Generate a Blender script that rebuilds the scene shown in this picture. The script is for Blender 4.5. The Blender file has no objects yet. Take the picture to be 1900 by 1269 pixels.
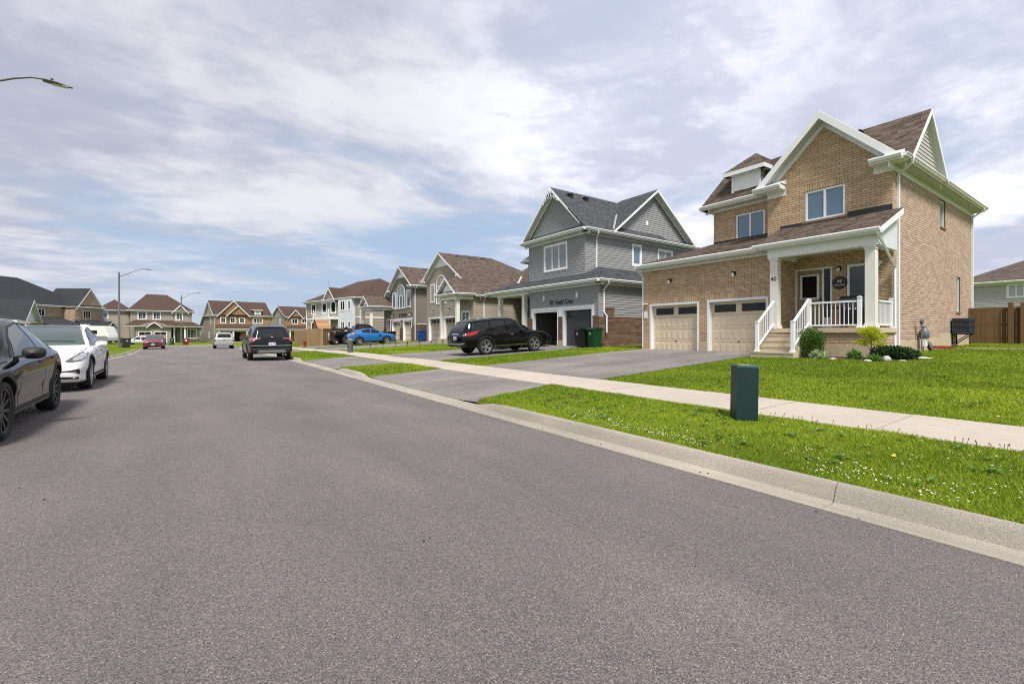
import bpy, bmesh, math, random
import numpy as np
from mathutils import Vector as V, Matrix
from mathutils.bvhtree import BVHTree
random.seed(7); rng = np.random.default_rng(7)
sc = bpy.context.scene
C = sc.collection
PI = math.pi

# ------------------------------------------------------------ camera, sky, sun, exposure
YAW = math.radians(34.73)
cd = bpy.data.cameras.new('camera'); cam = bpy.data.objects.new('camera', cd); C.objects.link(cam)
CAM = V((0, 0, 1.32))
cam.location = CAM; cam.rotation_euler = (math.radians(90), 0, -YAW)
cd.sensor_width = 36; cd.lens = 844/1900*36; cd.shift_y = -14.5/1900
cd.clip_start = 0.05; cd.clip_end = 6000
sc.camera = cam

SUN_EL, SUN_AZ = math.radians(56), math.radians(-114)      # azimuth of the sun, counter-clockwise from +X
w = bpy.data.worlds.new('World'); sc.world = w; w.use_nodes = True
def build_sky():
    nt = w.node_tree; N, L = nt.nodes, nt.links; N.clear()
    def n(t, **k):
        x = N.new(t)
        for a, b in k.items(): setattr(x, a, b)
        return x
    def m(op, a, b=None, c=None, clamp=False):
        x = n('ShaderNodeMath', operation=op, use_clamp=clamp)
        for i, s in enumerate((a, b, c)):
            if s is None: continue
            if isinstance(s, (int, float)): x.inputs[i].default_value = s
            else: L.new(s, x.inputs[i])
        return x.outputs[0]
    def vm(op, a, b):
        x = n('ShaderNodeVectorMath', operation=op)
        for i, s in enumerate((a, b)):
            if isinstance(s, tuple): x.inputs[i].default_value = s
            else: L.new(s, x.inputs[i])
        return x
    def ramp(f, lo, hi):
        x = n('ShaderNodeMapRange', interpolation_type='SMOOTHSTEP'); L.new(f, x.inputs[0])
        x.inputs[1].default_value = lo; x.inputs[2].default_value = hi
        return x.outputs[0]
    def noise(vec, scale, det, rough, dist=0.0):
        x = n('ShaderNodeTexNoise'); L.new(vec, x.inputs['Vector'])
        x.inputs['Scale'].default_value = scale; x.inputs['Detail'].default_value = det
        x.inputs['Roughness'].default_value = rough; x.inputs['Distortion'].default_value = dist
        return x.outputs[0]
    def mixc(f, a, b):
        x = n('ShaderNodeMix', data_type='RGBA'); L.new(f, x.inputs[0])
        for i, s in ((6, a), (7, b)):
            if isinstance(s, tuple): x.inputs[i].default_value = s
            else: L.new(s, x.inputs[i])
        return x.outputs[2]
    tc = n('ShaderNodeTexCoord'); d = vm('NORMALIZE', tc.outputs['Generated'], (0, 0, 0)).outputs[0]
    sep = n('ShaderNodeSeparateXYZ'); L.new(d, sep.inputs[0])
    z = m('MAXIMUM', sep.outputs[2], 0.0)
    inv = m('DIVIDE', 1.0, m('ADD', z, 0.10))
    comb = n('ShaderNodeCombineXYZ')
    L.new(m('MULTIPLY', sep.outputs[0], inv), comb.inputs[0]); L.new(m('MULTIPLY', sep.outputs[1], inv), comb.inputs[1])
    mp = n('ShaderNodeMapping'); L.new(comb.outputs[0], mp.inputs[0])
    mp.inputs['Rotation'].default_value = (0, 0, math.radians(38)); mp.inputs['Scale'].default_value = (0.8, 1.0, 1)
    mp.inputs['Location'].default_value = (3.1, 0.6, 0)
    P = mp.outputs[0]
    sky = n('ShaderNodeTexSky', sky_type='NISHITA', sun_disc=False, sun_elevation=SUN_EL, sun_rotation=PI/2-SUN_AZ)
    sky.air_density = 1.0; sky.dust_density = 1.6
    big = noise(P, 0.42, 4, 0.55, 0.4)
    mid = noise(P, 1.0, 8, 0.60, 0.7)
    fine = noise(P, 5.0, 8, 0.66, 0.25)
    # thin streaks
    mp2 = n('ShaderNodeMapping'); L.new(comb.outputs[0], mp2.inputs[0])
    mp2.inputs['Rotation'].default_value = (0, 0, math.radians(75)); mp2.inputs['Scale'].default_value = (0.35, 2.4, 1)
    streak = noise(mp2.outputs[0], 1.1, 6, 0.6, 0.6)
    # coverage: nearly closed cloud with blue gaps low over the far end of the street
    gap = n('ShaderNodeVectorMath', operation='DOT_PRODUCT'); L.new(d, gap.inputs[0])
    g0 = V((0.20, 0.96, 0.16)).normalized(); gap.inputs[1].default_value = g0
    gapm = m('MULTIPLY', ramp(gap.outputs['Value'], 0.86, 0.985), m('SUBTRACT', 1.0, ramp(sep.outputs[2], 0.14, 0.32)))
    cov = m('ADD', m('MULTIPLY', big, 0.45), m('MULTIPLY', mid, 0.55))
    cov = m('ADD', cov, m('MULTIPLY', m('SUBTRACT', streak, 0.5), 0.25))
    cov = m('ADD', cov, m('MULTIPLY', m('SUBTRACT', fine, 0.5), 0.16))
    cov = m('SUBTRACT', m('ADD', cov, 0.14), m('MULTIPLY', gapm, 0.165))
    cover = ramp(cov, 0.36, 0.66)
    # shade of the cloud deck
    shade = m('ADD', m('MULTIPLY', mid, 0.6), m('MULTIPLY', fine, 0.4))
    shade = m('ADD', shade, m('MULTIPLY', m('SUBTRACT', noise(P, 0.75, 3, 0.5, 0.3), 0.5), 0.9))
    dk = n('ShaderNodeVectorMath', operation='DOT_PRODUCT'); L.new(d, dk.inputs[0]); dk.inputs[1].default_value = V((0.755, 0.675, 0.57)).normalized()
    mass = m('MULTIPLY', ramp(m('ADD', dk.outputs['Value'], m('MULTIPLY', m('SUBTRACT', fine, 0.5), 0.14)), 0.962, 0.999), 0.21)     # one darker cloud bank over the grey house
    shade = m('SUBTRACT', shade, mass)
    shade = ramp(shade, 0.33, 0.66)
    ccol = mixc(shade, (3.2, 3.4, 4.2, 1), (5.6, 5.65, 6.0, 1))
    # brighter deck near the veiled sun and up the right of the street
    sd = n('ShaderNodeVectorMath', operation='DOT_PRODUCT'); L.new(d, sd.inputs[0])
    sd.inputs[1].default_value = V((0.86, 0.42, 0.44)).normalized()
    br = m('ADD', 0.93, m('MULTIPLY', ramp(sd.outputs['Value'], 0.72, 0.99), 0.27))
    vb = n('ShaderNodeVectorMath', operation='SCALE'); L.new(ccol, vb.inputs[0]); L.new(br, vb.inputs['Scale'])
    blue = n('ShaderNodeVectorMath', operation='MULTIPLY_ADD'); L.new(sky.outputs[0], blue.inputs[0])
    blue.inputs[1].default_value = (0.06, 0.07, 0.08); blue.inputs[2].default_value = (2.5, 3.25, 4.35)
    out = mixc(cover, blue.outputs[0], vb.outputs[0])
    # horizon veil
    veil = ramp(sep.outputs[2], 0.0, 0.16)
    vf = m('MULTIPLY', m('SUBTRACT', 1.0, veil), 0.55)
    out = mixc(vf, out, (3.35, 3.8, 4.6, 1))
    bg = n('ShaderNodeBackground'); L.new(out, bg.inputs[0]); bg.inputs[1].default_value = 0.10
    o = n('ShaderNodeOutputWorld'); L.new(bg.outputs[0], o.inputs[0])
build_sky()
sl = bpy.data.lights.new('sun', 'SUN'); sl.energy = 3.3; sl.angle = math.radians(14); sl.color = (1, 0.95, 0.87)
sun = bpy.data.objects.new('sun', sl); C.objects.link(sun)
sun.rotation_euler = V((math.cos(SUN_AZ)*math.cos(SUN_EL), math.sin(SUN_AZ)*math.cos(SUN_EL), math.sin(SUN_EL))).to_track_quat('Z', 'Y').to_euler()
vs = sc.view_settings
vs.view_transform = 'Standard'; vs.look = 'None'; vs.gamma = 1; vs.use_curve_mapping = False; vs.exposure = 0.7
sc.cycles.max_bounces = 6; sc.cycles.use_denoising = False; sc.cycles.use_adaptive_sampling = False; sc.cycles.sample_clamp_indirect = 4; sc.cycles.filter_width = 1.05

# ------------------------------------------------------------ materials
MAT = {}
def material(name, col, rough=0.6, metal=0.0, spec=0.5, var=0.0, vscale=6.0, vstretch=(1, 1, 1), bump=0.0, bscale=60.0,
             island=0.0, speck=0.0, coat=0.0, ior=None, emit=None, stain=0.0, coord='Object'):
    if name in MAT: return MAT[name]
    mt = bpy.data.materials.new(name); mt.use_nodes = True
    nt = mt.node_tree; N, L = nt.nodes, nt.links
    b = N['Principled BSDF']
    b.inputs['Base Color'].default_value = (*col, 1); b.inputs['Roughness'].default_value = rough
    b.inputs['Metallic'].default_value = metal; b.inputs['Specular IOR Level'].default_value = spec
    if ior: b.inputs['IOR'].default_value = ior
    if coat: b.inputs['Coat Weight'].default_value = coat; b.inputs['Coat Roughness'].default_value = 0.03
    if emit: b.inputs['Emission Color'].default_value = (*emit[0], 1); b.inputs['Emission Strength'].default_value = emit[1]
    tc = N.new('ShaderNodeTexCoord'); vec = tc.outputs[coord]
    def mul(colsock, fac_sock, amt):
        # colour * (1 + amt*(fac-0.5)*2)
        mr = N.new('ShaderNodeMapRange'); L.new(fac_sock, mr.inputs[0])
        mr.inputs[3].default_value = 1-amt; mr.inputs[4].default_value = 1+amt
        vm = N.new('ShaderNodeVectorMath'); vm.operation = 'SCALE'
        if isinstance(colsock, tuple): vm.inputs[0].default_value = colsock
        else: L.new(colsock, vm.inputs[0])
        L.new(mr.outputs[0], vm.inputs['Scale']); return vm.outputs[0]
    cs = tuple(col)
    if var:
        mp = N.new('ShaderNodeMapping'); L.new(vec, mp.inputs[0]); mp.inputs['Scale'].default_value = vstretch
        nz = N.new('ShaderNodeTexNoise'); L.new(mp.outputs[0], nz.inputs['Vector'])
        nz.inputs['Scale'].default_value = vscale; nz.inputs['Detail'].default_value = 6; nz.inputs['Roughness'].default_value = 0.62
        cs = mul(cs, nz.outputs[0], var*1.8)
    if stain:
        nz = N.new('ShaderNodeTexNoise'); L.new(vec, nz.inputs['Vector']); nz.inputs['Scale'].default_value = 0.55; nz.inputs['Detail'].default_value = 4
        cs = mul(cs, nz.outputs[0], stain*1.8)
    if island:
        gi = N.new('ShaderNodeNewGeometry'); oi = N.new('ShaderNodeObjectInfo')
        ad = N.new('ShaderNodeMath'); ad.operation = 'ADD'; L.new(gi.outputs['Random Per Island'], ad.inputs[0]); L.new(oi.outputs['Random'], ad.inputs[1])
        fr = N.new('ShaderNodeMath'); fr.operation = 'FRACT'; L.new(ad.outputs[0], fr.inputs[0])
        cs = mul(cs, fr.outputs[0], island)
    if speck:
        vo = N.new('ShaderNodeTexVoronoi'); L.new(vec, vo.inputs['Vector']); vo.inputs['Scale'].default_value = 230
        sx = N.new('ShaderNodeSeparateColor'); L.new(vo.outputs['Color'], sx.inputs[0])
        cs = mul(cs, sx.outputs[0], speck)
        gt = N.new('ShaderNodeMath'); gt.operation = 'GREATER_THAN'; L.new(sx.outputs[1], gt.inputs[0]); gt.inputs[1].default_value = 0.955
        mr = N.new('ShaderNodeMapRange'); L.new(gt.outputs[0], mr.inputs[0]); mr.inputs[3].default_value = 1; mr.inputs[4].default_value = 1+1.6*speck
        vm = N.new('ShaderNodeVectorMath'); vm.operation = 'SCALE'; L.new(cs, vm.inputs[0]); L.new(mr.outputs[0], vm.inputs['Scale']); cs = vm.outputs[0]
        nz3 = N.new('ShaderNodeTexNoise'); L.new(vec, nz3.inputs['Vector']); nz3.inputs['Scale'].default_value = 130; nz3.inputs['Detail'].default_value = 5; nz3.inputs['Roughness'].default_value = 0.8
        cs = mul(cs, nz3.outputs[0], speck*1.2)
    if not isinstance(cs, tuple): L.new(cs, b.inputs['Base Color'])
    if bump:
        nz = N.new('ShaderNodeTexNoise'); L.new(vec, nz.inputs['Vector']); nz.inputs['Scale'].default_value = bscale; nz.inputs['Detail'].default_value = 4
        bp = N.new('ShaderNodeBump'); L.new(nz.outputs[0], bp.inputs['Height']); bp.inputs['Strength'].default_value = bump; bp.inputs['Distance'].default_value = 0.02
        L.new(bp.outputs[0], b.inputs['Normal'])
    MAT[name] = mt
    return mt

def shingle_mat(name, col, island=0.3):
    """asphalt shingles; courses come from the uv map (metres along eave, metres up slope)"""
    mt = bpy.data.materials.new(name); mt.use_nodes = True; MAT[name] = mt
    nt = mt.node_tree; N, L = nt.nodes, nt.links; b = N['Principled BSDF']; b.inputs['Roughness'].default_value = 0.9
    uv = N.new('ShaderNodeUVMap'); br = N.new('ShaderNodeTexBrick'); L.new(uv.outputs[0], br.inputs['Vector'])
    br.inputs['Scale'].default_value = 1.0; br.inputs['Brick Width'].default_value = 0.31; br.inputs['Row Height'].default_value = 0.145
    br.inputs['Mortar Size'].default_value = 0.010; br.inputs['Mortar Smooth'].default_value = 0.5; br.inputs['Bias'].default_value = 0.0
    br.offset = 0.37; br.offset_frequency = 2
    c = V(col)
    br.inputs['Color1'].default_value = (*(c*(1-island)), 1); br.inputs['Color2'].default_value = (*(c*(1+island)), 1)
    br.inputs['Mortar'].default_value = (*(c*0.55), 1)
    nz = N.new('ShaderNodeTexNoise'); L.new(uv.outputs[0], nz.inputs['Vector']); nz.inputs['Scale'].default_value = 3.0; nz.inputs['Detail'].default_value = 8; nz.inputs['Roughness'].default_value = 0.75
    mr = N.new('ShaderNodeMapRange'); L.new(nz.outputs[0], mr.inputs[0]); mr.inputs[3].default_value = 0.5; mr.inputs[4].default_value = 1.5
    vm = N.new('ShaderNodeVectorMath'); vm.operation = 'SCALE'; L.new(br.outputs[0], vm.inputs[0]); L.new(mr.outputs[0], vm.inputs['Scale'])
    L.new(vm.outputs[0], b.inputs['Base Color'])
    bp = N.new('ShaderNodeBump'); L.new(br.outputs['Fac'], bp.inputs['Height']); bp.invert = True; bp.inputs['Strength'].default_value = 0.5; bp.inputs['Distance'].default_value = 0.02
    L.new(bp.outputs[0], b.inputs['Normal'])
    return mt

M = material
trim_white = M('white_trim', (0.76, 0.77, 0.79), 0.5, var=0.03, vscale=2)
trim_cream = M('cream_trim', (0.70, 0.69, 0.64), 0.5, var=0.03, vscale=2)
soffit_m = M('soffit_aluminium', (0.53, 0.54, 0.53), 0.55)
vinyl_white = M('white_vinyl', (0.78, 0.79, 0.81), 0.35)
brick_tan = M('tan_brick', (0.49, 0.35, 0.225), 0.9, var=0.16, vscale=25, island=0.15, bump=0.25, bscale=90)
brick_pink = M('side_brick', (0.45, 0.33, 0.255), 0.9, var=0.14, vscale=25, island=0.17, bump=0.25, bscale=90)
mortar_m = M('mortar', (0.12, 0.085, 0.055), 0.95, var=0.1)  # colour darkened to carry the shade of the recessed brick joints
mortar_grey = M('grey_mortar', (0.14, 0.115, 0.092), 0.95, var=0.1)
brick_red = M('brown_brick', (0.150, 0.088, 0.056), 0.9, var=0.2, vscale=14, island=0.3)
brick_orange = M('orange_brick', (0.33, 0.19, 0.10), 0.9, var=0.15, island=0.2)
brick_rose = M('rosy_tan_brick', (0.38, 0.29, 0.215), 0.9, var=0.15, island=0.2)
foundation_m = M('poured_concrete', (0.46, 0.38, 0.27), 0.9, var=0.12, vscale=3, bump=0.2, stain=0.12)
step_m = M('precast_step', (0.50, 0.42, 0.31), 0.85, var=0.06, vscale=5)
sill_m = M('brown_sill_stone', (0.20, 0.145, 0.10), 0.85, var=0.1)
flash_m = M('black_flashing', (0.018, 0.019, 0.024), 0.6)
sid_grey = M('grey_siding', (0.255, 0.262, 0.268), 0.55, var=0.04, vscale=1.5, island=0.05)
sid_taupe = M('taupe_siding', (0.32, 0.275, 0.225), 0.6, var=0.04, island=0.05)
sid_brown = M('brown_grey_batten', (0.185, 0.168, 0.137), 0.6, var=0.05, island=0.05)
sid_tan = M('grey_tan_siding', (0.315, 0.278, 0.228), 0.6, var=0.04, island=0.05)
sid_white = M('white_panel', (0.60, 0.63, 0.68), 0.5, var=0.02)
sid_light = M('pale_lavender_siding', (0.42, 0.40, 0.40), 0.6, var=0.04, island=0.05)
sh_brown = M('shingle_brown_pieces', (0.092, 0.066, 0.052), 0.92, var=0.22, vscale=14, island=0.42)
sh_brown_t = shingle_mat('shingles_brown', (0.078, 0.058, 0.044), 0.4)
sh_slate_p = M('shingle_slate_pieces', (0.050, 0.057, 0.064), 0.92, var=0.2, vscale=14, island=0.34)
sh_slate = shingle_mat('shingles_slate', (0.048, 0.055, 0.062), 0.3)
sh_red = shingle_mat('shingles_red_brown', (0.066, 0.036, 0.028), 0.16)
sh_coal = shingle_mat('shingles_charcoal', (0.022, 0.024, 0.031), 0.3)
glass_m = M('window_glass', (0.075, 0.15, 0.215), 0.02, spec=0.8, ior=1.8)  # blue base holds glass tint, blinds and a painted sky reflection
glass_dark = M('dark_glass', (0.006, 0.007, 0.008), 0.03, spec=0.35)
blind_m = M('pale_blind', (0.42, 0.46, 0.52), 0.5)
gar_tan = M('tan_garage_door', (0.64, 0.54, 0.39), 0.5, var=0.02)
gar_taupe = M('taupe_garage_door', (0.30, 0.255, 0.205), 0.5)
gar_coal = M('charcoal_garage_door', (0.038, 0.042, 0.048), 0.5)
door_tan = M('tan_front_door', (0.30, 0.235, 0.15), 0.5)
metal_dark = M('dark_metal', (0.02, 0.02, 0.022), 0.4, metal=0.6)
metal_grey = M('galvanised_grey', (0.16, 0.17, 0.185), 0.5, metal=0.25)
black_pl = M('black_plastic', (0.012, 0.012, 0.013), 0.45)
lamp_glass = M('frosted_glass', (0.75, 0.72, 0.65), 0.25)

# ------------------------------------------------------------ mesh building
OFF = V((0, 0, 0))           # base of the thing being built, in the coordinates its shapes are given in
class MB:
    def __init__(s): s.v = []; s.f = []; s.uv = []; s.mi = []; s.m = 0
    def poly(s, pts, uv=None):
        i = len(s.v); s.v.extend([tuple(p) for p in pts]); s.f.append(tuple(range(i, i+len(pts)))); s.uv.append(uv); s.mi.append(s.m)
    quad = poly
    def idx(s, verts, faces):
        i = len(s.v); s.v.extend([tuple(p) for p in verts])
        for f in faces: s.f.append(tuple(i+k for k in f)); s.uv.append(None); s.mi.append(s.m)
    def par(s, o, a, b, c):
        o, a, b, c = V(o), V(a), V(b), V(c)
        if a.cross(b).dot(c) < 0: a, b = b, a
        p = [o, o+a, o+a+b, o+b, o+c, o+a+c, o+a+b+c, o+b+c]
        s.idx(p, [(3, 2, 1, 0), (4, 5, 6, 7), (0, 1, 5, 4), (1, 2, 6, 5), (2, 3, 7, 6), (3, 0, 4, 7)]); return s
    def box(s, x0, x1, y0, y1, z0, z1):
        return s.par((x0, y0, z0), (x1-x0, 0, 0), (0, y1-y0, 0), (0, 0, z1-z0))
    def bar(s, a, b, w, h, up=(0, 0, 1)):
        """box along a->b, width w across, height h along up, centred"""
        a, b = V(a), V(b); d = (b-a).normalized(); u = V(up); sd = d.cross(u)
        if sd.length < 1e-5: sd = d.cross(V((1, 0, 0)))
        sd.normalize(); u = sd.cross(d).normalized()
        return s.par(a-sd*w/2-u*h/2, b-a, sd*w, u*h)
    def extr(s, prof, vec):
        prof = [V(p) for p in prof]; vec = V(vec); n = len(prof)
        nn = V((0, 0, 0))
        for i in range(n): nn += prof[i].cross(prof[(i+1) % n])
        if nn.dot(vec) > 0: prof.reverse()
        s.idx(prof+[p+vec for p in prof], [tuple(range(n))] + [tuple(range(2*n-1, n-1, -1))] +
              [((i+1) % n, i, i+n, (i+1) % n+n) for i in range(n)]); return s
    def tube(s, pts, r, n=8, cap=True, rot=0.0):
        pts = [V(p) for p in pts]; rs = r if isinstance(r, (list, tuple)) else [r]*len(pts)
        up = None; rings = []
        for i, p in enumerate(pts):
            d = (pts[min(i+1, len(pts)-1)]-pts[max(i-1, 0)]).normalized()
            if up is None:
                up = V((0, 0, 1)) if abs(d.z) < 0.9 else V((0, 1, 0))
            sd = d.cross(up).normalized(); up = sd.cross(d).normalized()
            rings.append([p+(sd*math.cos(t)+up*math.sin(t))*rs[i] for t in [rot+2*PI*k/n for k in range(n)]])
        vs = [q for rg in rings for q in rg]; fs = []
        for i in range(len(pts)-1):
            for k in range(n):
                a, b = i*n+k, i*n+(k+1) % n; fs.append((a, b, b+n, a+n))
        if cap: fs.append(tuple(range(n-1, -1, -1))); fs.append(tuple(range((len(pts)-1)*n, len(pts)*n)))
        s.idx(vs, fs); return s
    def lathe(s, prof, n=24, o=(0, 0, 0), axis='z', ang=2*PI):
        o = V(o); vs = []; fs = []; k = len(prof)
        for i in range(n):
            t = ang*i/n; c, q = math.cos(t), math.sin(t)
            for (r, z) in prof:
                p = (r*c, r*q, z) if axis == 'z' else ((r*c, z, r*q) if axis == 'y' else (z, r*c, r*q))
                vs.append(o+V(p))
        for i in range(n):
            for j in range(k-1):
                a = i*k+j; b = ((i+1) % n)*k+j
                f = (a, b, b+1, a+1)
                fs.append(f if axis != 'y' else f[::-1])
        s.idx(vs, fs); return s
    def mesh(s, name, mats, smooth=False, off=None):
        me = bpy.data.meshes.new(name); o = OFF if off is None else off
        me.from_pydata([(x-o[0], y-o[1], z-o[2]) for x, y, z in s.v], [], s.f)
        if any(u is not None for u in s.uv):
            ul = me.uv_layers.new(name='UVMap'); k = 0
            for f, u in zip(s.f, s.uv):
                for j in range(len(f)):
                    if u is not None: ul.data[k].uv = u[j]
                    k += 1
        if not isinstance(mats, (list, tuple)): mats = [mats]
        for m in mats: me.materials.append(m)
        if len(mats) > 1: me.polygons.foreach_set('material_index', s.mi)
        if smooth:
            me.polygons.foreach_set('use_smooth', [True]*len(me.polygons))
            me.set_sharp_from_angle(angle=math.radians(smooth if smooth > 1 else 40))
        return me
    def build(s, name, mats, parent=None, smooth=False, off=None, kind=None, label=None):
        if not s.v: return None
        o = bpy.data.objects.new(name, s.mesh(name, mats, smooth, off)); C.objects.link(o)
        if parent: o.parent = parent
        if kind: o['kind'] = kind
        if label: o['label'] = label
        return o

def thing(name, label, cat, loc=(0, 0, 0), rz=0, group=None):
    o = bpy.data.objects.new(name, None); C.objects.link(o); o.empty_display_size = 0.2
    o.location = loc; o.rotation_euler = (0, 0, rz); tag(o, label, cat, group); return o
def tag(o, label, cat, group=None):
    o['label'] = label; o['category'] = cat
    if group: o['group'] = group
    return o
def struct(o): o['kind'] = 'structure'; return o
def dup(src, loc, rz, label, group=None):
    r = src.copy(); C.objects.link(r); r.location = loc; r.rotation_euler = (0, 0, rz); r['label'] = label
    if group: r['group'] = group
    def kids(a, b):
        for ch in list(a.children):
            c = ch.copy(); C.objects.link(c); c.parent = b; kids(ch, c)
    kids(src, r); return r

# convex polygon tools in 2-D
def clip_half(P, a, b, c):
    """keep a*x+b*y<=c"""
    out = []; n = len(P)
    for i in range(n):
        p, q = P[i], P[(i+1) % n]; dp, dq = a*p[0]+b*p[1]-c, a*q[0]+b*q[1]-c
        if dp <= 1e-9: out.append(p)
        if (dp < -1e-9 and dq > 1e-9) or (dp > 1e-9 and dq < -1e-9):
            t = dp/(dp-dq); out.append((p[0]+(q[0]-p[0])*t, p[1]+(q[1]-p[1])*t))
    return out
def area2(P): return sum(P[i][0]*P[(i+1) % len(P)][1]-P[(i+1) % len(P)][0]*P[i][1] for i in range(len(P)))
def ccw(P): return list(P) if area2(P) > 0 else list(P)[::-1]
def clip_poly(P, Q):
    Q = ccw(Q)
    for i in range(len(Q)):
        (x0, y0), (x1, y1) = Q[i], Q[(i+1) % len(Q)]
        P = clip_half(P, y1-y0, x0-x1, (y1-y0)*x0+(x0-x1)*y0)
        if len(P) < 3: return []
    return P if abs(area2(P)) > 1e-5 else []
def rect(x0, x1, y0, y1): return [(x0, y0), (x1, y0), (x1, y1), (x0, y1)]
def cells(poly, ops):
    xs = [p[0] for p in poly]; e = sorted({min(xs), max(xs)} | {o for q in ops for o in q[:2] if min(xs) < o < max(xs)}); out = []
    zl, zh = min(p[1] for p in poly)-1, max(p[1] for p in poly)+1
    for a, b in zip(e[:-1], e[1:]):
        z = zl
        for q in sorted([q for q in ops if q[0] < b-1e-6 and q[1] > a+1e-6], key=lambda q: q[2]):
            c = clip_poly(rect(a, b, z, q[2]), poly) if q[2] > z else []
            if c: out.append(c)
            z = max(z, q[3])
        c = clip_poly(rect(a, b, z, zh), poly)
        if c: out.append(c)
    return out
# ------------------------------------------------------------ the ground
def smooth(a, b, x):
    t = np.clip((np.asarray(x, float)-a)/(b-a), 0, 1); return t*t*(3-2*t)
def zr(Y): return -0.0095*(np.sqrt((np.clip(np.asarray(Y, float), -1e9, 90)-26)**2+16)+np.clip(Y, -1e9, 90)-26)/2
DRIVES = [(7.25, 13.55, 8.0, 13.75, 14.9), (17.1, 23.95, 17.35, 24.1, 24.7), (34.7, 41.2, 34.8, 41.3, 41.3), (43.3, 50.6, 43.4, 50.7, 50.9)]  # at road, at sidewalk
def in_drive(Y, pad=0.0):
    Y = np.asarray(Y, float); r = np.zeros(Y.shape, bool)
    for d in DRIVES: r |= (Y > d[0]-pad) & (Y < d[3]+pad)
    return r
SWX = lambda Y: 0.30*smooth(6, 32, Y)
def G(X, Y):
    X, Y = np.broadcast_arrays(np.asarray(X, float), np.asarray(Y, float)); z0 = zr(Y)
    s = smooth(54, 78, Y); lot = 0.58*(1-s)+(z0+0.30)*s
    blv = np.interp(X, [4.3, 6.6, 8.3], [0.125, 0.17, 0.20])
    apr = np.interp(X, [4.2, 6.6, 8.3], [0.02, 0.16, 0.20])
    k = np.zeros(X.shape)
    for d in DRIVES:
        u = np.clip((X-4.3)/2.3, 0, 1); k = np.maximum(k, np.clip((np.minimum(Y-(d[0]+(d[2]-d[0])*u), d[1]+(d[3]-d[1])*u-Y))/0.12+0.5, 0, 1))
    blv = np.where(X < 6.9, blv+(apr-blv)*k, blv)
    t = np.clip((X-8.3)/9.7, 0, 1)
    right = np.where(X < 8.3, z0+blv, (z0+0.2)*(1-t)+lot*t)+np.clip((X-18)*0.024, 0, 0.30)
    left = z0+0.125+0.30*np.clip((-X-4.3)/12, 0, 1)
    far = z0+0.10+0.2*smooth(92, 110, Y)
    road = z0-0.05
    z = np.where(X > 4.24, right, np.where(X < -4.28, left, road))
    # left kerb drifts out, the street turns right at its end
    z = np.where((X < -4.0) & (X > -6.2) & (Y > 40) & (Y < 91), np.where(X > kerbL(Y)-0.12, road, left), z)
    z = np.where((Y > 69) & (Y < 91) & (X > -4.4), np.where((X > 3.9) & (Y < kerbR(X)), right, road), z)
    return np.where(Y >= 91, far, z)
LPATH = [(-4, -14), (-4, 20), (-4, 40), (-4.5, 53), (-5.35, 67), (-5.4, 74), (-4.9, 81), (-3.6, 86), (-1.2, 89.3), (2.5, 90.6), (10, 91), (30, 91), (80, 91)]
RPATH = [(3.98, -14), (3.98, 20), (3.98, 45), (3.98, 60), (4.3, 65), (5.6, 70), (8.5, 74), (13, 76), (22, 77), (40, 77), (80, 77)]
def kerbL(Y): return np.interp(Y, [p[1] for p in LPATH[:9]], [p[0] for p in LPATH[:9]])
def kerbR(X): return np.interp(X, [p[0] for p in RPATH[3:]], [p[1] for p in RPATH[3:]])
def gz(x, y): return float(G(x, y))

asphalt = M('street_asphalt', (0.146, 0.129, 0.123), 0.88, var=0.24, vscale=0.8, vstretch=(1, .22, 1), speck=0.62, bump=0.7, bscale=190, stain=0.12)
drive_m = M('driveway_asphalt', (0.172, 0.155, 0.145), 0.9, var=0.30, vscale=1.1, vstretch=(.3, 1, 1), speck=0.55, bump=0.5, bscale=90, stain=0.24)
kerb_m = M('kerb_concrete', (0.30, 0.27, 0.226), 0.88, var=0.20, vscale=1.6, vstretch=(7, .35, 1), speck=0.22, bump=0.4, bscale=120, stain=0.2)
walk_m = M('sidewalk_concrete', (0.41, 0.36, 0.30), 0.88, var=0.08, vscale=5, speck=0.10, bump=0.15, bscale=120, stain=0.10)
def lawn_material():
    mt = bpy.data.materials.new('lawn_ground'); mt.use_nodes = True; nt = mt.node_tree; N, L = nt.nodes, nt.links; b = N['Principled BSDF']
    b.inputs['Roughness'].default_value = 0.95; b.inputs['Specular IOR Level'].default_value = 0.1
    tc = N.new('ShaderNodeTexCoord')
    def nz(s, d, r):
        x = N.new('ShaderNodeTexNoise'); L.new(tc.outputs['Object'], x.inputs['Vector']); x.inputs['Scale'].default_value = s; x.inputs['Detail'].default_value = d; x.inputs['Roughness'].default_value = r; return x.outputs[0]
    cr = N.new('ShaderNodeValToRGB'); L.new(nz(16, 8, 0.8), cr.inputs[0])
    cr.color_ramp.elements[0].position = 0.3; cr.color_ramp.elements[0].color = (0.055, 0.095, 0.009, 1)
    cr.color_ramp.elements[1].position = 0.72; cr.color_ramp.elements[1].color = (0.20, 0.26, 0.028, 1)
    mr = N.new('ShaderNodeMapRange'); L.new(nz(0.35, 5, 0.6), mr.inputs[0]); mr.inputs[3].default_value = 0.55; mr.inputs[4].default_value = 1.4
    vm = N.new('ShaderNodeVectorMath'); vm.operation = 'SCALE'; L.new(cr.outputs[0], vm.inputs[0]); L.new(mr.outputs[0], vm.inputs['Scale'])
    L.new(vm.outputs[0], b.inputs['Base Color'])
    bp = N.new('ShaderNodeBump'); L.new(nz(40, 6, 0.8), bp.inputs['Height']); bp.inputs['Strength'].default_value = 0.9; bp.inputs['Distance'].default_value = 0.05
    L.new(bp.outputs[0], b.inputs['Normal']); return mt
lawn_m = lawn_material()

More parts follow.
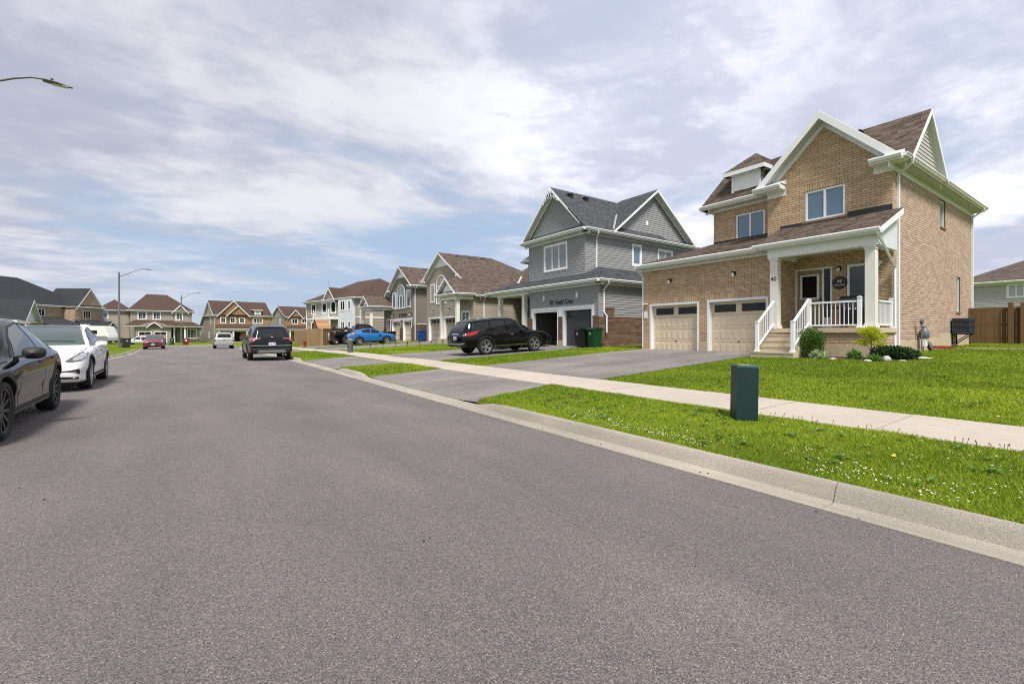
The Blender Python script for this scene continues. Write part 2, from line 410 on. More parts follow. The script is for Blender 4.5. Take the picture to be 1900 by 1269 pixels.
def grid_mesh(name, xs, ys, zf, mat):
    X, Y = np.meshgrid(xs, ys); Z = zf(X, Y); nx, ny = len(xs), len(ys)
    v = np.stack([X, Y, Z], -1).reshape(-1, 3)
    f = [(j*nx+i, j*nx+i+1, (j+1)*nx+i+1, (j+1)*nx+i) for j in range(ny-1) for i in range(nx-1)]
    me = bpy.data.meshes.new(name); me.from_pydata(v.tolist(), [], f); me.materials.append(mat)
    me.polygons.foreach_set('use_smooth', [True]*len(f))
    o = bpy.data.objects.new(name, me); C.objects.link(o); return o
def spread(marks, step):
    out = []
    for a, b in zip(marks[:-1], marks[1:]):
        n = max(1, int(math.ceil((b-a)/step))); out += [a+(b-a)*i/n for i in range(n)]
    return out+[marks[-1]]
xs = [-3000, -800, -300, -120, -60, -40, -28] + spread([-20, -8, -6.4], 2) + spread([-6.2, -4.3, -4.24], 0.2) + [-4, 0, 3.9, 4.2, 4.26] + spread([4.3, 6.58, 6.62], .25)[:-1] + spread([6.62, 8.3, 12, 18, 31, 34], 1.0) + [40, 50, 60, 80, 120, 300, 800, 3000]
ym = [-14, -6, 0]
for d in DRIVES: ym += [d[0]-.15, d[2]+.15, d[1]-.15, d[3]+.15]
ym += [54, 60, 68]
ys = [-3000, -800, -300, -100, -40, -24] + [y for a, b in zip(ym[:-1], ym[1:]) for y in spread([a, b], .1 if b-a < 1.2 else 1.2)[:-1]]+[68] + spread([69, 93], 0.5) + [96, 100, 105, 110, 120, 150, 200, 300, 800, 3000]
ground = struct(grid_mesh('ground', xs, sorted(set(ys)), G, lawn_m))

def path_pts(path, step):
    """smooth polyline with unit tangents"""
    P = [V((*p, 0)) for p in path]; P = [2*P[0]-P[1]]+P+[2*P[-1]-P[-2]]; out = []
    for i in range(1, len(P)-2):
        n = max(1, int((P[i+1]-P[i]).length/step))
        for k in range(n):
            t = k/n; a, b, c, d = P[i-1:i+3]
            m1 = (c-a)/2*min(1, 2*(c-b).length/max((c-a).length, 1e-6)); m2 = (d-b)/2*min(1, 2*(c-b).length/max((d-b).length, 1e-6))
            out.append((2*t**3-3*t**2+1)*b+(t**3-2*t**2+t)*m1+(-2*t**3+3*t**2)*c+(t**3-t**2)*m2)
    return out+[P[-2]]
LP, RP = path_pts(LPATH, 0.5), path_pts(RPATH, 0.5)
# road: one sheet between the two kerb lines
mb = MB(); n = 160
def resample(P, n):
    d = [0]
    for a, b in zip(P[:-1], P[1:]): d.append(d[-1]+(b-a).length)
    return [(float(np.interp(d[-1]*i/n, d, [p.x for p in P])), float(np.interp(d[-1]*i/n, d, [p.y for p in P]))) for i in range(n+1)]
La, Ra = resample(LP, n), resample(RP, n); rows = []
for a, b in zip(La, Ra):
    rows.append([(a[0]+(b[0]-a[0])*t, a[1]+(b[1]-a[1])*t) for t in (0, .15, .35, .5, .65, .85, 1)])
vv = [(x, y, float(zr(y))+0.03*(1-abs(k-3)/3)) for r in rows for k, (x, y) in enumerate(r)]
mb.idx(vv, [(j*7+i, j*7+i+1, (j+1)*7+i+1, (j+1)*7+i) for j in range(n) for i in range(6)])
struct(mb.build('road', asphalt, smooth=True))

# kerbs with gutters, one object per cast section
def kerb(name, P, side, drops, last):
    root = bpy.data.objects.new(name, None); C.objects.link(root); struct(root)
    dist = 0; secs = [[]]; start = 0
    for i, p in enumerate(P):
        if i: dist += (p-P[i-1]).length
        t = (P[min(i+1, len(P)-1)]-P[max(i-1, 0)]).normalized(); secs[-1].append((p, t))
        if dist-start >= 2.85: secs.append([(p, t)]); start = dist
    for sct in secs:
        if len(sct) < 2 or sct[0][0].y > last or sct[0][0].x > 45: continue
        rings = []
        for k, (p, t) in enumerate(sct):
            q = p+t*(0.0035 if k == 0 else (-0.0035 if k == len(sct)-1 else 0)); nrm = V((t.y, -t.x, 0))*side
            h = 0.14
            if drops: 
                for d in DRIVES:
                    h = min(h, 0.03+0.11*float(np.clip(max(d[0]-0.05-q.y, q.y-d[1]-0.05)/0.7, 0, 1)))
            pr = [(-.13, -.2), (-.13, .012), (.075, .004), (.105, .016), (.145, h*.72), (.168, h*.93), (.195, h+.004), (.23, h+.006), (.29, h-.012), (.30, -.2)]
            b = float(zr(q.y)); rings.append([(q.x+nrm.x*o, q.y+nrm.y*o, b+zz) for o, zz in pr])
        m = MB(); k = len(rings[0]); vs = [v for r in rings for v in r]
        fs = [(j*k+i, j*k+(i+1) % k, (j+1)*k+(i+1) % k, (j+1)*k+i) for j in range(len(rings)-1) for i in range(k)]
        fs += [tuple(range(k)), tuple(range((len(rings)-1)*k+k-1, (len(rings)-1)*k-1, -1))]
        m.idx(vs, fs); m.build('kerb_section', kerb_m, root, smooth=35)
kerb('kerb', RP, 1, True, 70); kerb('kerb', LP, -1, False, 90)

# sidewalk of cast slabs
sw = bpy.data.objects.new('sidewalk', None); C.objects.link(sw); struct(sw)
y = -7.0
while y < 66:
    m = MB(); y1 = y+1.5; a, b = y+.009, y1-.009; dz = random.uniform(-.004, .004); vs = []
    for yy in (a, b):
        s = float(SWX(yy)); x0, x1 = 6.62+s, 8.15+s; z0, z1 = float(zr(yy))+.185+dz, float(zr(yy))+.215+dz
        vs += [(x0, yy, z0-.2), (x0, yy, z0-.012), (x0+.012, yy, z0), (x1-.012, yy, z1), (x1, yy, z1-.012), (x1, yy, z1-.2)]
    m.idx(vs, [(0, 1, 2, 3, 4, 5), (11, 10, 9, 8, 7, 6)]+[(i, i+6, i+7, i+1) for i in range(5)]); m.build('slab', walk_m, sw); y = y1

# driveways: apron to the road and the run to the garages
def sheet(name, edge0, edge1, xs, dz, mat):
    """edge0/edge1: functions y(x)"""
    m = MB(); vs = []; k = 9
    for x in xs:
        for i in range(k):
            yy = edge0(x)+(edge1(x)-edge0(x))*i/(k-1); vs.append((x, yy, gz(x, min(max(yy, edge0(x)+.03), edge1(x)-.03))+dz))
    m.idx(vs, [(j*k+i, (j+1)*k+i, (j+1)*k+i+1, j*k+i+1) for j in range(len(xs)-1) for i in range(k-1)]); return struct(m.build(name, mat, smooth=True))
GARX = 18.0
DGAR = [(8.6, 14.7), (18.2, 24.6), (34.6, 41.0), (44.9, 50.9)]
for d, gend in zip(DRIVES, DGAR):
    sheet('driveway_apron', lambda x, d=d: d[0]+(d[2]-d[0])*(x-4.3)/2.3, lambda x, d=d: d[1]+(d[3]-d[1])*(x-4.3)/2.3, [4.25, 4.31, 4.8, 5.4, 6, 6.66], .007, drive_m)
    l = lambda x, a, b: a+(b-a)*min(1, max(0, (x-8.3)/8.0))
    sheet('driveway', lambda x, d=d, g=gend: l(x, d[2], g[0]), lambda x, d=d, g=gend: l(x, d[3], g[1]), [8.13, 8.3, 9, 10, 11, 12, 13, 14, 15, 16, 17, 18, 18.55], .016, drive_m)

# ------------------------------------------------------------ grass blades, clover
def grass_material(name, c0, c1):
    mt = bpy.data.materials.new(name); mt.use_nodes = True; nt = mt.node_tree; N, L = nt.nodes, nt.links; b = N['Principled BSDF']
    b.inputs['Roughness'].default_value = 0.6; b.inputs['Specular IOR Level'].default_value = 0.25
    at = N.new('ShaderNodeAttribute'); at.attribute_name = 'tint'
    cr = N.new('ShaderNodeValToRGB'); L.new(at.outputs['Fac'], cr.inputs[0])
    cr.color_ramp.elements[0].color = (*c0, 1); cr.color_ramp.elements[1].color = (*c1, 1)
    e = cr.color_ramp.elements.new(0.93); e.color = (*c1, 1); cr.color_ramp.elements[2].color = (0.30, 0.26, 0.10, 1)
    L.new(cr.outputs[0], b.inputs['Base Color'])
    tr = N.new('ShaderNodeBsdfTranslucent'); L.new(cr.outputs[0], tr.inputs[0])
    mx = N.new('ShaderNodeMixShader'); mx.inputs[0].default_value = 0.35; L.new(b.outputs[0], mx.inputs[1]); L.new(tr.outputs[0], mx.inputs[2])
    L.new(mx.outputs[0], N['Material Output'].inputs[0]); return mt
grass_m = grass_material('grass_blade', (0.080, 0.165, 0.008), (0.36, 0.45, 0.032))
def vnoise(x, y, s, seed):
    """smooth value noise"""
    r = np.random.default_rng(seed).random((64, 64)); x, y = x/s, y/s; i, j = np.floor(x).astype(int), np.floor(y).astype(int); fx, fy = x-i, y-j
    fx, fy = fx*fx*(3-2*fx), fy*fy*(3-2*fy); g = lambda a, b: r[a % 64, b % 64]
    return (g(i, j)*(1-fx)+g(i+1, j)*fx)*(1-fy)+(g(i, j+1)*(1-fx)+g(i+1, j+1)*fx)*fy
def paved(x, y):
    r = np.zeros(np.shape(x), bool)
    for d, g in zip(DRIVES, DGAR):
        t = np.clip((x-8.3)/8.0, 0, 1); r |= (y > d[2]+(g[0]-d[2])*t-.02) & (y < d[3]+(g[1]-d[3])*t+.02) & (x > 8.0) & (x < 18.6)
        u = np.clip((x-4.3)/2.3, 0, 1); r |= (y > d[0]+(d[2]-d[0])*u-.02) & (y < d[1]+(d[3]-d[1])*u+.02) & (x < 6.95)
    s = SWX(y); return r | ((x > 6.615+s) & (x < 8.155+s))
def blades(name, areas, label=None):
    PX, PY, D = [], [], []
    for (x0, x1, y0, y1, dens) in areas:
        n = int((x1-x0)*(y1-y0)*dens); px, py = rng.uniform(x0, x1, n), rng.uniform(y0, y1, n)
        d = np.hypot(px, py); keep = (rng.random(n) < np.clip((5.5/np.maximum(d, 1))**1.5, 0, 1)) & ~paved(px, py)
        PX.append(px[keep]); PY.append(py[keep])
    px, py = np.concatenate(PX), np.concatenate(PY); n = len(px); d = np.hypot(px, py)
    tall = 0.6+0.8*vnoise(px, py, 0.35, 3)*vnoise(px, py, 1.7, 5)*2
    h = rng.uniform(.018, .044, n)*tall*np.clip(0.9+d/40, .9, 1.4); wd = rng.uniform(.0025, .0050, n)*np.clip(d/4.5, 1, 7)
    a = rng.uniform(0, 2*PI, n); b = rng.uniform(0, 2*PI, n); ln = rng.uniform(.25, 1.1, n)*h
    z = G(px, py)-0.004
    v = np.empty((n, 3, 3), np.float32)
    v[:, 0] = np.stack([px-np.cos(a)*wd, py-np.sin(a)*wd, z], 1); v[:, 1] = np.stack([px+np.cos(a)*wd, py+np.sin(a)*wd, z], 1)
    v[:, 2] = np.stack([px+np.cos(b)*ln, py+np.sin(b)*ln, z+h], 1)
    me = bpy.data.meshes.new(name); me.vertices.add(n*3); me.vertices.foreach_set('co', v.ravel())
    me.loops.add(n*3); me.loops.foreach_set('vertex_index', np.arange(n*3, dtype=np.int32))
    me.polygons.add(n); me.polygons.foreach_set('loop_start', np.arange(0, n*3, 3, dtype=np.int32)); me.polygons.foreach_set('loop_total', np.full(n, 3, np.int32))
    t = np.clip(0.15+0.55*vnoise(px, py, 1.1, 8)*vnoise(px, py, 3.3, 9)*1.6+0.35*rng.random(n)-0.1+0.12*vnoise(px, py, .25, 4), 0, .92)
    t = np.where(rng.random(n) < 0.03, 1.0, t)
    at = me.attributes.new('tint', 'FLOAT', 'POINT'); at.data.foreach_set('value', np.repeat(t, 3).astype(np.float32))
    me.update(); me.validate(); me.materials.append(grass_m)
    o = bpy.data.objects.new(name, me); C.objects.link(o); o['kind'] = 'stuff'; return o
ga = blades('grass', [(4.25, 6.66, -1.5, 8.05, 9500), (4.31, 7.0, 13.4, 17.5, 6500), (4.31, 7.0, 23.8, 35, 6500), (4.31, 7.2, 40.8, 62, 4500), (8.1, 16.4, -3.0, 9.0, 6500), (16.4, 29.6, -3, 5.0, 4500), (8.1, 17.0, 8.9, 8.95, 10),
                      (8.2, 18.5, 13.4, 18.3, 6500), (18.5, 19.2, 14.8, 18.0, 5000), (8.4, 18, 23.9, 35, 5500), (8.6, 18, 40.8, 45.0, 5000), (8.5, 14, 50.5, 64, 4500), (14, 18, 50.8, 56, 4000), (-12, -5.6, 45, 88, 3000)])
ga['label'] = 'short green grass on the lawns and boulevards'
# ------------------------------------------------------------ house kit
UP = V((0, 0, 1))
class House:
    """shapes are given in house coordinates: x to the right along the front, y into the lot, z up.
    aligned houses use x = -Y, y = X of the street frame"""
    def __init__(s, name, label, base, rz=None, cat='house', aligned=True, group=None):
        s.base = V(base)
        if aligned: loc, s.rz = (s.base.y, -s.base.x, s.base.z), -PI/2
        else: loc, s.rz = tuple(s.base), rz; s.base = V((0, 0, 0))
        s.root = thing(name, label, cat, loc, s.rz, group)
        s.HM = Matrix.Translation(V(loc)) @ Matrix.Rotation(s.rz, 4, 'Z') @ Matrix.Translation(-s.base)
        s.pcs = []
    def b(s, m, name, mats, parent=None, smooth=False, **k): return m.build(name, mats, parent or s.root, smooth, off=s.base, **k)
    # a wall plane: s along u, d outward
    def plane(s, o, u):
        o, u = V(o), V(u); n = u.cross(UP)
        return lambda a, z, d=0.0: o+u*a+UP*z+n*d
    def piece(s, parent, mat, name, pl, poly, t0, t1, full=None, zoff=0.0):
        s.pcs.append((parent, mat, name, pl, poly, t0, t1, full))
    def flush(s, limit=300):
        """pieces that show largest become parts of their own, the rest of each surface one stuff mesh"""
        def score(p):
            pl, poly = p[3], p[4]; c = (sum(q[0] for q in poly)/len(poly), sum(q[1] for q in poly)/len(poly))
            w0 = s.HM @ pl(*c, 0); n = (s.HM @ pl(*c, 1))-w0; d = CAM-w0; dd = d.length
            return n.normalized().dot(d/dd)/dd**2*abs(area2(poly))
        names = sorted({p[2] for p in s.pcs})
        for nm in names:
            P = [p for p in s.pcs if p[2] == nm]
            P.sort(key=lambda p: -score(p) if p[7] else 1); cache = {}
            for p in P[:limit]:
                if not p[7]: continue
                par, mat, _, pl, poly, t0, t1, full = p; a, z = poly[0]
                key = (full, mat.name)
                if key not in cache:
                    m = MB(); q = [(x-a, y-z) for x, y in poly]; s.solid(m, lambda a_, z_, d_=0.0: V((a_, z_, d_)), q, t0, t1)
                    cache[key] = m.mesh(nm, mat, off=(0, 0, 0))
                o = bpy.data.objects.new(nm, cache[key]); C.objects.link(o); o.parent = par
                e0 = pl(a, z, 0); eu, ez, en = pl(a+1, z, 0)-e0, pl(a, z+1, 0)-e0, pl(a, z, 1)-e0
                R = Matrix((eu, ez, en)).transposed().to_4x4(); o.matrix_local = Matrix.Translation(e0-s.base) @ R
                p[4].append(None)
            rest = {}
            for p in P:
                if p[4][-1] is None: continue
                rest.setdefault((p[0].name, p[1].name), []).append(p)
            for (pn, mn), L in rest.items():
                m = MB()
                for p in L: s.solid(m, p[3], p[4], p[5], p[6])
                plural = {'brick': 'brickwork', 'shingle': 'shingles'}.get(nm, nm+'s')
                s.b(m, plural, p[1] if False else L[0][1], L[0][0], kind='stuff')
        s.pcs = []
    @staticmethod
    def solid(m, pl, poly, t0, t1):
        """t0: thickness at the poly's lower edge, t1 at its upper edge"""
        zs = [q[1] for q in poly]; lo, hi = min(zs), max(zs); n = len(poly)
        f = lambda z: t0+(t1-t0)*((z-lo)/(hi-lo) if hi > lo else 0)
        A = [pl(a, z, f(z)) for a, z in poly]; B = [pl(a, z, -0.002) for a, z in poly]
        fs = [tuple(range(n))]+[(i, i+n, (i+1) % n+n, (i+1) % n) for i in range(n)]
        m.idx(A+B, fs)
    def wall(s, o, u, poly, ops=(), style='plain', mat=None, back=None, name='wall', reveal=0.10, bw=.257, bh=.0765, jt=.0125, parts=False, rowh=.145, soldier=(), proud=.010):
        pl = s.plane(o, u); poly = ccw(poly); ce = cells(poly, ops); m = MB()
        for c in ce: m.poly([pl(a, z) for a, z in c])
        for (a0, a1, z0, z1) in ops:
            for (p, q) in (((a0, z0), (a0, z1)), ((a0, z1), (a1, z1)), ((a1, z1), (a1, z0)), ((a1, z0), (a0, z0))):
                m.poly([pl(*p, proud), pl(*q, proud), pl(*q, -reveal), pl(*p, -reveal)])
        w = s.b(m, name, back or mat)
        A0, A1 = min(q[0] for q in poly), max(q[0] for q in poly); Z0, Z1 = min(q[1] for q in poly), max(q[1] for q in poly)
        inside = lambda R: all(abs(area2(clip_poly(R, c))) > 0 for c in [poly]) and abs(abs(area2(clip_poly(R, poly)))-abs(area2(R))) < 1e-6
        hit = lambda R, o_: R[0][0] < o_[1]-1e-6 and R[1][0] > o_[0]+1e-6 and R[0][1] < o_[3]-1e-6 and R[2][1] > o_[2]+1e-6
        if style == 'brick':
            sold = [tuple(q) for q in soldier]; block = list(ops)+sold; ce2 = cells(poly, block); z = Z0; r = 0
            while z < Z1:
                a = A0-(bw+jt)*(0.5 if r % 2 else 0)
                while a < A1:
                    R = rect(a, a+bw, z, z+bh)
                    if inside(R) and not any(hit(R, q) for q in block): s.piece(w, mat, 'brick', pl, R, proud, proud, 'b' if parts else None)
                    else:
                        for c in ce2:
                            k = clip_poly(R, c)
                            if k: s.piece(w, mat, 'brick', pl, k, proud, proud)
                    a += bw+jt
                z += bh+jt; r += 1
            for (a0, a1, z0, z1) in sold:
                a = a0
                while a < a1-.02:
                    R = rect(a, min(a+bh, a1), z0+.005, z1-.005); s.piece(w, mat, 'brick', pl, R, proud, proud, 's' if parts and abs(a+bh-a1) > .05 and a+bh < a1 else None); a += bh+jt
        elif style == 'siding':
            z = Z0; allm = MB()
            while z < Z1-.005:
                for c in ce:
                    mm = MB() if parts else allm
                    k = clip_poly(rect(A0, A1, z, min(z+rowh, Z1)), c)
                    if not k: continue
                    lo = min(q[1] for q in k); f = lambda zz: .026-.022*(zz-z)/rowh
                    mm.poly([pl(a_, z_, f(z_)) for a_, z_ in k])
                    bt = sorted([q for q in k if q[1] < z+1e-4])
                    if len(bt) > 1: mm.poly([pl(bt[0][0], z, 0), pl(bt[-1][0], z, 0), pl(bt[-1][0], z, .026), pl(bt[0][0], z, .026)])
                    if parts: s.b(mm, 'siding_board', mat, w)
                z += rowh
            if not parts: s.b(allm, 'siding', mat, w, kind='stuff')
        elif style == 'batten':
            mm = MB(); a = A0+.02
            while a < A1:
                for c in ce:
                    k = clip_poly(rect(a, a+.035, Z0, Z1), c)
                    if k: s.solid(mm, pl, k, .016, .016)
                a += .29
            s.b(mm, 'battens', mat, w, kind='stuff')
        return w
    def roof(s, pts, mat, thick=.07, name='roof', parent=None, pieces=None, parts=False, edge=None):
        pts = [V(p) for p in pts]; u = (pts[1]-pts[0]).normalized(); nn = V((0, 0, 0))
        for i in range(len(pts)): nn += (pts[i]-pts[0]).cross(pts[(i+1) % len(pts)]-pts[0])
        n = nn.normalized(); 
        if n.z < 0: n = -n; 
        v = n.cross(u)
        if v.z < 0: u = -u; v = -v
        o = pts[0]; uv = [((p-o).dot(u), (p-o).dot(v)) for p in pts]
        order = pts if area2(uv) > 0 else pts[::-1]; uo = uv if area2(uv) > 0 else uv[::-1]
        m = MB(); k = len(order)
        m.poly([p for p in order], uv=[(a+o.x, b+o.z) for a, b in uo])
        m.m = 1; low = [p-UP*(thick/max(n.z, .3)) for p in order]
        m.poly(low[::-1], uv=[(0, 0)]*k)
        for i in range(k): m.poly([order[i], low[i], low[(i+1) % k], order[(i+1) % k]], uv=[(0, 0)]*4)
        r = s.b(m, name, [mat, edge or flash_m], parent)
        if not pieces and thick > .05: pieces = getattr(s, 'pc', None)
        if pieces:
            pl = lambda a, b, d=0.0: o+u*a+v*b+n*d
            A0, A1 = min(q[0] for q in uv), max(q[0] for q in uv); B1 = max(q[1] for q in uv); b = min(q[1] for q in uv); row = 0
            while b < B1:
                a = A0-random.random()*.3
                while a < A1:
                    wd = random.choice((.19, .25, .33)); R = rect(a, a+wd, b, b+.16); th = random.choice((.010, .010, .017))
                    kk = clip_poly(R, uo)
                    if kk:
                        full = abs(abs(area2(kk))-abs(area2(R))) < 1e-6
                        if full: kk = R
                        s.piece(r, pieces, 'shingle', pl, kk, th, .003, (wd, th) if (full and parts) else None)
                    a += wd
                b += .143; row += 1
        return r
    def eave(s, a, b, n, oh, frieze=.22, mat=None, gut=True, soff=None, fz=True):
        """a-b: roof edge; n: outward"""
        a, b, n = V(a), V(b), V(n).normalized(); mat = mat or trim_white; m = MB()
        m.par(a+n*.001-UP*.19, b-a, n*.02, UP*.175)
        m.m = 1; m.par(a-n*(oh-.002)-UP*.19, b-a, n*(oh-.024), UP*.014); m.m = 0
        if fz: m.par(a-n*(oh+.001)-UP*(.192+frieze), b-a, n*.028, UP*frieze)
        s.b(m, 'eave_trim', [mat, soff or soffit_m])
        if gut:
            g = MB(); e = a-UP*.01
            g.extr([e+n*.022, e+n*.125+UP*.0, e+n*.15-UP*.02, e+n*.15-UP*.045, e+n*.12-UP*.07, e+n*.11-UP*.118, e+n*.022-UP*.118], b-a)
            s.b(g, 'gutter', mat)
    def rake(s, a, b, n, oh, h=.20, mat=None, drop=.0, frieze=.2, soff=None):
        """barge board on the gable edge a (low) - b (top), n outward"""
        a, b, n = V(a), V(b), V(n).normalized(); mat = mat or trim_white; d = (b-a).normalized(); c = max((d-UP*d.z).length, .3); pn = -UP/c
        m = MB(); m.par(a+pn*.010+n*.001, b-a, n*.024, pn*h)
        m.m = 1; m.par(a+pn*(h-.012)-n*(oh-.003), b-a, n*(oh-.004), pn*.012); m.m = 0
        if frieze: m.par(a+pn*(h+.002)-n*(oh), b-a, n*.03, pn*frieze)
        s.b(m, 'barge_board', [mat, soff or soffit_m])
    def downspout(s, pts, mat=None, r=.052):
        m = MB(); m.tube(pts, r, 4, rot=PI/4); s.b(m, 'downspout', mat or trim_white)
    def window(s, o, u, a0, a1, z0, z1, d=-.07, fw=.07, lites=1, frame=None, glass=None, casing=0.0, sill=None, grid=None, arch=False, blinds=None, name='window', thick=.06):
        pl = s.plane(o, u); frame = frame or vinyl_white; m = MB(); eu = pl(1, 0)-pl(0, 0); en = pl(0, 0, 1)-pl(0, 0)
        bx = lambda x0, x1, y0, y1, d0, d1: m.par(pl(x0, y0, d0), eu*(x1-x0), en*(d1-d0), UP*(y1-y0))
        if casing:
            c = casing; bx(a0-c, a0, z0-c, z1+c, 0, .032); bx(a1, a1+c, z0-c, z1+c, 0, .032); bx(a0, a1, z1, z1+c, 0, .030); bx(a0-.02, a1+.02, z0-c, z0, 0, .05)
        bx(a0, a0+fw, z0, z1, d, d+thick); bx(a1-fw, a1, z0, z1, d, d+thick); bx(a0+fw, a1-fw, z0, z0+fw, d+.001, d+thick-.001); bx(a0+fw, a1-fw, z1-fw, z1, d+.001, d+thick-.001)
        lw = (a1-a0-2*fw); 
        cuts = [a0+fw+lw*k/lites for k in range(lites+1)]
        for c in cuts[1:-1]: bx(c-fw*.55, c+fw*.55, z0+fw, z1-fw, d+.002, d+thick-.003)
        if grid:
            for k in range(lites):
                x0, x1 = cuts[k]+(fw*.55 if k else 0), cuts[k+1]-(fw*.55 if k < lites-1 else 0)
                for i in range(1, grid[0]): x = x0+(x1-x0)*i/grid[0]; bx(x-.012, x+.012, z0+fw, z1-fw, d+.018, d+.03)
                for i in range(1, grid[1]): z = z0+(z1-z0)*i/grid[1]; bx(x0, x1, z-.012, z+.012, d+.019, d+.029)
        w = s.b(m, name, frame)
        for k in range(lites):
            x0, x1 = cuts[k]+(fw*.55 if k else 0), cuts[k+1]-(fw*.55 if k < lites-1 else 0)
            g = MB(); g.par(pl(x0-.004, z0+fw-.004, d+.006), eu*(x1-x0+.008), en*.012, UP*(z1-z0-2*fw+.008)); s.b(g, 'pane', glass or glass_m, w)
        if sill:
            g = MB(); g.par(pl(a0-.06, z0-.075, d), eu*(a1-a0+.12), en*(-d+.05), UP*.073); s.b(g, 'sill', sill, w)
        return w
    def archwin(s, o, u, a0, a1, z0, z1, frame=None, fw=.09):
        """round-headed window: casing ring, glass, mullions"""
        pl = s.plane(o, u); frame = frame or vinyl_white; m = MB(); r = (a1-a0)/2; c = (a0+a1)/2; zc = z1-r; n = 14
        out = [(a0, z0)]+[(c-r*math.cos(PI*k/n), zc+r*math.sin(PI*k/n)) for k in range(n+1)]+[(a1, z0)]
        inn = [(a0+fw, z0+fw)]+[(c-(r-fw)*math.cos(PI*k/n), zc+(r-fw)*math.sin(PI*k/n)) for k in range(n+1)]+[(a1-fw, z0+fw)]; k = len(out)
        for i in range(k):
            j = (i+1) % k; O, P, Q, R = out[i], out[j], inn[j], inn[i]
            m.poly([pl(*O, .06), pl(*P, .06), pl(*Q, .06), pl(*R, .06)]); m.poly([pl(*O, 0), pl(*P, 0), pl(*P, .06), pl(*O, .06)]); m.poly([pl(*R, .06), pl(*Q, .06), pl(*Q, 0), pl(*R, 0)])
        eu = pl(1, 0)-pl(0, 0); en = pl(0, 0, 1)-pl(0, 0)
        for f in (1/3, 2/3): x = a0+(a1-a0)*f; m.par(pl(x-.025, z0+fw, .012), eu*.05, en*.03, UP*(zc-z0-fw))
        m.par(pl(a0+fw, zc-.03, .013), eu*(a1-a0-2*fw), en*.03, UP*.06); m.par(pl(c-.015, zc+.03, .013), eu*.03, en*.02, UP*(r-fw-.03))
        w = s.b(m, 'arched_window', frame); g = MB(); g.poly([pl(*q, .01) for q in inn]); s.b(g, 'pane', glass_m, w); return w
    def garage(s, o, u, a0, a1, z0, z1, mat, d=-.22, rows=3, cols=8, frame=None, fw=.09, panes=2, head=.10):
        pl = s.plane(o, u); frame = frame or trim_white; eu = pl(1, 0)-pl(0, 0); en = pl(0, 0, 1)-pl(0, 0); m = MB()
        m.par(pl(a0, z0, d), eu*fw, en*(-d+.02), UP*(z1-z0)); m.par(pl(a1-fw, z0, d), eu*fw, en*(-d+.02), UP*(z1-z0)); m.par(pl(a0+fw, z1-head, d), eu*(a1-a0-2*fw), en*(-d+.018), UP*head)
        fr = s.b(m, 'garage_door_frame', frame)
        b0, b1, h = a0+fw, a1-fw, z1-head; m = MB(); H = (h-z0)/(rows+1)
        for r in range(rows+1): m.par(pl(b0, z0+H*r+.004, d-.04), eu*(b1-b0), en*.04, UP*(H-.008))
        dr = s.b(m, 'garage_door', mat); W = (b1-b0)
        if cols:
            for r in range(rows):
                cw = W*.94/cols
                for c in range(cols):
                    x0 = b0+W*.03+cw*c+cw*.14+(W*.006 if c >= cols//2 else -W*.006); x1 = x0+cw*.72; y0, y1 = z0+H*r+H*.2, z0+H*r+H*.84; t = .028; g = MB()
                    A = [pl(x0, y0, d), pl(x1, y0, d), pl(x1, y1, d), pl(x0, y1, d)]; B = [pl(x0+t, y0+t, d+.014), pl(x1-t, y0+t, d+.014), pl(x1-t, y1-t, d+.014), pl(x0+t, y1-t, d+.014)]
                    D = [pl(x0+t*.4, y0+t*.4, d+.002), pl(x1-t*.4, y0+t*.4, d+.002), pl(x1-t*.4, y1-t*.4, d+.002), pl(x0+t*.4, y1-t*.4, d+.002)]
                    g.idx(A+D+B, [(8, 9, 10, 11)]+[(i+4, (i+1) % 4+4, (i+1) % 4+8, i+8) for i in range(4)]+[(i, (i+1) % 4, (i+1) % 4+4, i+4) for i in range(4)]); s.b(g, 'panel', mat, dr)
        for k in range(panes):
            x0 = b0+W*(k/panes)+W*.05; x1 = b0+W*((k+1)/panes)-W*.05; y0, y1 = z0+H*rows+H*.22, z0+H*rows+H*.80; g = MB(); g.par(pl(x0, y0, d-.01), eu*(x1-x0), en*.014, UP*(y1-y0)); s.b(g, 'pane', glass_dark, dr)
            g = MB()
            for (p, q, r_, t_) in ((x0-.035, x1+.035, y0-.035, y0), (x0-.035, x1+.035, y1, y1+.035), (x0-.035, x0, y0, y1), (x1, x1+.035, y0, y1)): g.par(pl(p, r_, d), eu*(q-p), en*.012, UP*(t_-r_))
            s.b(g, 'pane_frame', mat, dr)
        g = MB(); x = (b0+b1)/2; g.par(pl(x-.05, z0+H*1.02, d), eu*.10, en*.02, UP*.03); s.b(g, 'handle', metal_dark, dr); return dr
    def column(s, x0, x1, y0, y1, z0, z1, mat=None):
        m = MB(); m.box(x0, x1, y0, y1, z0, z1); e = .035
        m.box(x0-e, x1+e, y0-e, y1+e, z0, z0+.09); m.box(x0-e*.5, x1+e*.5, y0-e*.5, y1+e*.5, z0+.09, z0+.13); m.box(x0-e, x1+e, y0-e, y1+e, z1-.06, z1-.001); m.box(x0-e*.5, x1+e*.5, y0-e*.5, y1+e*.5, z1-.11, z1-.06)
        return s.b(m, 'column', mat or trim_cream)
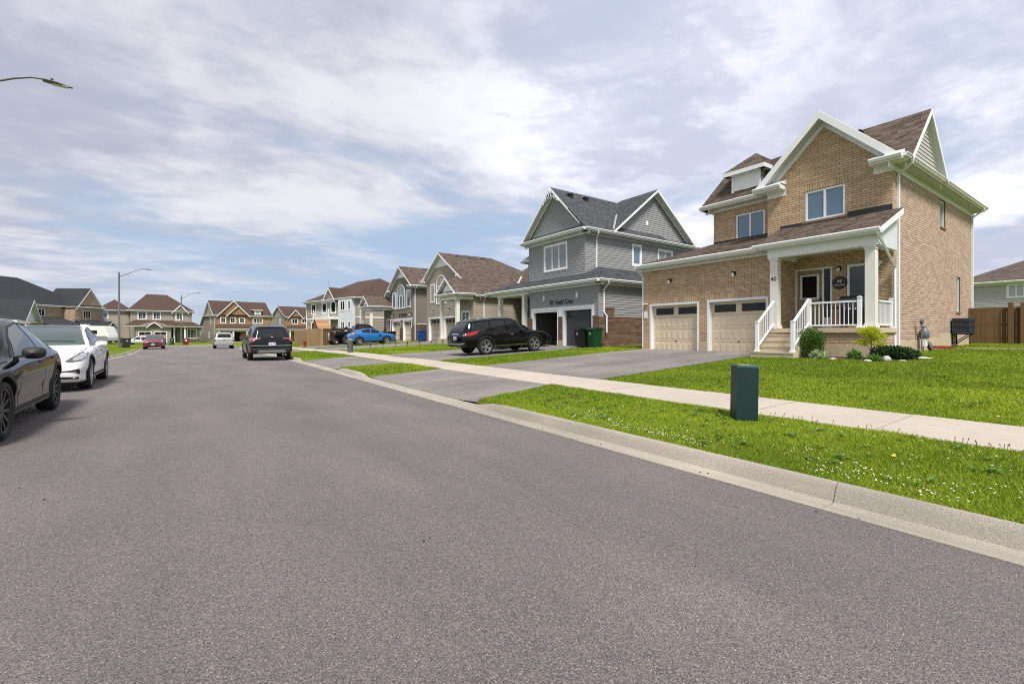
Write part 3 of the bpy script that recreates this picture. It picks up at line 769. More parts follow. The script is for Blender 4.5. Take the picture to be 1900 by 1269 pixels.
    def railing(s, a, b, h=.86, lift=.09, nb=12, posts=(1, 1), pz=(0, 0), mat=None, ph=1.0):
        """a-b: floor points"""
        a, b = V(a), V(b); mat = mat or vinyl_white; m = MB()
        m.bar(a+UP*h, b+UP*h, .07, .055); m.bar(a+UP*lift, b+UP*lift, .055, .045); r = s.b(m, 'railing', mat)
        for k in range(nb):
            p = a+(b-a)*((k+.5)/nb); g = MB(); g.box(p.x-.0105, p.x+.0105, p.y-.0105, p.y+.0105, p.z+lift, p.z+h-.01); s.b(g, 'baluster', mat, r)
        for p, on, dz in ((a, posts[0], pz[0]), (b, posts[1], pz[1])):
            if on:
                g = MB(); g.box(p.x-.05, p.x+.05, p.y-.05, p.y+.05, p.z-dz, p.z+ph-.05); g.box(p.x-.062, p.x+.062, p.y-.062, p.y+.062, p.z+ph-.05, p.z+ph-.02); g.box(p.x-.03, p.x+.03, p.y-.03, p.y+.03, p.z+ph-.02, p.z+ph)
                g.box(p.x-.075, p.x+.075, p.y-.075, p.y+.075, p.z-dz, p.z-dz+.05); s.b(g, 'post', mat, r)
        return r
    def lantern(s, p, n, k=1.0):
        p, n = V(p), V(n); m = MB(); m.par(p-V((.05, .05, .08))*k, V((.1, 0, 0))*k, V((0, .1, 0))*k, V((0, 0, .16))*k); sd = n.cross(UP)
        m = MB(); m.par(p-sd*.045*k-UP*.06*k, sd*.09*k, n*.025*k, UP*.14*k); m.bar(p+UP*.05*k, p+n*.16*k+UP*.06*k, .03*k, .03*k); m.lathe([(0.001, .10*k), (.075*k, .03*k), (.06*k, .015*k), (.001, .015*k)], 10, p+n*.17*k)
        r = s.b(m, 'wall_lantern', metal_dark); g = MB(); g.lathe([(.055*k, .014*k), (.045*k, -.12*k), (.001, -.13*k)], 10, p+n*.17*k); s.b(g, 'lamp_glass', lamp_glass, r); return r
def vent_box(h, p, name='roof_vent', mat=None, k=1.0):
    p = V(p); m = MB(); m.box(p.x-.17*k, p.x+.17*k, p.y-.17*k, p.y+.17*k, p.z-.1, p.z+.10*k); m.box(p.x-.21*k, p.x+.21*k, p.y-.21*k, p.y+.21*k, p.z+.10*k, p.z+.14*k); h.b(m, name, mat or metal_dark)
def vent_pipe(h, p, hh=.45):
    m = MB(); p = V(p); m.tube([p-UP*.2, p+UP*hh], .045, 10); h.b(m, 'vent_pipe', black_pl)
def text_obj(s, txt, size, loc_m, mat, parent=None, name='lettering', extrude=.006, shear=0, bold=0, space=1.0):
    cu = bpy.data.curves.new(name, 'FONT'); cu.body = txt; cu.size = size; cu.extrude = extrude; cu.align_x = 'CENTER'; cu.align_y = 'CENTER'; cu.shear = shear; cu.offset = bold; cu.space_character = space
    t = bpy.data.objects.new('tmp_text', cu); C.objects.link(t); dg = bpy.context.evaluated_depsgraph_get(); me = bpy.data.meshes.new_from_object(t.evaluated_get(dg)); bpy.data.objects.remove(t)
    me.materials.clear(); me.materials.append(mat); o = bpy.data.objects.new(name, me); C.objects.link(o)
    if parent: o.parent = parent
    o.matrix_local = loc_m; return o
def face_m(o, u, off):
    """matrix for flat things on a wall: x along u, y up, z outward"""
    u = V(u).normalized(); n = u.cross(UP); return Matrix.Translation(V(o)-V(off)) @ Matrix((u, UP, n)).transposed().to_4x4()
p3 = lambda Y, X, z: V((-Y, X, z))
FU, RU, LU, BU = V((1, 0, 0)), V((0, 1, 0)), V((0, -1, 0)), V((-1, 0, 0))     # along a front, right side, left side, back wall
FN, RN, LN, BN = V((0, -1, 0)), V((1, 0, 0)), V((-1, 0, 0)), V((0, 1, 0))
fo = lambda X: V((0, X, 0))
ro = lambda Y: V((-Y, 0, 0))
def frect(Ya, Yb, z0, z1): return rect(-max(Ya, Yb), -min(Ya, Yb), z0, z1)
def fop(Ya, Yb, z0, z1): return (-max(Ya, Yb), -min(Ya, Yb), z0, z1)
# ------------------------------------------------------------ number 40: tan brick house beside the near lawn
h = House('brick_house', 'tan brick two-storey house numbered 40 with white railed porch and double garage', (-11, 18.0, 0.45))
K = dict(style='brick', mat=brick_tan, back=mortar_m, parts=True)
# garage
gops = [fop(11.65, 14.27, .42, 2.76), fop(8.72, 11.27, .42, 2.78)]
h.wall(fo(18), FU, frect(14.62, 8.4, .40, 4.40), gops, name='garage_wall', reveal=.25, soldier=[fop(11.60, 14.32, 2.76, 3.0), fop(8.69, 11.32, 2.78, 3.02)], **K)
for q in gops: h.garage(fo(18), FU, q[0], q[1], q[2]+.02, q[3], gar_tan, rows=3, cols=8)
m = MB(); m.box(-11.66, -11.26, 17.98, 18.2, .2, 1.0); h.b(m, 'foundation', foundation_m)
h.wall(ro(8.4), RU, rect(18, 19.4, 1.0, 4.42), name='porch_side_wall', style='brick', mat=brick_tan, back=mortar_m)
h.wall(-ro(-14.62), LU, rect(-30, -18, .3, 4.42), name='garage_side_wall', mat=brick_pink, style='plain')
# gabled front
gw = [fop(6.69, 8.03, 5.66, 6.82)]; dw = fop(7.11, 8.37, 1.53, 3.84); lw = fop(5.80, 6.66, 2.60, 3.84)
h.wall(fo(19.4), FU, [(-9.43, .5), (-5.32, .5), (-5.32, 7.15), (-7.375, 9.20), (-9.43, 7.15)], gw+[dw, lw], name='front_wall', soldier=[fop(6.6, 8.12, 6.82, 7.06)], **K)
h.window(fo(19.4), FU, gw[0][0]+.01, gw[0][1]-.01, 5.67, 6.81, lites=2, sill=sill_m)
h.window(fo(19.4), FU, lw[0]+.01, lw[1]-.01, lw[2]+.01, lw[3]-.01, lites=1, sill=sill_m, fw=.08, glass=M('porch_glass', (.03, .045, .045), .02, spec=.6))
# front door with side light
pl = h.plane(fo(19.4), FU); m = MB(); a0, a1 = dw[0], dw[1]
for x in (a0, a0+.93, a1-.06): m.par(pl(x, 1.53, -.08), (.06, 0, 0), (0, -.09, 0), (0, 0, 2.31))
m.par(pl(a0+.06, 3.77, -.08), (a1-a0-.12, 0, 0), (0, -.088, 0), (0, 0, .07)); fr = h.b(m, 'door_frame', trim_white)
m = MB(); m.par(pl(a0+.06, 1.55, -.07), (.87, 0, 0), (0, -.045, 0), (0, 0, 2.22)); d = h.b(m, 'front_door', door_tan)
m = MB()
for (x0, x1, z0, z1) in ((.17, .24, 2.66, 3.60), (.75, .82, 2.66, 3.60), (.24, .75, 2.66, 2.72), (.24, .75, 3.54, 3.60)): m.par(pl(a0+x0, z0, -.025), (x1-x0, 0, 0), (0, -.025, 0), (0, 0, z1-z0))
h.b(m, 'window_trim', trim_white, d); m = MB(); m.par(pl(a0+.24, 2.72, -.025), (.51, 0, 0), (0, -.01, 0), (0, 0, .82)); h.b(m, 'pane', glass_dark, d)
m = MB(); m.par(pl(a0+.86, 2.52, -.025), (.035, 0, 0), (0, -.05, 0), (0, 0, .16)); h.b(m, 'handle', metal_dark, d)
m = MB(); m.par(pl(a0+.99, 1.95, -.06), (a1-a0-1.05, 0, 0), (0, -.02, 0), (0, 0, 1.82)); h.b(m, 'side_light', glass_dark, fr); m = MB(); m.par(pl(a0+.99, 1.55, -.06), (a1-a0-1.05, 0, 0), (0, -.03, 0), (0, 0, .40)); h.b(m, 'door_panel', trim_white, fr)
# left part with the mansard
lo = [fop(9.93, 11.23, 5.58, 6.74)]
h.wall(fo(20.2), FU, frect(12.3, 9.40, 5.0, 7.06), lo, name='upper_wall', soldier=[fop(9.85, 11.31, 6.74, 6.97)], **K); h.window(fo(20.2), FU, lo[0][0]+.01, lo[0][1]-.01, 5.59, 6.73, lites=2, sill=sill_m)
h.wall(-ro(-12.3), LU, rect(-30.2, -20.2, .4, 7.1), name='left_side_wall', mat=brick_pink)
h.wall(-ro(-9.43), LU, rect(-20.2, -19.4, 4.0, 7.15), name='return_wall', mat=brick_tan)
h.wall(V((0, 30.2, 0)), BU, rect(5.32, 14.6, .5, 7.1), name='rear_wall', mat=brick_pink)
# long side wall
so = [(25.0, 25.72, 5.72, 6.84), (27.5, 28.12, 2.30, 3.85)]
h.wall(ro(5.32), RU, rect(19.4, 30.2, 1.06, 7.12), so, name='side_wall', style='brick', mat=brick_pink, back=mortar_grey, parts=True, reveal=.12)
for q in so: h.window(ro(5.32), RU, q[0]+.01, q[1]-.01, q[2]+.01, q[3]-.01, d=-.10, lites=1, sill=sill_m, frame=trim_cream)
m = MB(); m.par((-5.338, 19.4, .2), (.044, 0, 0), (0, 10.8, 0), (0, 0, .86)); m.par((-5.336, 22.6, 1.05), (.040, 0, 0), (0, 7.6, 0), (0, 0, .12)); m.par((-5.334, 24.95, 1.165), (.036, 0, 0), (0, 5.25, 0), (0, 0, .17)); h.b(m, 'foundation', foundation_m)
# porch: slab, base, steps
m = MB(); m.box(-8.4, -5.18, 17.38, 19.4, 1.37, 1.53); h.b(m, 'porch_slab', step_m)
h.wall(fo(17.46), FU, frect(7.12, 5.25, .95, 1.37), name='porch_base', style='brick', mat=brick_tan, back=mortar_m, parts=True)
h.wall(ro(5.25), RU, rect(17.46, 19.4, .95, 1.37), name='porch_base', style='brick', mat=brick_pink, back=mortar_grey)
m = MB(); m.box(-8.38, -5.235, 17.44, 19.4, .2, .95); h.b(m, 'foundation', foundation_m)
for k in range(5):
    m = MB(); x0 = 16.2+.29*k; zt = .71+.205*k; e = .12 if k == 0 else 0
    m.box(-8.36-e, -7.10+e*.4, x0, 17.40, zt-.205 if k else .2, zt-.05); m.box(-8.36-e, -7.10+e*.4, x0-.02, 17.40, zt-.05, zt); h.b(m, 'step', step_m) if k < 4 else None
m = MB(); m.box(-7.10, -7.04, 16.5, 17.43, .2, .9); h.b(m, 'step_cheek', step_m)
for ya, yb in ((8.48, 8.21), (5.54, 5.27)): h.column(-ya, -yb, 17.60, 17.87, 1.53, 4.14)
m = MB(); m.box(-8.55, -5.20, 17.56, 17.90, 4.14, 4.50); m.box(-5.47, -5.22, 17.90, 19.4, 4.14, 4.5); m.box(-8.55, -8.3, 17.90, 19.4, 4.14, 4.5); h.b(m, 'porch_beam', trim_white)
m = MB(); m.box(-8.3, -5.47, 17.9, 19.4, 4.30, 4.33); h.b(m, 'porch_ceiling', soffit_m)
pl = h.plane(ro(5.22), RU); m = MB()
for k in range(15):
    x = 17.62+.119*k; zt = 4.66+(x-17.35)*.434-.09; h.solid(m, pl, [(x, 4.5), (x+.112, 4.5), (x+.112, zt+.05), (x, zt)], .012, .012)
m.par((-5.232, 17.6, 4.14), (.025, 0, 0), (0, 1.8, 0), (0, 0, .38)); h.b(m, 'gable_boarding', sid_white)
S = dict(pieces=sh_brown, parts=True)
h.roof([p3(8.95, 17.35, 4.66), p3(5.05, 17.35, 4.66), p3(5.05, 19.39, 5.55), p3(8.95, 19.39, 5.55)], sh_brown_t, **S)
h.eave(p3(8.95, 17.35, 4.65), p3(5.05, 17.35, 4.65), FN, .22, fz=False); h.rake(p3(5.05, 17.35, 4.65), p3(5.05, 19.39, 5.53), RN, .17, h=.17, frieze=0)
m = MB()
for k, (ya, yb, zz) in enumerate(((5.33, 6.62, 5.74), (6.62, 8.12, 5.56), (8.12, 8.92, 5.66))): m.par((-yb, 19.375, 5.2), (yb-ya, 0, 0), (0, .02, 0), (0, 0, zz-5.2))
m.par((-12.3, 20.175, 5.2), (2.9, 0, 0), (0, .022, 0), (0, 0, .46)); h.b(m, 'flashing', flash_m)
# garage roof (hipped at its far end)
h.roof([p3(14.72, 17.62, 4.64), p3(8.7, 17.62, 4.64), p3(8.7, 20.2, 5.58), p3(12.3, 20.2, 5.58)], sh_brown_t, **S)
h.roof([p3(14.72, 30, 4.64), p3(14.72, 17.62, 4.64), p3(12.3, 20.2, 5.58), p3(12.3, 30, 5.58)], sh_brown_t)
h.eave(p3(14.72, 17.62, 4.64), p3(8.55, 17.62, 4.64), FN, .38, frieze=.10); h.eave(p3(14.72, 30, 4.64), p3(14.72, 17.62, 4.64), LN, .10, fz=False)
h.downspout([p3(14.80, 17.56, 4.52), p3(14.80, 17.62, 4.44), p3(14.70, 17.95, 4.22), p3(14.70, 18.04, 4.1), p3(14.70, 18.04, .6)])
# gabled roof, side gable, main hip
h.roof([p3(5.0, 18.95, 7.25), p3(5.0, 24, 7.25), p3(7.375, 24, 9.62), p3(7.375, 18.95, 9.62)], sh_brown_t, edge=trim_white)
h.roof([p3(9.75, 18.95, 7.25), p3(9.75, 24, 7.25), p3(7.375, 24, 9.62), p3(7.375, 18.95, 9.62)], sh_brown_t, edge=trim_white)
h.rake(p3(5.36, 18.95, 7.60), p3(7.375, 18.95, 9.61), FN, .45, h=.21, frieze=.14); h.rake(p3(9.39, 18.95, 7.60), p3(7.375, 18.95, 9.61), FN, .45, h=.21, frieze=.14)
for a, b in ((5.02, 5.42), (9.73, 9.33)):
    m = MB(); m.extr([p3(a, 18.928, 7.26), p3(b, 18.928, 7.65), p3(b, 18.928, 7.26)], (0, .46, 0)); h.b(m, 'barge_foot', trim_white)
h.roof([p3(4.82, 19.50, 7.28), p3(7.375, 19.50, 7.28), p3(7.375, 21.6, 9.38), p3(4.82, 21.6, 9.38)], sh_brown_t, **S)
h.roof([p3(4.82, 23.7, 7.28), p3(7.375, 23.7, 7.28), p3(7.375, 21.6, 9.38), p3(4.82, 21.6, 9.38)], sh_brown_t)
h.rake(p3(4.82, 19.50, 7.27), p3(4.82, 21.6, 9.37), RN, .20, h=.13, frieze=.10); h.rake(p3(4.82, 23.7, 7.27), p3(4.82, 21.6, 9.37), RN, .20, h=.13, frieze=.10)
h.wall(ro(5.02), RU, [(19.75, 7.3), (23.45, 7.3), (21.6, 9.17)], name='gable_wall', style='siding', mat=sid_light, parts=True)
h.roof([p3(4.95, 18.95, 7.27), p3(4.95, 30.6, 7.27), p3(8.82, 26.7, 9.9), p3(8.82, 23.7, 9.9)], sh_brown_t)
h.roof([p3(4.95, 30.6, 7.27), p3(12.7, 30.6, 7.27), p3(8.82, 26.7, 9.9)], sh_brown_t)
h.roof([p3(12.7, 30.6, 7.27), p3(12.7, 20.6, 7.27), p3(8.82, 23.7, 9.9), p3(8.82, 26.7, 9.9)], sh_brown_t)
h.eave(p3(4.95, 18.95, 7.27), p3(4.95, 30.6, 7.27), RN, .37, frieze=.20); h.eave(p3(5.84, 18.95, 7.27), p3(4.95, 18.95, 7.27), FN, .43, fz=False); h.eave(p3(9.78, 18.95, 7.27), p3(8.72, 18.95, 7.27), FN, .43, fz=False)
for a, b, c, d in ((5.84, 5.32, 5.84, 4.96), (9.43, 8.72, 9.77, 8.73)):
    m = MB(); m.par(p3(a, 19.37, 6.86), (a-b, 0, 0), (0, .029, 0), (0, 0, .22)); m.box(-c, -d, 18.97, 19.40, 7.075, 7.10); m.par(p3(c, 18.99, 7.08), (.02, 0, 0), (0, .38, 0), (0, 0, .18)); m.par(p3(d+.02, 18.99, 7.08), (.02, 0, 0), (0, .38, 0), (0, 0, .18)); h.b(m, 'eave_return_box', trim_white)
for a, b in ((5.86, 5.0), (9.76, 8.70)):
    m = MB(); m.extr([p3(a, 18.93, 7.29), p3(a, 19.4, 7.29), p3(a, 19.4, 7.50)], p3(b, 0, 0)-p3(a, 0, 0)); h.b(m, 'eave_return', trim_white)
# mansard, dormer
h.roof([p3(12.72, 19.8, 7.36), p3(9.5, 19.8, 7.36), p3(9.5, 20.55, 8.75), p3(11.95, 20.55, 8.75)], sh_brown_t, **S)
h.roof([p3(12.72, 30, 7.36), p3(12.72, 19.8, 7.36), p3(11.95, 20.55, 8.75), p3(11.95, 29, 8.75)], sh_brown_t)
h.roof([p3(11.95, 20.55, 8.75), p3(8, 20.55, 8.75), p3(8.82, 22.9, 9.85), p3(9.6, 22.9, 9.85)], sh_brown_t, **S)
h.roof([p3(11.95, 29, 8.75), p3(11.95, 20.55, 8.75), p3(9.6, 22.9, 9.85), p3(9.6, 27, 9.85)], sh_brown_t)
h.eave(p3(12.72, 19.8, 7.36), p3(9.4, 19.8, 7.36), FN, .40, frieze=.12); h.eave(p3(12.72, 30, 7.36), p3(12.72, 19.8, 7.36), LN, .40, frieze=.12)
h.wall(fo(20.0), FU, frect(11.3, 10.0, 7.45, 8.6), name='dormer_wall', mat=trim_white)
h.wall(ro(10.0), RU, rect(20.0, 21.2, 7.45, 8.6), name='dormer_wall', style='siding', mat=sid_light); h.wall(-ro(-11.3), LU, rect(-21.2, -20.0, 7.45, 8.6), name='dormer_wall', style='plain', mat=sid_light)
pl = h.plane(fo(20.0), FU); m = MB()
for q in ((-11.3, -11.2, 7.5, 8.5), (-10.1, -10.0, 7.5, 8.5), (-11.2, -10.1, 7.5, 7.58), (-11.2, -10.1, 8.42, 8.5)): m.par(pl(q[0], q[2]), (q[1]-q[0], 0, 0), (0, -.03, 0), (0, 0, q[3]-q[2]))
h.b(m, 'dormer_trim', vinyl_white); m = MB(); m.par(p3(11.4, 19.97, 7.42), (1.5, 0, 0), (0, .06, 0), (0, 0, .09)); h.b(m, 'flashing', flash_m)
a, b, c, ap, bk = p3(11.55, 19.75, 8.62), p3(9.75, 19.75, 8.62), p3(9.75, 22.4, 8.62), p3(10.65, 20.85, 9.52), p3(10.65, 22.4, 9.52)
h.roof([a, b, ap], sh_brown_t, **S); h.roof([b, c, bk, ap], sh_brown_t, **S); h.roof([p3(11.55, 22.4, 8.62), a, ap, bk], sh_brown_t)
h.eave(a, b, FN, .25, gut=False, fz=False); h.eave(b, c, RN, .25, gut=False, fz=False); h.eave(p3(11.55, 22, 8.62), a, LN, .25, gut=False, fz=False)
m = MB(); m.bar(p3(9.5, 21.0, 8.95), p3(9.15, 21.5, 8.5), .16, .03); h.b(m, 'valley_flashing', trim_white)
vent_box(h, p3(6.75, 20.6, 8.86), k=.9); vent_pipe(h, p3(6.0, 20.2, 8.0), .32); vent_pipe(h, p3(6.35, 20.2, 8.0), .2)
# downspouts, lights, small fixtures
h.downspout([p3(4.87, 19.6, 7.16), p3(4.87, 19.62, 7.05), p3(5.27, 19.78, 6.78), p3(5.27, 19.78, 6.65), p3(5.27, 19.78, .75)])
h.downspout([p3(4.87, 29.9, 7.16), p3(4.87, 29.95, 7.05), p3(5.27, 30.1, 6.8), p3(5.27, 30.1, .9)])
h.downspout([p3(5.15, 17.25, 4.56), p3(5.12, 17.3, 4.46), p3(5.2, 18.9, 3.72), p3(5.24, 19.3, 3.55), p3(5.24, 19.3, 3.4), p3(5.24, 19.32, .75)], r=.042)
for Y in (13.08, 10.04): h.lantern(p3(Y, 17.99, 3.78), FN, 1.0)
h.lantern(p3(6.86, 19.39, 3.72), FN, .95)
m = MB(); m.par(p3(5.33, 19.5, 4.45), (.05, 0, 0), (0, .14, 0), (0, 0, .22)); h.b(m, 'wall_vent', trim_white)
m = MB(); m.par(p3(5.72, 19.39, 3.76), (.12, 0, 0), (0, -.10, 0), (0, 0, .09)); m.tube([p3(5.66, 19.34, 3.78), p3(5.66, 19.2, 3.68), p3(5.66, 19.1, 3.72)], .04, 8); h.b(m, 'security_light', trim_white)
m = MB(); m.tube([p3(5.72, 19.37, 3.75), p3(5.86, 19.37, 3.2), p3(6.0, 19.37, 2.6)], .006, 5); h.b(m, 'cable', trim_cream)
m = MB(); m.par(p3(14.60, 17.98, 2.75), (.22, 0, 0), (0, -.10, 0), (0, 0, .06)); m.par(p3(14.57, 17.95, 2.1), (.16, 0, 0), (0, .04, 0), (0, 0, .32)); h.b(m, 'wall_box', trim_white)
# rails
r0 = p3(7.13, 17.52, 1.53)
h.railing(p3(7.13, 17.55, 1.53), p3(5.66, 17.55, 1.53), nb=12, ph=1.02); h.railing(p3(5.30, 17.98, 1.53), p3(5.30, 19.15, 1.53), nb=10, posts=(0, 1), ph=1.0)
for Y, nb, p in ((7.13, 9, (1, 0)), (8.30, 9, (1, 0))): h.railing(p3(Y, 16.33, .74), p3(Y, 17.50, 1.58), h=.94, lift=.12, nb=nb, posts=p, ph=1.04, pz=(.03, 0))
text_obj(h, '40', .21, face_m(p3(8.345, 17.597, 3.36), FU, h.base), black_pl, h.root, 'house_number', extrude=.004, bold=.003)
h.flush(300)
# ------------------------------------------------------------ number 42: grey sided house with one garage door open
h = House('sided_house', 'grey lap-sided house with one garage door open and two pointed gables', (-21, 18.5, .5))
h.pc = sh_slate_p; K = dict(style='siding', mat=sid_grey, parts=True, rowh=.147)
g1, g2 = fop(21.62, 24.24, .5, 2.86), fop(18.62, 21.20, .5, 2.86)
h.wall(fo(18.5), FU, frect(24.55, 18.15, .5, 4.15), [g1, g2], name='garage_wall', reveal=.2, **K)
h.garage(fo(18.5), FU, g2[0], g2[1], g2[2]+.06, g2[3], gar_coal, rows=3, cols=0)
pl = h.plane(fo(18.5), FU); m = MB(); a0, a1 = g1[0], g1[1]
m.par(pl(a0, .55, -.2), (.10, 0, 0), (0, -.22, 0), (0, 0, 2.3)); m.par(pl(a1-.10, .55, -.2), (.10, 0, 0), (0, -.22, 0), (0, 0, 2.3)); m.par(pl(a0+.1, 2.72, -.2), (a1-a0-.2, 0, 0), (0, -.215, 0), (0, 0, .13)); h.b(m, 'garage_door_frame', trim_white)
m = MB(); m.par(pl(-24.36, 2.86, .0), (5.86, 0, 0), (0, -.035, 0), (0, 0, .14)); m.par(pl(-24.36, 2.33, 0), (.12, 0, 0), (0, -.03, 0), (0, 0, .53)); m.par(pl(-18.62, 2.33, 0), (.12, 0, 0), (0, -.03, 0), (0, 0, .53)); m.par(pl(-21.6, 2.33, 0), (.38, 0, 0), (0, -.03, 0), (0, 0, .53)); h.b(m, 'garage_trim', trim_white)
m = MB(); m.m = 0
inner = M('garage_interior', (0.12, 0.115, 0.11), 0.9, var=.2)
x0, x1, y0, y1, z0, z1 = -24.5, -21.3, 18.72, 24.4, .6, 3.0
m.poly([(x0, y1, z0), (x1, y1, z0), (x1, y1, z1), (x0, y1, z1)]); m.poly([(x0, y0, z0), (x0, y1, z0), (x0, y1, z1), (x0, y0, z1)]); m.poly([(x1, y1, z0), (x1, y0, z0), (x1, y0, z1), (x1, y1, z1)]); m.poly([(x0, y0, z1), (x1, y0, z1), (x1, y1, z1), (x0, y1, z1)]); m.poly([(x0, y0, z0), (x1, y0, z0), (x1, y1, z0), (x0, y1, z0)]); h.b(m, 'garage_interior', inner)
m = MB(); m.par((-24.1, 19.0, 2.66), (2.4, 0, 0), (0, 2.4, .05), (0, 0, .05)); h.b(m, 'raised_garage_door', gar_coal)
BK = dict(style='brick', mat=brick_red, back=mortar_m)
for ya, yb, top, o_ in ((21.60, 21.22, 2.33, .02), (18.62, 18.15, 2.30, .02), (24.72, 24.26, 2.30, .02)):
    h.wall(fo(18.5-o_), FU, frect(ya, yb, .95, top), name='brick_pier', **BK); m = MB(); m.box(-ya-.01, -yb+.01, 18.5-o_-.03, 18.6, top, top+.07); h.b(m, 'pier_cap', sill_m); m = MB(); m.box(-ya+.005, -yb-.005, 18.49-o_, 18.6, .3, .95); h.b(m, 'foundation', foundation_m)
h.wall(ro(18.15), RU, rect(18.5, 26, 2.3, 4.15), name='side_wall', **K); h.wall(ro(18.12), RU, rect(18.46, 26, .5, 2.28), name='brick_skirt', bw=.36, bh=.12, jt=.02, **BK); h.wall(ro(18.11), RU, rect(18.9, 19.7, 2.34, 2.78), name='brick_skirt', **BK)
m = MB(); m.par((-18.16, 18.44, 2.28), (.07, 0, 0), (0, 7.5, 0), (0, 0, .05)); m.par((-18.16, 18.86, 2.78), (.08, 0, 0), (0, .88, 0), (0, 0, .06)); h.b(m, 'skirt_cap', sill_m)
m = MB(); m.box(-18.20, -18.10, 18.44, 18.56, 2.33, 4.1); h.b(m, 'corner_trim', sid_grey)
# upper storey
w1 = fop(21.98, 24.20, 5.58, 7.2)
h.wall(fo(19.5), FU, frect(25.92, 20.28, 4.9, 7.58), [w1], name='upper_wall', **K); h.window(fo(19.5), FU, w1[0], w1[1], w1[2], w1[3], lites=3, casing=.09, d=-.05, glass=(blg := M('glass_with_blinds', (.22, .25, .28), .06, spec=.6)))
sw1, sw2 = (23.85, 24.6, 5.95, 7.22), (26.5, 28.0, 5.9, 7.18)
h.wall(ro(20.28), RU, rect(19.5, 30.2, 4.9, 7.58), [sw1, sw2], name='upper_side_wall', **K)
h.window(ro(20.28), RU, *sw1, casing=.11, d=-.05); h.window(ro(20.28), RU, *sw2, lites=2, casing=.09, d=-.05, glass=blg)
m = MB(); m.box(-20.33, -20.25, 19.46, 19.55, 5.0, 7.55); h.b(m, 'corner_trim', sid_grey); m = MB(); m.box(-25.95, -25.87, 19.46, 19.55, 5.0, 7.55); h.b(m, 'corner_trim', sid_grey)
h.wall(fo(20.5), FU, frect(27.4, 25.92, 4.6, 6.7), name='upper_wall', style='siding', mat=sid_grey); h.wall(-ro(-27.4), LU, rect(-30, -20.5, .5, 6.7), mat=sid_grey); h.wall(V((0, 30.2, 0)), BU, rect(18.15, 27.4, .5, 7.5), name='rear_wall', mat=sid_grey); h.wall(-ro(-25.92), LU, rect(-20.5, -19.5, 4.6, 7.5), name='upper_wall', mat=sid_grey)
h.roof([p3(27.8, 20.1, 6.82), p3(25.9, 20.1, 6.82), p3(25.9, 22, 8.2), p3(26.7, 22, 8.2)], sh_slate); h.roof([p3(27.8, 28, 6.82), p3(27.8, 20.1, 6.82), p3(26.7, 22, 8.2), p3(26.7, 28, 8.2)], sh_slate); h.eave(p3(27.8, 20.1, 6.82), p3(26.3, 20.1, 6.82), FN, .4, fz=False); h.eave(p3(27.8, 28, 6.82), p3(27.8, 20.1, 6.82), LN, .4, fz=False)
# main roof: front gable, side gable
h.roof([p3(19.88, 19.06, 7.78), p3(19.88, 27, 7.78), p3(23.1, 27, 10.95), p3(23.1, 19.06, 10.95)], sh_slate); h.roof([p3(26.4, 27, 7.78), p3(26.4, 19.06, 7.78), p3(23.1, 19.06, 10.95), p3(23.1, 27, 10.95)], sh_slate)
h.rake(p3(20.35, 19.10, 8.22), p3(23.1, 19.06, 10.94), FN, .4, h=.13, frieze=.1); h.rake(p3(26.4, 19.06, 7.77), p3(23.1, 19.06, 10.94), FN, .4, h=.13, frieze=.1)
h.wall(fo(19.48), FU, [(-25.9, 7.8), (-20.3, 7.8), (-23.1, 10.6)], name='gable_wall', **K)
h.roof([p3(26.35, 19.08, 7.79), p3(20.0, 19.08, 7.79), p3(20.4, 19.47, 8.04), p3(25.9, 19.47, 8.04)], sh_slate, thick=.03, name='gable_skirt_roof')
h.eave(p3(26.4, 19.06, 7.77), p3(19.88, 19.06, 7.77), FN, .43, frieze=.14)
h.roof([p3(19.86, 21.5, 7.79), p3(23.1, 21.5, 7.79), p3(23.1, 25.9, 11.2), p3(19.86, 25.9, 11.2)], sh_slate); h.roof([p3(19.86, 30.4, 7.79), p3(23.1, 30.4, 7.79), p3(23.1, 25.9, 11.2), p3(19.86, 25.9, 11.2)], sh_slate)
h.roof([p3(23.1, 21.5, 7.79), p3(27, 21.5, 7.79), p3(23.1, 25.9, 11.2)], sh_slate)
h.rake(p3(19.86, 21.5, 7.78), p3(19.86, 25.9, 11.19), RN, .4, h=.13, frieze=.1); h.rake(p3(19.86, 30.4, 7.78), p3(19.86, 25.9, 11.19), RN, .4, h=.13, frieze=.1)
h.wall(ro(20.30), RU, [(21.9, 7.8), (29.9, 7.8), (25.9, 10.85)], name='gable_wall', **K)
h.roof([p3(19.88, 21.6, 7.79), p3(19.88, 30.3, 7.79), p3(20.29, 29.9, 8.02), p3(20.29, 22.0, 8.02)], sh_slate, thick=.03, name='gable_skirt_roof')
h.eave(p3(19.88, 19.06, 7.77), p3(19.88, 30.6, 7.77), RN, .41, frieze=.14)
m = MB(); m.par(p3(20.29, 25.15, 8.75), (.04, 0, 0), (0, .22, 0), (0, 0, .28)); h.b(m, 'gable_vent', trim_white)
# rear roof, pipe
h.roof([p3(20.5, 30.6, 7.2), p3(20.5, 36, 7.2), p3(22.6, 34, 8.6), p3(22.6, 30.6, 8.6)], sh_slate); h.roof([p3(20.5, 36, 7.2), p3(26, 36, 7.2), p3(22.6, 34, 8.6)], sh_slate); h.wall(ro(20.9), RU, rect(30.2, 35.6, .5, 7.2), name='rear_side_wall', style='siding', mat=sid_grey)
vent_pipe(h, p3(20.9, 31.6, 7.6), .75)
m = MB(); m.bar(p3(19.97, 21.6, 7.9), p3(21.55, 23.6, 9.45), .20, .05, up=(-.5, -.5, 1)); h.b(m, 'valley_flashing', M('pale_flashing', (.42, .44, .46), .5))
vent_box(h, p3(22.6, 20.3, 10.42)); vent_box(h, p3(22.6, 21.7, 10.42))
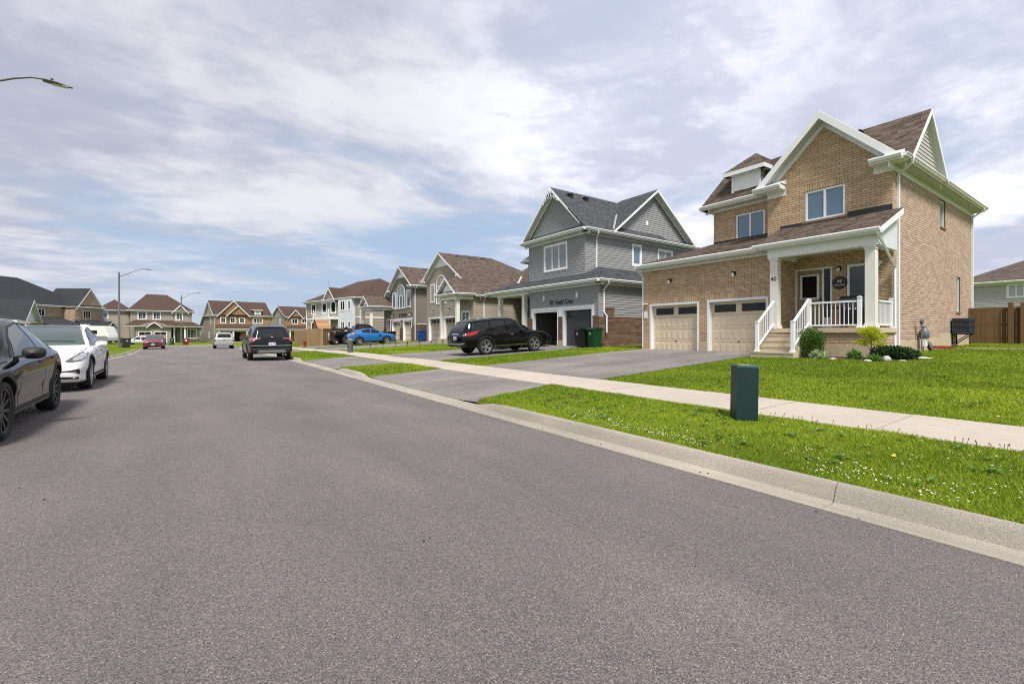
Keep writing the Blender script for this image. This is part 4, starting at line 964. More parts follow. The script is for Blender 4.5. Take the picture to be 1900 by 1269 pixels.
# finial and scroll work at the front peak
m = MB(); q = p3(23.1, 19.02, 10.55); m.tube([q, q+UP*.45, q+UP*.5, q+UP*.9, q+UP*1.15], [.05, .04, .055, .022, .004], 8); h.b(m, 'finial', trim_white)
m = MB()
for sx in (-1, 1):
    for cx, cz, r in ((.22, 10.42, .13), (.50, 10.18, .10), (.72, 9.98, .07)): m.tube([p3(23.1-sx*(cx+r*math.cos(t)), 19.02, cz+r*math.sin(t)) for t in [k*PI/6 for k in range(11)]], .022, 6)
    m.tube([p3(23.1, 19.02, 10.22), p3(23.1-sx*.4, 19.02, 10.30), p3(23.1-sx*.95, 19.02, 9.82)], .02, 6)
h.b(m, 'scroll_bracket', trim_white)
# skirt roof and entrance porch
h.roof([p3(29.6, 18.08, 4.42), p3(17.77, 18.08, 4.42), p3(18.9, 19.5, 5.06), p3(28.2, 19.5, 5.06)], sh_slate)
h.roof([p3(17.77, 18.08, 4.42), p3(17.77, 27, 4.42), p3(20.27, 27, 5.52), p3(20.27, 20.5, 5.52)], sh_slate)
h.roof([p3(17.77, 18.08, 4.42), p3(20.27, 20.5, 5.50), p3(20.27, 19.5, 5.06), p3(18.9, 19.5, 5.06)], sh_slate)
h.roof([p3(29.6, 22, 4.42), p3(29.6, 18.08, 4.42), p3(28.2, 19.5, 5.06), p3(28.2, 22, 5.06)], sh_slate); h.roof([p3(28.2, 19.5, 5.06), p3(25, 19.5, 5.06), p3(25, 22, 5.4), p3(28.2, 22, 5.4)], sh_slate)
h.eave(p3(29.6, 18.08, 4.41), p3(17.77, 18.08, 4.41), FN, .40, frieze=.12); h.eave(p3(17.77, 18.08, 4.41), p3(17.77, 27, 4.41), RN, .36, frieze=.12); h.eave(p3(29.6, 22, 4.41), p3(29.6, 18.08, 4.41), LN, .3, fz=False)
for Y in (25.25, 28.25): h.column(-Y-.14, -Y+.14, 18.42, 18.70, .95, 4.02)
m = MB(); m.box(-28.5, -24.6, 18.4, 18.72, 4.0, 4.24); h.b(m, 'porch_beam', trim_white); m = MB(); m.box(-28.6, -24.6, 18.3, 21.5, .3, .95); h.b(m, 'porch_slab', step_m); m = MB(); m.box(-28.6, -24.6, 18.7, 21.5, 4.1, 4.14); h.b(m, 'porch_ceiling', soffit_m)
h.wall(V((0, 21.5, 0)), FU, frect(28.6, 24.5, .9, 4.2), name='porch_back_wall', style='siding', mat=sid_grey); h.wall(-ro(-24.55), LU, rect(-21.5, -18.5, .9, 4.2), name='garage_side_wall', mat=sid_grey)
h.railing(p3(25.5, 18.5, .95), p3(26.4, 18.5, .95), nb=7, posts=(0, 1)); h.railing(p3(26.4, 17.6, .5), p3(26.4, 18.45, .95), nb=5, posts=(1, 0)); h.railing(p3(27.4, 17.6, .5), p3(27.4, 18.5, .95), nb=5, posts=(1, 1)); h.railing(p3(27.4, 18.52, .95), p3(28.1, 18.52, .95), nb=5, posts=(0, 0))
for k in range(3): m = MB(); m.box(-27.4, -26.4, 17.5+.27*k, 18.3, .2, .62+.16*k-.1); h.b(m, 'step', step_m)
h.downspout([p3(19.78, 20.1, 7.62), p3(19.80, 20.15, 7.5), p3(20.22, 20.4, 7.2), p3(20.22, 20.4, 5.35)]); h.downspout([p3(17.66, 18.75, 4.26), p3(17.68, 18.8, 4.15), p3(18.09, 18.86, 3.85), p3(18.09, 18.86, 2.55), p3(17.98, 18.95, 2.35), p3(17.98, 18.95, 1.4)])
for Y, Z in ((22.95, 3.62), (19.85, 3.62)):
    m = MB(); m.par(p3(Y+.07, 18.48, Z-.17), (.14, 0, 0), (0, -.10, 0), (0, 0, .34)); h.b(m, 'wall_lamp', lamp_glass)
text_obj(h, '42 Todd Cres', .40, face_m(p3(21.4, 18.47, 3.30), FU, h.base), black_pl, h.root, 'address_lettering', extrude=.012, shear=.35, bold=.004, space=.98)
h.flush(300)
# ------------------------------------------------------------ taupe house and brown-grey house farther along
def gable_front(h, X, Yl, Yr, Yc, zapex, zl, zr_, back, matR, oh=.4):
    h.roof([p3(Yr, X-oh, zr_), p3(Yr, back, zr_), p3(Yc, back, zapex), p3(Yc, X-oh, zapex)], matR); h.roof([p3(Yl, back, zl), p3(Yl, X-oh, zl), p3(Yc, X-oh, zapex), p3(Yc, back, zapex)], matR)
    h.rake(p3(Yr, X-oh, zr_-.01), p3(Yc, X-oh, zapex-.01), FN, oh, h=.13, frieze=.15); h.rake(p3(Yl, X-oh, zl-.01), p3(Yc, X-oh, zapex-.01), FN, oh, h=.13, frieze=.15)
def small_porch(h, Ya, Yb, X0, X1, z0, zb, ze, zp, matR, right_gut=True):
    """two-column porch with its own little gable; Ya > Yb"""
    for Y in (Ya-.15, Yb+.15): h.column(-Y-.14, -Y+.14, X0, X0+.28, z0, zb)
    m = MB(); m.box(-Ya, -Yb, X0-.02, X0+.30, zb, ze-.2); h.b(m, 'porch_beam', trim_white); m = MB(); m.box(-Ya, -Ya+.3, X0+.30, X1, zb, ze-.2); h.b(m, 'porch_beam', trim_white); m = MB(); m.box(-Yb-.3, -Yb, X0+.30, X1, zb, ze-.2); h.b(m, 'porch_beam', trim_white)
    m = MB(); m.box(-Ya-.1, -Yb+.1, X0-.15, X1, z0-.7, z0); h.b(m, 'porch_slab', step_m)
    Yc = (Ya+Yb)/2; h.roof([p3(Yb-.3, X0-.3, ze), p3(Yb-.3, X1+2.5, ze), p3(Yc, X1+2.5, zp), p3(Yc, X0-.3, zp)], matR); h.roof([p3(Ya+.3, X1+.3, ze), p3(Ya+.3, X0-.3, ze), p3(Yc, X0-.3, zp), p3(Yc, X1+.3, zp)], matR)
    h.rake(p3(Yb-.3, X0-.3, ze-.01), p3(Yc, X0-.3, zp-.01), FN, .3, h=.13, frieze=0); h.rake(p3(Ya+.3, X0-.3, ze-.01), p3(Yc, X0-.3, zp-.01), FN, .3, h=.13, frieze=0)
    h.wall(fo(X0+.02), FU, [(-Ya, ze-.1), (-Yb, ze-.1), (-Yc, zp-.2)], name='porch_gable', mat=trim_white)
    h.roof([p3(Ya+.25, X0-.28, ze+.01), p3(Yb-.25, X0-.28, ze+.01), p3(Yb, X0+.02, ze+.2), p3(Ya, X0+.02, ze+.2)], matR, thick=.02, name='gable_skirt_roof')
    h.eave(p3(Ya+.3, X0-.3, ze), p3(Yb-.3, X0-.3, ze), FN, .3, fz=False); h.eave(p3(Yb-.3, X0-.3, ze), p3(Yb-.3, X1, ze), RN, .3, fz=False)
h = House('sided_house', 'taupe lap-sided house with big brown roof and small gabled porch, next past the grey house', (-37, 18.5, .55))
h.pc = sh_brown; K = dict(style='siding', mat=sid_taupe, rowh=.16)
g1, g2 = fop(38.2, 40.85, .6, 2.92), fop(34.95, 37.6, .6, 2.92); sd = fop(32.0, 33.2, 1.0, 3.15)
h.wall(fo(18.5), FU, [(-41.3, .6), (-33.6, .6), (-33.6, 5.9), (-38, 8.45), (-41.3, 6.5)], [g1, g2], name='garage_wall', reveal=.2, **K)
for q in (g1, g2): h.garage(fo(18.5), FU, q[0], q[1], q[2]+.03, q[3], gar_taupe, rows=3, cols=4, fw=.12, head=.14)
h.archwin(fo(18.5), FU, -39.1, -37.1, 4.1, 6.75); h.window(fo(18.5), FU, -40.3, -39.55, 4.4, 6.0, casing=.09, d=-.01, thick=.03, fw=.05); h.window(fo(18.5), FU, -36.65, -35.9, 4.4, 6.0, casing=.09, d=-.01, thick=.03, fw=.05)
m = MB(); m.extr([p3(39.35, 18.46, 7.6), p3(36.65, 18.46, 7.6), p3(38, 18.46, 8.4)], (0, .04, 0)); m.par(p3(39.4, 18.44, 7.5), (2.8, 0, 0), (0, .06, 0), (0, 0, .1)); h.b(m, 'gable_panel', trim_white)
gable_front(h, 18.5, 41.8, 31.0, 38, 8.78, 6.42, 4.46, 23.8, sh_brown_t)
h.roof([p3(31.0, 23.8, 4.46), p3(31.0, 31, 4.46), p3(38, 23.8, 8.78)], sh_brown_t); h.roof([p3(41.8, 29, 6.42), p3(41.8, 23.8, 6.42), p3(38, 23.8, 8.78)], sh_brown_t); h.roof([p3(31, 31, 4.46), p3(41.8, 29, 6.42), p3(38, 23.8, 8.78)], sh_brown_t)
h.roof([p3(37, 21.6, 4.47), p3(27, 21.6, 4.47), p3(27, 28, 8.3), p3(37, 28, 8.3)], sh_brown_t); h.roof([p3(27, 34, 4.47), p3(37, 34, 4.47), p3(37, 28, 8.3), p3(27, 28, 8.3)], sh_brown_t)
m = MB(); m.bar(p3(31.9, 22.3, 5.0), p3(34.6, 25.0, 6.68), .25, .05); h.b(m, 'valley_flashing', MAT['pale_flashing'])
h.eave(p3(31.0, 18.1, 4.46), p3(31.0, 22, 4.46), RN, .35, frieze=.1); h.eave(p3(42.0, 18.1, 6.43), p3(40.9, 18.1, 6.43), FN, .35, fz=False); h.eave(p3(34.6, 18.1, 6.43), p3(34.0, 18.1, 6.43), FN, .3, gut=False, fz=False)
h.wall(ro(31.3), RU, rect(18.0, 23, .6, 4.4), name='side_wall', **K); h.wall(fo(18.0), FU, frect(33.7, 31.3, .6, 4.5), [sd], name='entry_wall', **K)
m = MB(); m.box(-31.36, -31.24, 17.96, 18.06, .6, 4.4); h.b(m, 'corner_trim', sid_taupe)
h.wall(-ro(-41.3), LU, rect(-29, -18.5, .5, 6.5), name='left_side_wall', mat=sid_taupe); h.wall(V((0, 29, 0)), BU, rect(27.5, 41.3, .5, 4.4), name='rear_wall', mat=sid_taupe); h.wall(fo(23), FU, frect(31.35, 27.5, .6, 4.4), name='rear_wing_wall', **K); h.wall(ro(27.5), RU, rect(23, 29, .6, 4.4), name='rear_wing_wall', mat=sid_taupe)
h.window(fo(18.0), FU, *sd, d=-.04, lites=2, casing=.1, frame=trim_cream)
small_porch(h, 34.3, 31.3, 16.5, 18.0, .95, 4.05, 4.52, 5.85, sh_brown_t)
for Y in (39.75, 36.4): h.lantern(p3(Y, 18.48, 3.5), FN, .9)
for Xv in (19.9, 21.3, 22.6): vent_box(h, p3(37.5, Xv, 8.42), mat=metal_grey, k=1.1)
h.downspout([p3(30.95, 18.9, 4.3), p3(31.3, 18.95, 4.0), p3(31.3, 18.95, .7)])
h.flush(0)
# brown-grey house
h = House('sided_house', 'dark brown-grey board and batten house with arched window beyond the taupe house', (-48, 18.5, .55))
h.pc = sh_brown; K = dict(style='batten', mat=sid_brown)
g1, g2 = fop(48.35, 50.95, .55, 2.86), fop(45.05, 47.55, .55, 2.86); ed = fop(51.5, 52.6, .7, 3.0)
h.wall(fo(18.5), FU, [(-53.6, .5), (-44.85, .5), (-44.85, 6.3), (-48, 8.4), (-53.6, 4.7)], [g1, g2, ed], name='front_wall', reveal=.2, **K)
for q in (g1, g2): h.garage(fo(18.5), FU, q[0], q[1], q[2]+.03, q[3], gar_tan, rows=3, cols=4, fw=.12, head=.14)
m = MB(); m.par(p3(51.15, 18.46, 2.86), (6.25, 0, 0), (0, .04, 0), (0, 0, .16)); h.b(m, 'garage_trim', trim_white); h.window(fo(18.5), FU, *ed, d=-.06, lites=2, casing=.1, frame=trim_white, glass=glass_dark)
h.archwin(fo(18.5), FU, -49.35, -46.9, 4.1, 6.75); h.window(fo(18.5), FU, -50.7, -49.8, 4.25, 5.95, casing=.09, d=-.01, thick=.03, fw=.05); h.window(fo(18.5), FU, -46.4, -45.5, 4.25, 5.95, casing=.09, d=-.01, thick=.03, fw=.05)
m = MB(); m.extr([p3(49.3, 18.46, 7.5), p3(46.7, 18.46, 7.5), p3(48, 18.46, 8.35)], (0, .04, 0)); h.b(m, 'gable_panel', trim_white)
gable_front(h, 18.5, 53.9, 44.35, 48, 8.76, 4.8, 6.42, 27, sh_brown_t)
h.wall(ro(44.85), RU, rect(18.5, 28, .5, 6.3), name='side_wall', **K); h.eave(p3(44.35, 18.1, 6.42), p3(44.35, 27, 6.42), RN, .45, frieze=.1); h.eave(p3(45.3, 18.1, 6.43), p3(44.4, 18.1, 6.43), FN, .35, fz=False); h.eave(p3(51.6, 18.1, 6.35), p3(50.6, 18.1, 6.35), FN, .35, gut=False, fz=False)
h.wall(-ro(-53.6), LU, rect(-27, -18.5, .5, 4.6), name='left_side_wall', mat=sid_brown); h.wall(V((0, 27, 0)), BU, rect(44.85, 53.6, .5, 6), name='rear_wall', mat=sid_brown)
small_porch(h, 54.2, 51.0, 16.0, 18.5, .8, 4.05, 4.5, 5.75, sh_brown_t)
for ya, yb in ((51.2, 50.9), (48.4, 47.5), (45.1, 44.8), (53.6, 52.7)):
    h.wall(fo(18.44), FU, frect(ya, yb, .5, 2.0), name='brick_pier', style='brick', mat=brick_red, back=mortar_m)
for X_ in (18.75, 20.6): h.downspout([p3(44.25, X_-.1, 6.28), p3(44.3, X_-.05, 6.15), p3(44.8, X_, 5.9), p3(44.8, X_, .7)])
for Y in (50.3, 45.1): h.lantern(p3(Y, 18.46, 3.45), FN, 1.2)
text_obj(h, '46 Todd Cres', .42, face_m(p3(47.6, 18.46, 3.42), FU, h.base), black_pl, h.root, 'address_lettering', extrude=.012, shear=.35, bold=.006, space=.98)
m = MB(); m.par(p3(44.86, 19.0, 2.35), (.06, 0, 0), (0, 1.9, 0), (0, 0, .07)); h.b(m, 'skirt_cap', trim_white)
m = MB(); m.par(p3(44.85, 18.5, .5), (.05, 0, 0), (0, 9, 0), (0, 0, 1.8)); h.b(m, 'brick_skirt', M('dark_brick_skirt', (.11, .08, .06), .9, var=.3, vscale=20))
h.flush(0)
# ------------------------------------------------------------ houses round the end of the street
q3 = lambda x, y, z: V((x, y, z))
def hip(h, x0, x1, y0, y1, z, zr_, mat, e=.4, ridge=None, nogut=''):
    """hip roof over a rectangle; ridge: (xa, xb, y) or along the longer side"""
    x0, x1, y0, y1 = x0-e, x1+e, y0-e, y1+e; w = min(x1-x0, y1-y0)/2
    if ridge: a, b = q3(ridge[0], ridge[2], zr_), q3(ridge[1], ridge[2], zr_)
    elif x1-x0 >= y1-y0: a, b = q3(x0+w, (y0+y1)/2, zr_), q3(x1-w, (y0+y1)/2, zr_)
    else: a, b = q3((x0+x1)/2, y0+w, zr_), q3((x0+x1)/2, y1-w, zr_)
    A, B, D, E_ = q3(x0, y0, z), q3(x1, y0, z), q3(x1, y1, z), q3(x0, y1, z); al = abs(a.y-b.y) < 1e-6
    if al:
        for P in ([A, B, b, a], [D, E_, a, b]): h.roof(P, mat)
        for P in ([B, D, b], [E_, A, a]): h.roof(P, mat)
    else:
        for P in ([B, D, b, a], [E_, A, a, b]): h.roof(P, mat)
        for P in ([A, B, a], [D, E_, b]): h.roof(P, mat)
    for k, P, Q, N_ in (('f', A, B, FN), ('r', B, D, RN), ('l', E_, A, LN)):
        if k not in nogut: h.eave(P, Q, N_, e, frieze=.12)
def fgable(h, x0, x1, y, z, xc, za, mat, back, wall=None, wm=None, bk=None, oh=.3, skirt=False):
    """front gable: barge boards, two slopes running back, wall triangle"""
    s = (za-z)/(xc-x0); e = .3
    h.roof([q3(x1+e, y-oh, z-e*s), q3(x1+e, back, z-e*s), q3(xc, back, za), q3(xc, y-oh, za)], mat); h.roof([q3(x0-e, back, z-e*s), q3(x0-e, y-oh, z-e*s), q3(xc, y-oh, za), q3(xc, back, za)], mat)
    for x in (x0-e, x1+e): h.rake(q3(x, y-oh, z-e*s-.01), q3(xc, y-oh, za-.01), FN, oh, h=.15, frieze=.08)
    if wall: h.wall(V((0, y, 0)), FU, [(x0, z-.05), (x1, z-.05), (xc, za-.15)], name='gable_wall', style=wall, mat=wm, back=bk)
def shell(h, x0, x1, y0, y1, z0, z1, side, skip=''):
    if 'l' not in skip: h.wall(V((x0, 0, 0)), LU, rect(-y1, -y0, z0, z1), name='side_wall', style='siding', mat=side, rowh=.2)
    if 'r' not in skip: h.wall(V((x1, 0, 0)), RU, rect(y0, y1, z0, z1), name='side_wall', style='siding', mat=side, rowh=.2)
    h.wall(V((0, y1, 0)), BU, rect(-x1, -x0, z0, z1), name='rear_wall', mat=side)
BW = dict(bw=.36, bh=.12, jt=.02)
# corner house with the white bay
h = House('sided_house', 'grey-tan two-storey corner house with white bay and red-brown hip roof behind board fence', (13.17, 71.5, -.05), math.radians(-77), aligned=False)
W5 = [(1.66, 2.85, 4.25, 5.6), (4.95, 6.15, 4.27, 5.6), (7.5, 8.75, 4.25, 5.7)]
h.wall(fo(0), FU, rect(0, 10.4, -.2, 6.0), W5+[(1.6, 2.6, 1.6, 3.0)], style='siding', mat=sid_tan, rowh=.17, name='front_wall'); h.wall(fo(0), FU, rect(13.86, 14, -.2, 6.0), mat=sid_tan, name='front_wall')
for q in W5+[(1.6, 2.6, 1.6, 3.0)]: h.window(fo(0), FU, *q, casing=.12, d=-.04, glass=glass_dark)
wb = [(10.95, 12.1, 4.4, 5.6), (12.95, 13.5, 4.45, 5.55), (11.1, 12.0, 1.4, 2.95), (12.95, 13.5, 1.4, 2.95)]
h.wall(fo(-.45), FU, rect(10.4, 13.86, -.2, 5.95), wb, style='batten', mat=sid_white, name='bay_wall'); h.wall(V((10.4, 0, 0)), LU, rect(0, .45, -.2, 5.95), mat=sid_white, name='bay_wall'); h.wall(V((13.86, 0, 0)), RU, rect(-.45, 0, -.2, 5.95), mat=sid_white, name='bay_wall')
for q in wb: h.window(fo(-.45), FU, *q, casing=.08, d=-.04, lites=2 if q[1]-q[0] > .7 else 1, glass=glass_dark)
shell(h, 0, 14, 0, 11, -.2, 6.0, sid_tan); hip(h, 0, 14, 0, 11, 6.02, 9.1, sh_red, ridge=(4.6, 10.6, 5.5))
fgable(h, 5.9, 9.1, -.1, 6.05, 7.5, 7.65, sh_red, 3.0, 'siding', sid_tan)
m = MB(); m.tube([q3(7.5, -.4, 7.6), q3(7.5, -.4, 8.6)], .02, 5); h.b(m, 'finial', metal_dark)
m = MB(); m.par((0, -.03, 3.45), (10.4, 0, 0), (0, .03, 0), (0, 0, .16)); h.b(m, 'band_trim', trim_white); m = MB(); m.par((13.99, 0, 3.45), (.04, 0, 0), (0, 11, 0), (0, 0, .16)); h.b(m, 'band_trim', trim_white)
h.railing(q3(5.1, -1.3, 3.65), q3(9.5, -1.3, 3.65), nb=22, h=.7); m = MB(); m.box(5.0, 9.6, -1.4, 0, 3.3, 3.65); h.b(m, 'balcony', trim_white)
for x in (5.2, 9.4): h.column(x-.14, x+.14, -1.35, -1.07, 0, 3.3)
m = MB(); m.par((6.4, -.02, .1), (2.2, 0, 0), (0, -.02, 0), (0, 0, 2.2)); h.b(m, 'entry_door', glass_dark)
h.downspout([q3(14.05, .6, 5.8), q3(14.05, .6, 0)]); h.downspout([q3(.1, -.08, 5.8), q3(.1, -.08, 0)])
# orange brick house with two nested gables
h.flush(0)
h = House('brick_house', 'orange-brick house with two nested front gables and small dormer at the street end', (2.96, 109.9, -.35), math.radians(10), aligned=False)
W6 = [(1.1, 1.95, 4.0, 5.05), (2.8, 3.65, 4.0, 5.05), (4.5, 5.35, 4.0, 5.05), (7.05, 8.8, 4.0, 5.0)]
h.wall(fo(0), FU, rect(0, 10.5, -.3, 5.6), W6, style='brick', mat=brick_orange, back=mortar_grey, name='front_wall', **BW)
for i, q in enumerate(W6): h.window(fo(0), FU, *q, casing=.1, d=-.04, lites=3 if i == 3 else 1, grid=(2, 3) if i < 3 else (2, 2), glass=glass_dark)
shell(h, 0, 10.5, 0, 10, -.3, 5.6, sid_tan)
h.roof([q3(-.3, -.3, 5.6), q3(10.8, -.3, 5.6), q3(10.8, 4.6, 8.75), q3(-.3, 4.6, 8.75)], sh_red); h.roof([q3(10.8, 13.5, 2.9), q3(-.3, 13.5, 2.9), q3(-.3, 4.6, 8.75), q3(10.8, 4.6, 8.75)], sh_red)
h.wall(V((0, 0, 0)), LU, [(-13.2, -.3), (-9.9, -.3), (-9.9, 5.2), (-13.2, 3.0)], style='siding', mat=sid_tan, rowh=.2, name='side_wall')
h.wall(V((0, 0, 0)), LU, [(-9.9, 5.5), (0, 5.5), (-4.6, 8.5)], style='siding', mat=sid_tan, rowh=.2, name='gable_wall')
h.rake(q3(-.32, -.3, 5.58), q3(-.32, 4.6, 8.73), LN, .3, h=.25, frieze=.1); h.rake(q3(-.32, 13.5, 2.88), q3(-.32, 4.6, 8.73), LN, .3, h=.25, frieze=.1); h.rake(q3(10.82, -.3, 5.58), q3(10.82, 4.6, 8.73), RN, .3, h=.25, frieze=0)
m = MB(); m.par((-.32, 0, 5.42), (.32, 0, 0), (0, 10, 0), (0, 0, .12)); h.b(m, 'side_trim', trim_white)
for y, z in ((3.3, 4.0), (4.6, .9)): h.window(V((0, 0, 0)), LU, -y-.5, -y+.4, z, z+1.2, casing=.08, d=-.0, thick=.04)
fgable(h, .6, 6.1, -.05, 5.7, 3.3, 8.65, sh_red, 4.5, 'brick', brick_orange, mortar_grey); fgable(h, 2.2, 6.0, -.35, 5.75, 4.1, 7.7, sh_red, 3.0, 'brick', brick_orange, mortar_grey)
h.eave(q3(-.3, -.3, 5.58), q3(.4, -.3, 5.58), FN, .3, frieze=.1); h.eave(q3(6.3, -.3, 5.58), q3(10.8, -.3, 5.58), FN, .3, frieze=.1)
h.wall(fo(.1), FU, rect(7.3, 8.6, 5.7, 6.9), [(7.55, 8.35, 5.95, 6.7)], mat=trim_white, name='dormer_wall'); h.window(fo(.1), FU, 7.55, 8.35, 5.95, 6.7, d=-.03, glass=blind_m); h.wall(V((7.3, 0, 0)), LU, rect(-3, -.1, 5.7, 6.9), mat=sid_tan, name='dormer_wall'); h.wall(V((8.6, 0, 0)), RU, rect(.1, 3, 5.7, 6.9), mat=sid_tan, name='dormer_wall')
hip(h, 7.3, 8.6, .1, 3.2, 6.9, 7.3, sh_red, e=.2)
h.roof([q3(-.2, -2.1, 2.75), q3(8.2, -2.1, 2.75), q3(8.2, -.01, 3.65), q3(.2, -.01, 3.65)], sh_red); h.eave(q3(-.2, -2.1, 2.74), q3(8.2, -2.1, 2.74), FN, .2, fz=False); m = MB(); m.box(0, 8, -1.95, -1.7, 2.3, 2.55); h.b(m, 'porch_beam', trim_white)
for x in (.35, 2.9, 5.4, 7.8): h.column(x-.13, x+.13, -1.95, -1.69, .1, 2.3)
m = MB(); m.box(-.1, 8.2, -2.0, 0, -.3, .1); h.b(m, 'porch_slab', step_m)
for x0, x1 in ((1.2, 2.2), (3.6, 4.6), (6.2, 7.4)): m = MB(); m.par((x0, -.02, .2), (x1-x0, 0, 0), (0, -.02, 0), (0, 0, 1.9)); h.b(m, 'dark_opening', glass_dark)
h.downspout([q3(.05, -.12, 5.4), q3(.05, -.12, .2)])
# second orange brick house
h.flush(0)
h = House('brick_house', 'orange-brick house with one gable, half hidden behind the corner house', (16.8, 114.9, -.35), math.radians(10), aligned=False)
W7 = [(1.3, 2.5, 4.1, 5.2), (3.5, 4.6, 4.3, 5.2)]
h.wall(fo(0), FU, rect(0, 9, -.3, 5.65), W7, style='brick', mat=brick_orange, back=mortar_grey, name='front_wall', **BW)
for q in W7: h.window(fo(0), FU, *q, casing=.08, d=-.04, lites=2, glass=glass_dark)
shell(h, 0, 9, 0, 11, -.3, 5.6, sid_tan)
h.roof([q3(-.3, -.3, 5.65), q3(9.3, -.3, 5.65), q3(9.3, 5, 8.3), q3(-.3, 5, 8.3)], sh_red); h.roof([q3(9.3, 11.3, 5.2), q3(-.3, 11.3, 5.2), q3(-.3, 5, 8.3), q3(9.3, 5, 8.3)], sh_red)
h.wall(V((0, 0, 0)), LU, [(-11, 5.5), (0, 5.5), (-5, 8.1)], style='siding', mat=sid_tan, rowh=.2, name='gable_wall'); h.rake(q3(-.32, -.3, 5.63), q3(-.32, 5, 8.28), LN, .3, h=.15, frieze=.08); h.rake(q3(-.32, 11.3, 5.18), q3(-.32, 5, 8.28), LN, .3, h=.15, frieze=.08)
h.window(V((0, 0, 0)), LU, -4.4, -3.5, 4.1, 5.2, casing=.08, d=0, thick=.04)
fgable(h, .5, 3.5, -.05, 5.65, 2.0, 7.35, sh_red, 3, 'brick', brick_orange, mortar_grey); h.eave(q3(3.8, -.3, 5.63), q3(9.3, -.3, 5.63), FN, .3, frieze=.1); h.eave(q3(-.3, -.3, 5.63), q3(.3, -.3, 5.63), FN, .3, fz=False)
h.roof([q3(-.2, -1.9, 2.8), q3(6, -1.9, 2.8), q3(6, -.01, 3.7), q3(.2, -.01, 3.7)], sh_red); h.eave(q3(-.2, -1.9, 2.79), q3(6, -1.9, 2.79), FN, .2, fz=False)
for x in (.3, 2.5, 5.5): h.column(x-.13, x+.13, -1.8, -1.54, -.2, 2.6)
m = MB(); m.box(0, 6, -1.8, -1.5, 2.4, 2.6); h.b(m, 'porch_beam', trim_white)
# tan batten house with garage
h.flush(0)
h = House('sided_house', 'grey-tan batten house with red-brown hip roof and low gabled double garage', (-10.84, 110.94, -.4), math.radians(6), aligned=False)
W8 = [(1.75, 2.9, 4.6, 5.95), (4.0, 5.05, 4.6, 5.95), (7.55, 8.55, 4.6, 5.95)]
h.wall(fo(0), FU, rect(.55, 10.1, -.3, 6.25), W8, style='batten', mat=sid_tan, name='front_wall')
for q in W8: h.window(fo(0), FU, *q, casing=.12, d=-.04, lites=2, grid=(2, 3), glass=glass_dark)
shell(h, .55, 10.1, 0, 11, -.3, 6.25, sid_tan); hip(h, .55, 10.1, 0, 11, 6.27, 9.75, sh_red, ridge=(3.2, 6.4, 5.5))
h.wall(fo(2.5), FU, rect(-3.9, .5, -.3, 6.25), [(-3.4, -2.6, 4.7, 5.9)], style='siding', mat=sid_tan, rowh=.2, name='side_wing_wall'); h.window(fo(2.5), FU, -3.4, -2.6, 4.7, 5.9, casing=.1, d=-.04); shell(h, -3.9, .5, 2.5, 10, -.3, 6.25, sid_tan, 'r'); hip(h, -3.9, .6, 2.5, 10, 6.27, 8.4, sh_red)
fgable(h, 7.1, 9.3, -.15, 6.3, 8.2, 7.55, sh_red, 2.5, 'batten', sid_tan)
h.wall(fo(-2.6), FU, [(1.3, -.3), (6.6, -.3), (6.6, 3.2), (4.0, 4.15), (1.3, 3.2)], [(1.7, 3.65, -.2, 2.25), (3.95, 5.95, -.2, 2.25)], style='batten', mat=sid_tan, name='garage_wall')
for a, b in ((1.7, 3.65), (3.95, 5.95)): h.garage(fo(-2.6), FU, a, b, -.2, 2.25, gar_taupe, rows=3, cols=0, fw=.12, head=.14)
shell(h, 1.3, 6.6, -2.6, -.02, -.3, 3.2, sid_tan)
h.roof([q3(-.4, -3.0, 3.25), q3(7.2, -3.0, 3.25), q3(7.2, -.01, 4.4), q3(1.2, -.01, 4.4)], sh_red); h.eave(q3(-.4, -3.0, 3.24), q3(2.8, -3.0, 3.24), FN, .4, fz=False); h.eave(q3(5.2, -3.0, 3.24), q3(7.2, -3.0, 3.24), FN, .4, fz=False)
fgable(h, 3.1, 4.9, -2.7, 3.3, 4.0, 4.05, sh_red, -.5, None, oh=.35); h.roof([q3(7.2, -2.2, 3.25), q3(11.7, -2.2, 3.25), q3(10.2, -.01, 4.15), q3(7.2, -.01, 4.15)], sh_red); h.eave(q3(7.2, -2.2, 3.24), q3(11.7, -2.2, 3.24), FN, .3, fz=False); h.roof([q3(11.7, -2.2, 3.25), q3(11.7, 5, 3.25), q3(10.15, 5, 4.15), q3(10.15, -.01, 4.15)], sh_red)
for x in (7.1, 8.8): h.column(x-.14, x+.14, -2.0, -1.72, -.2, 3.0)
h.wall(fo(-1.0), FU, rect(8.9, 11.3, -.3, 3.1), [(9.3, 10.7, .9, 2.7)], style='batten', mat=sid_tan, name='front_wall'); h.window(fo(-1.0), FU, 9.3, 10.7, .9, 2.7, casing=.1, d=-.04, lites=3, grid=(2, 4), glass=glass_dark); shell(h, 8.9, 11.3, -1.0, 4, -.3, 3.1, sid_tan)
m = MB(); m.par((8.9, -1.06, -.3), (2.5, 0, 0), (0, .06, 0), (0, 0, 1.05)); h.b(m, 'brick_skirt', MAT['dark_brick_skirt'])
m = MB(); m.par((6.7, -.02, 0), (.9, 0, 0), (0, -.02, 0), (0, 0, 2.6)); h.b(m, 'entry_door', glass_dark)
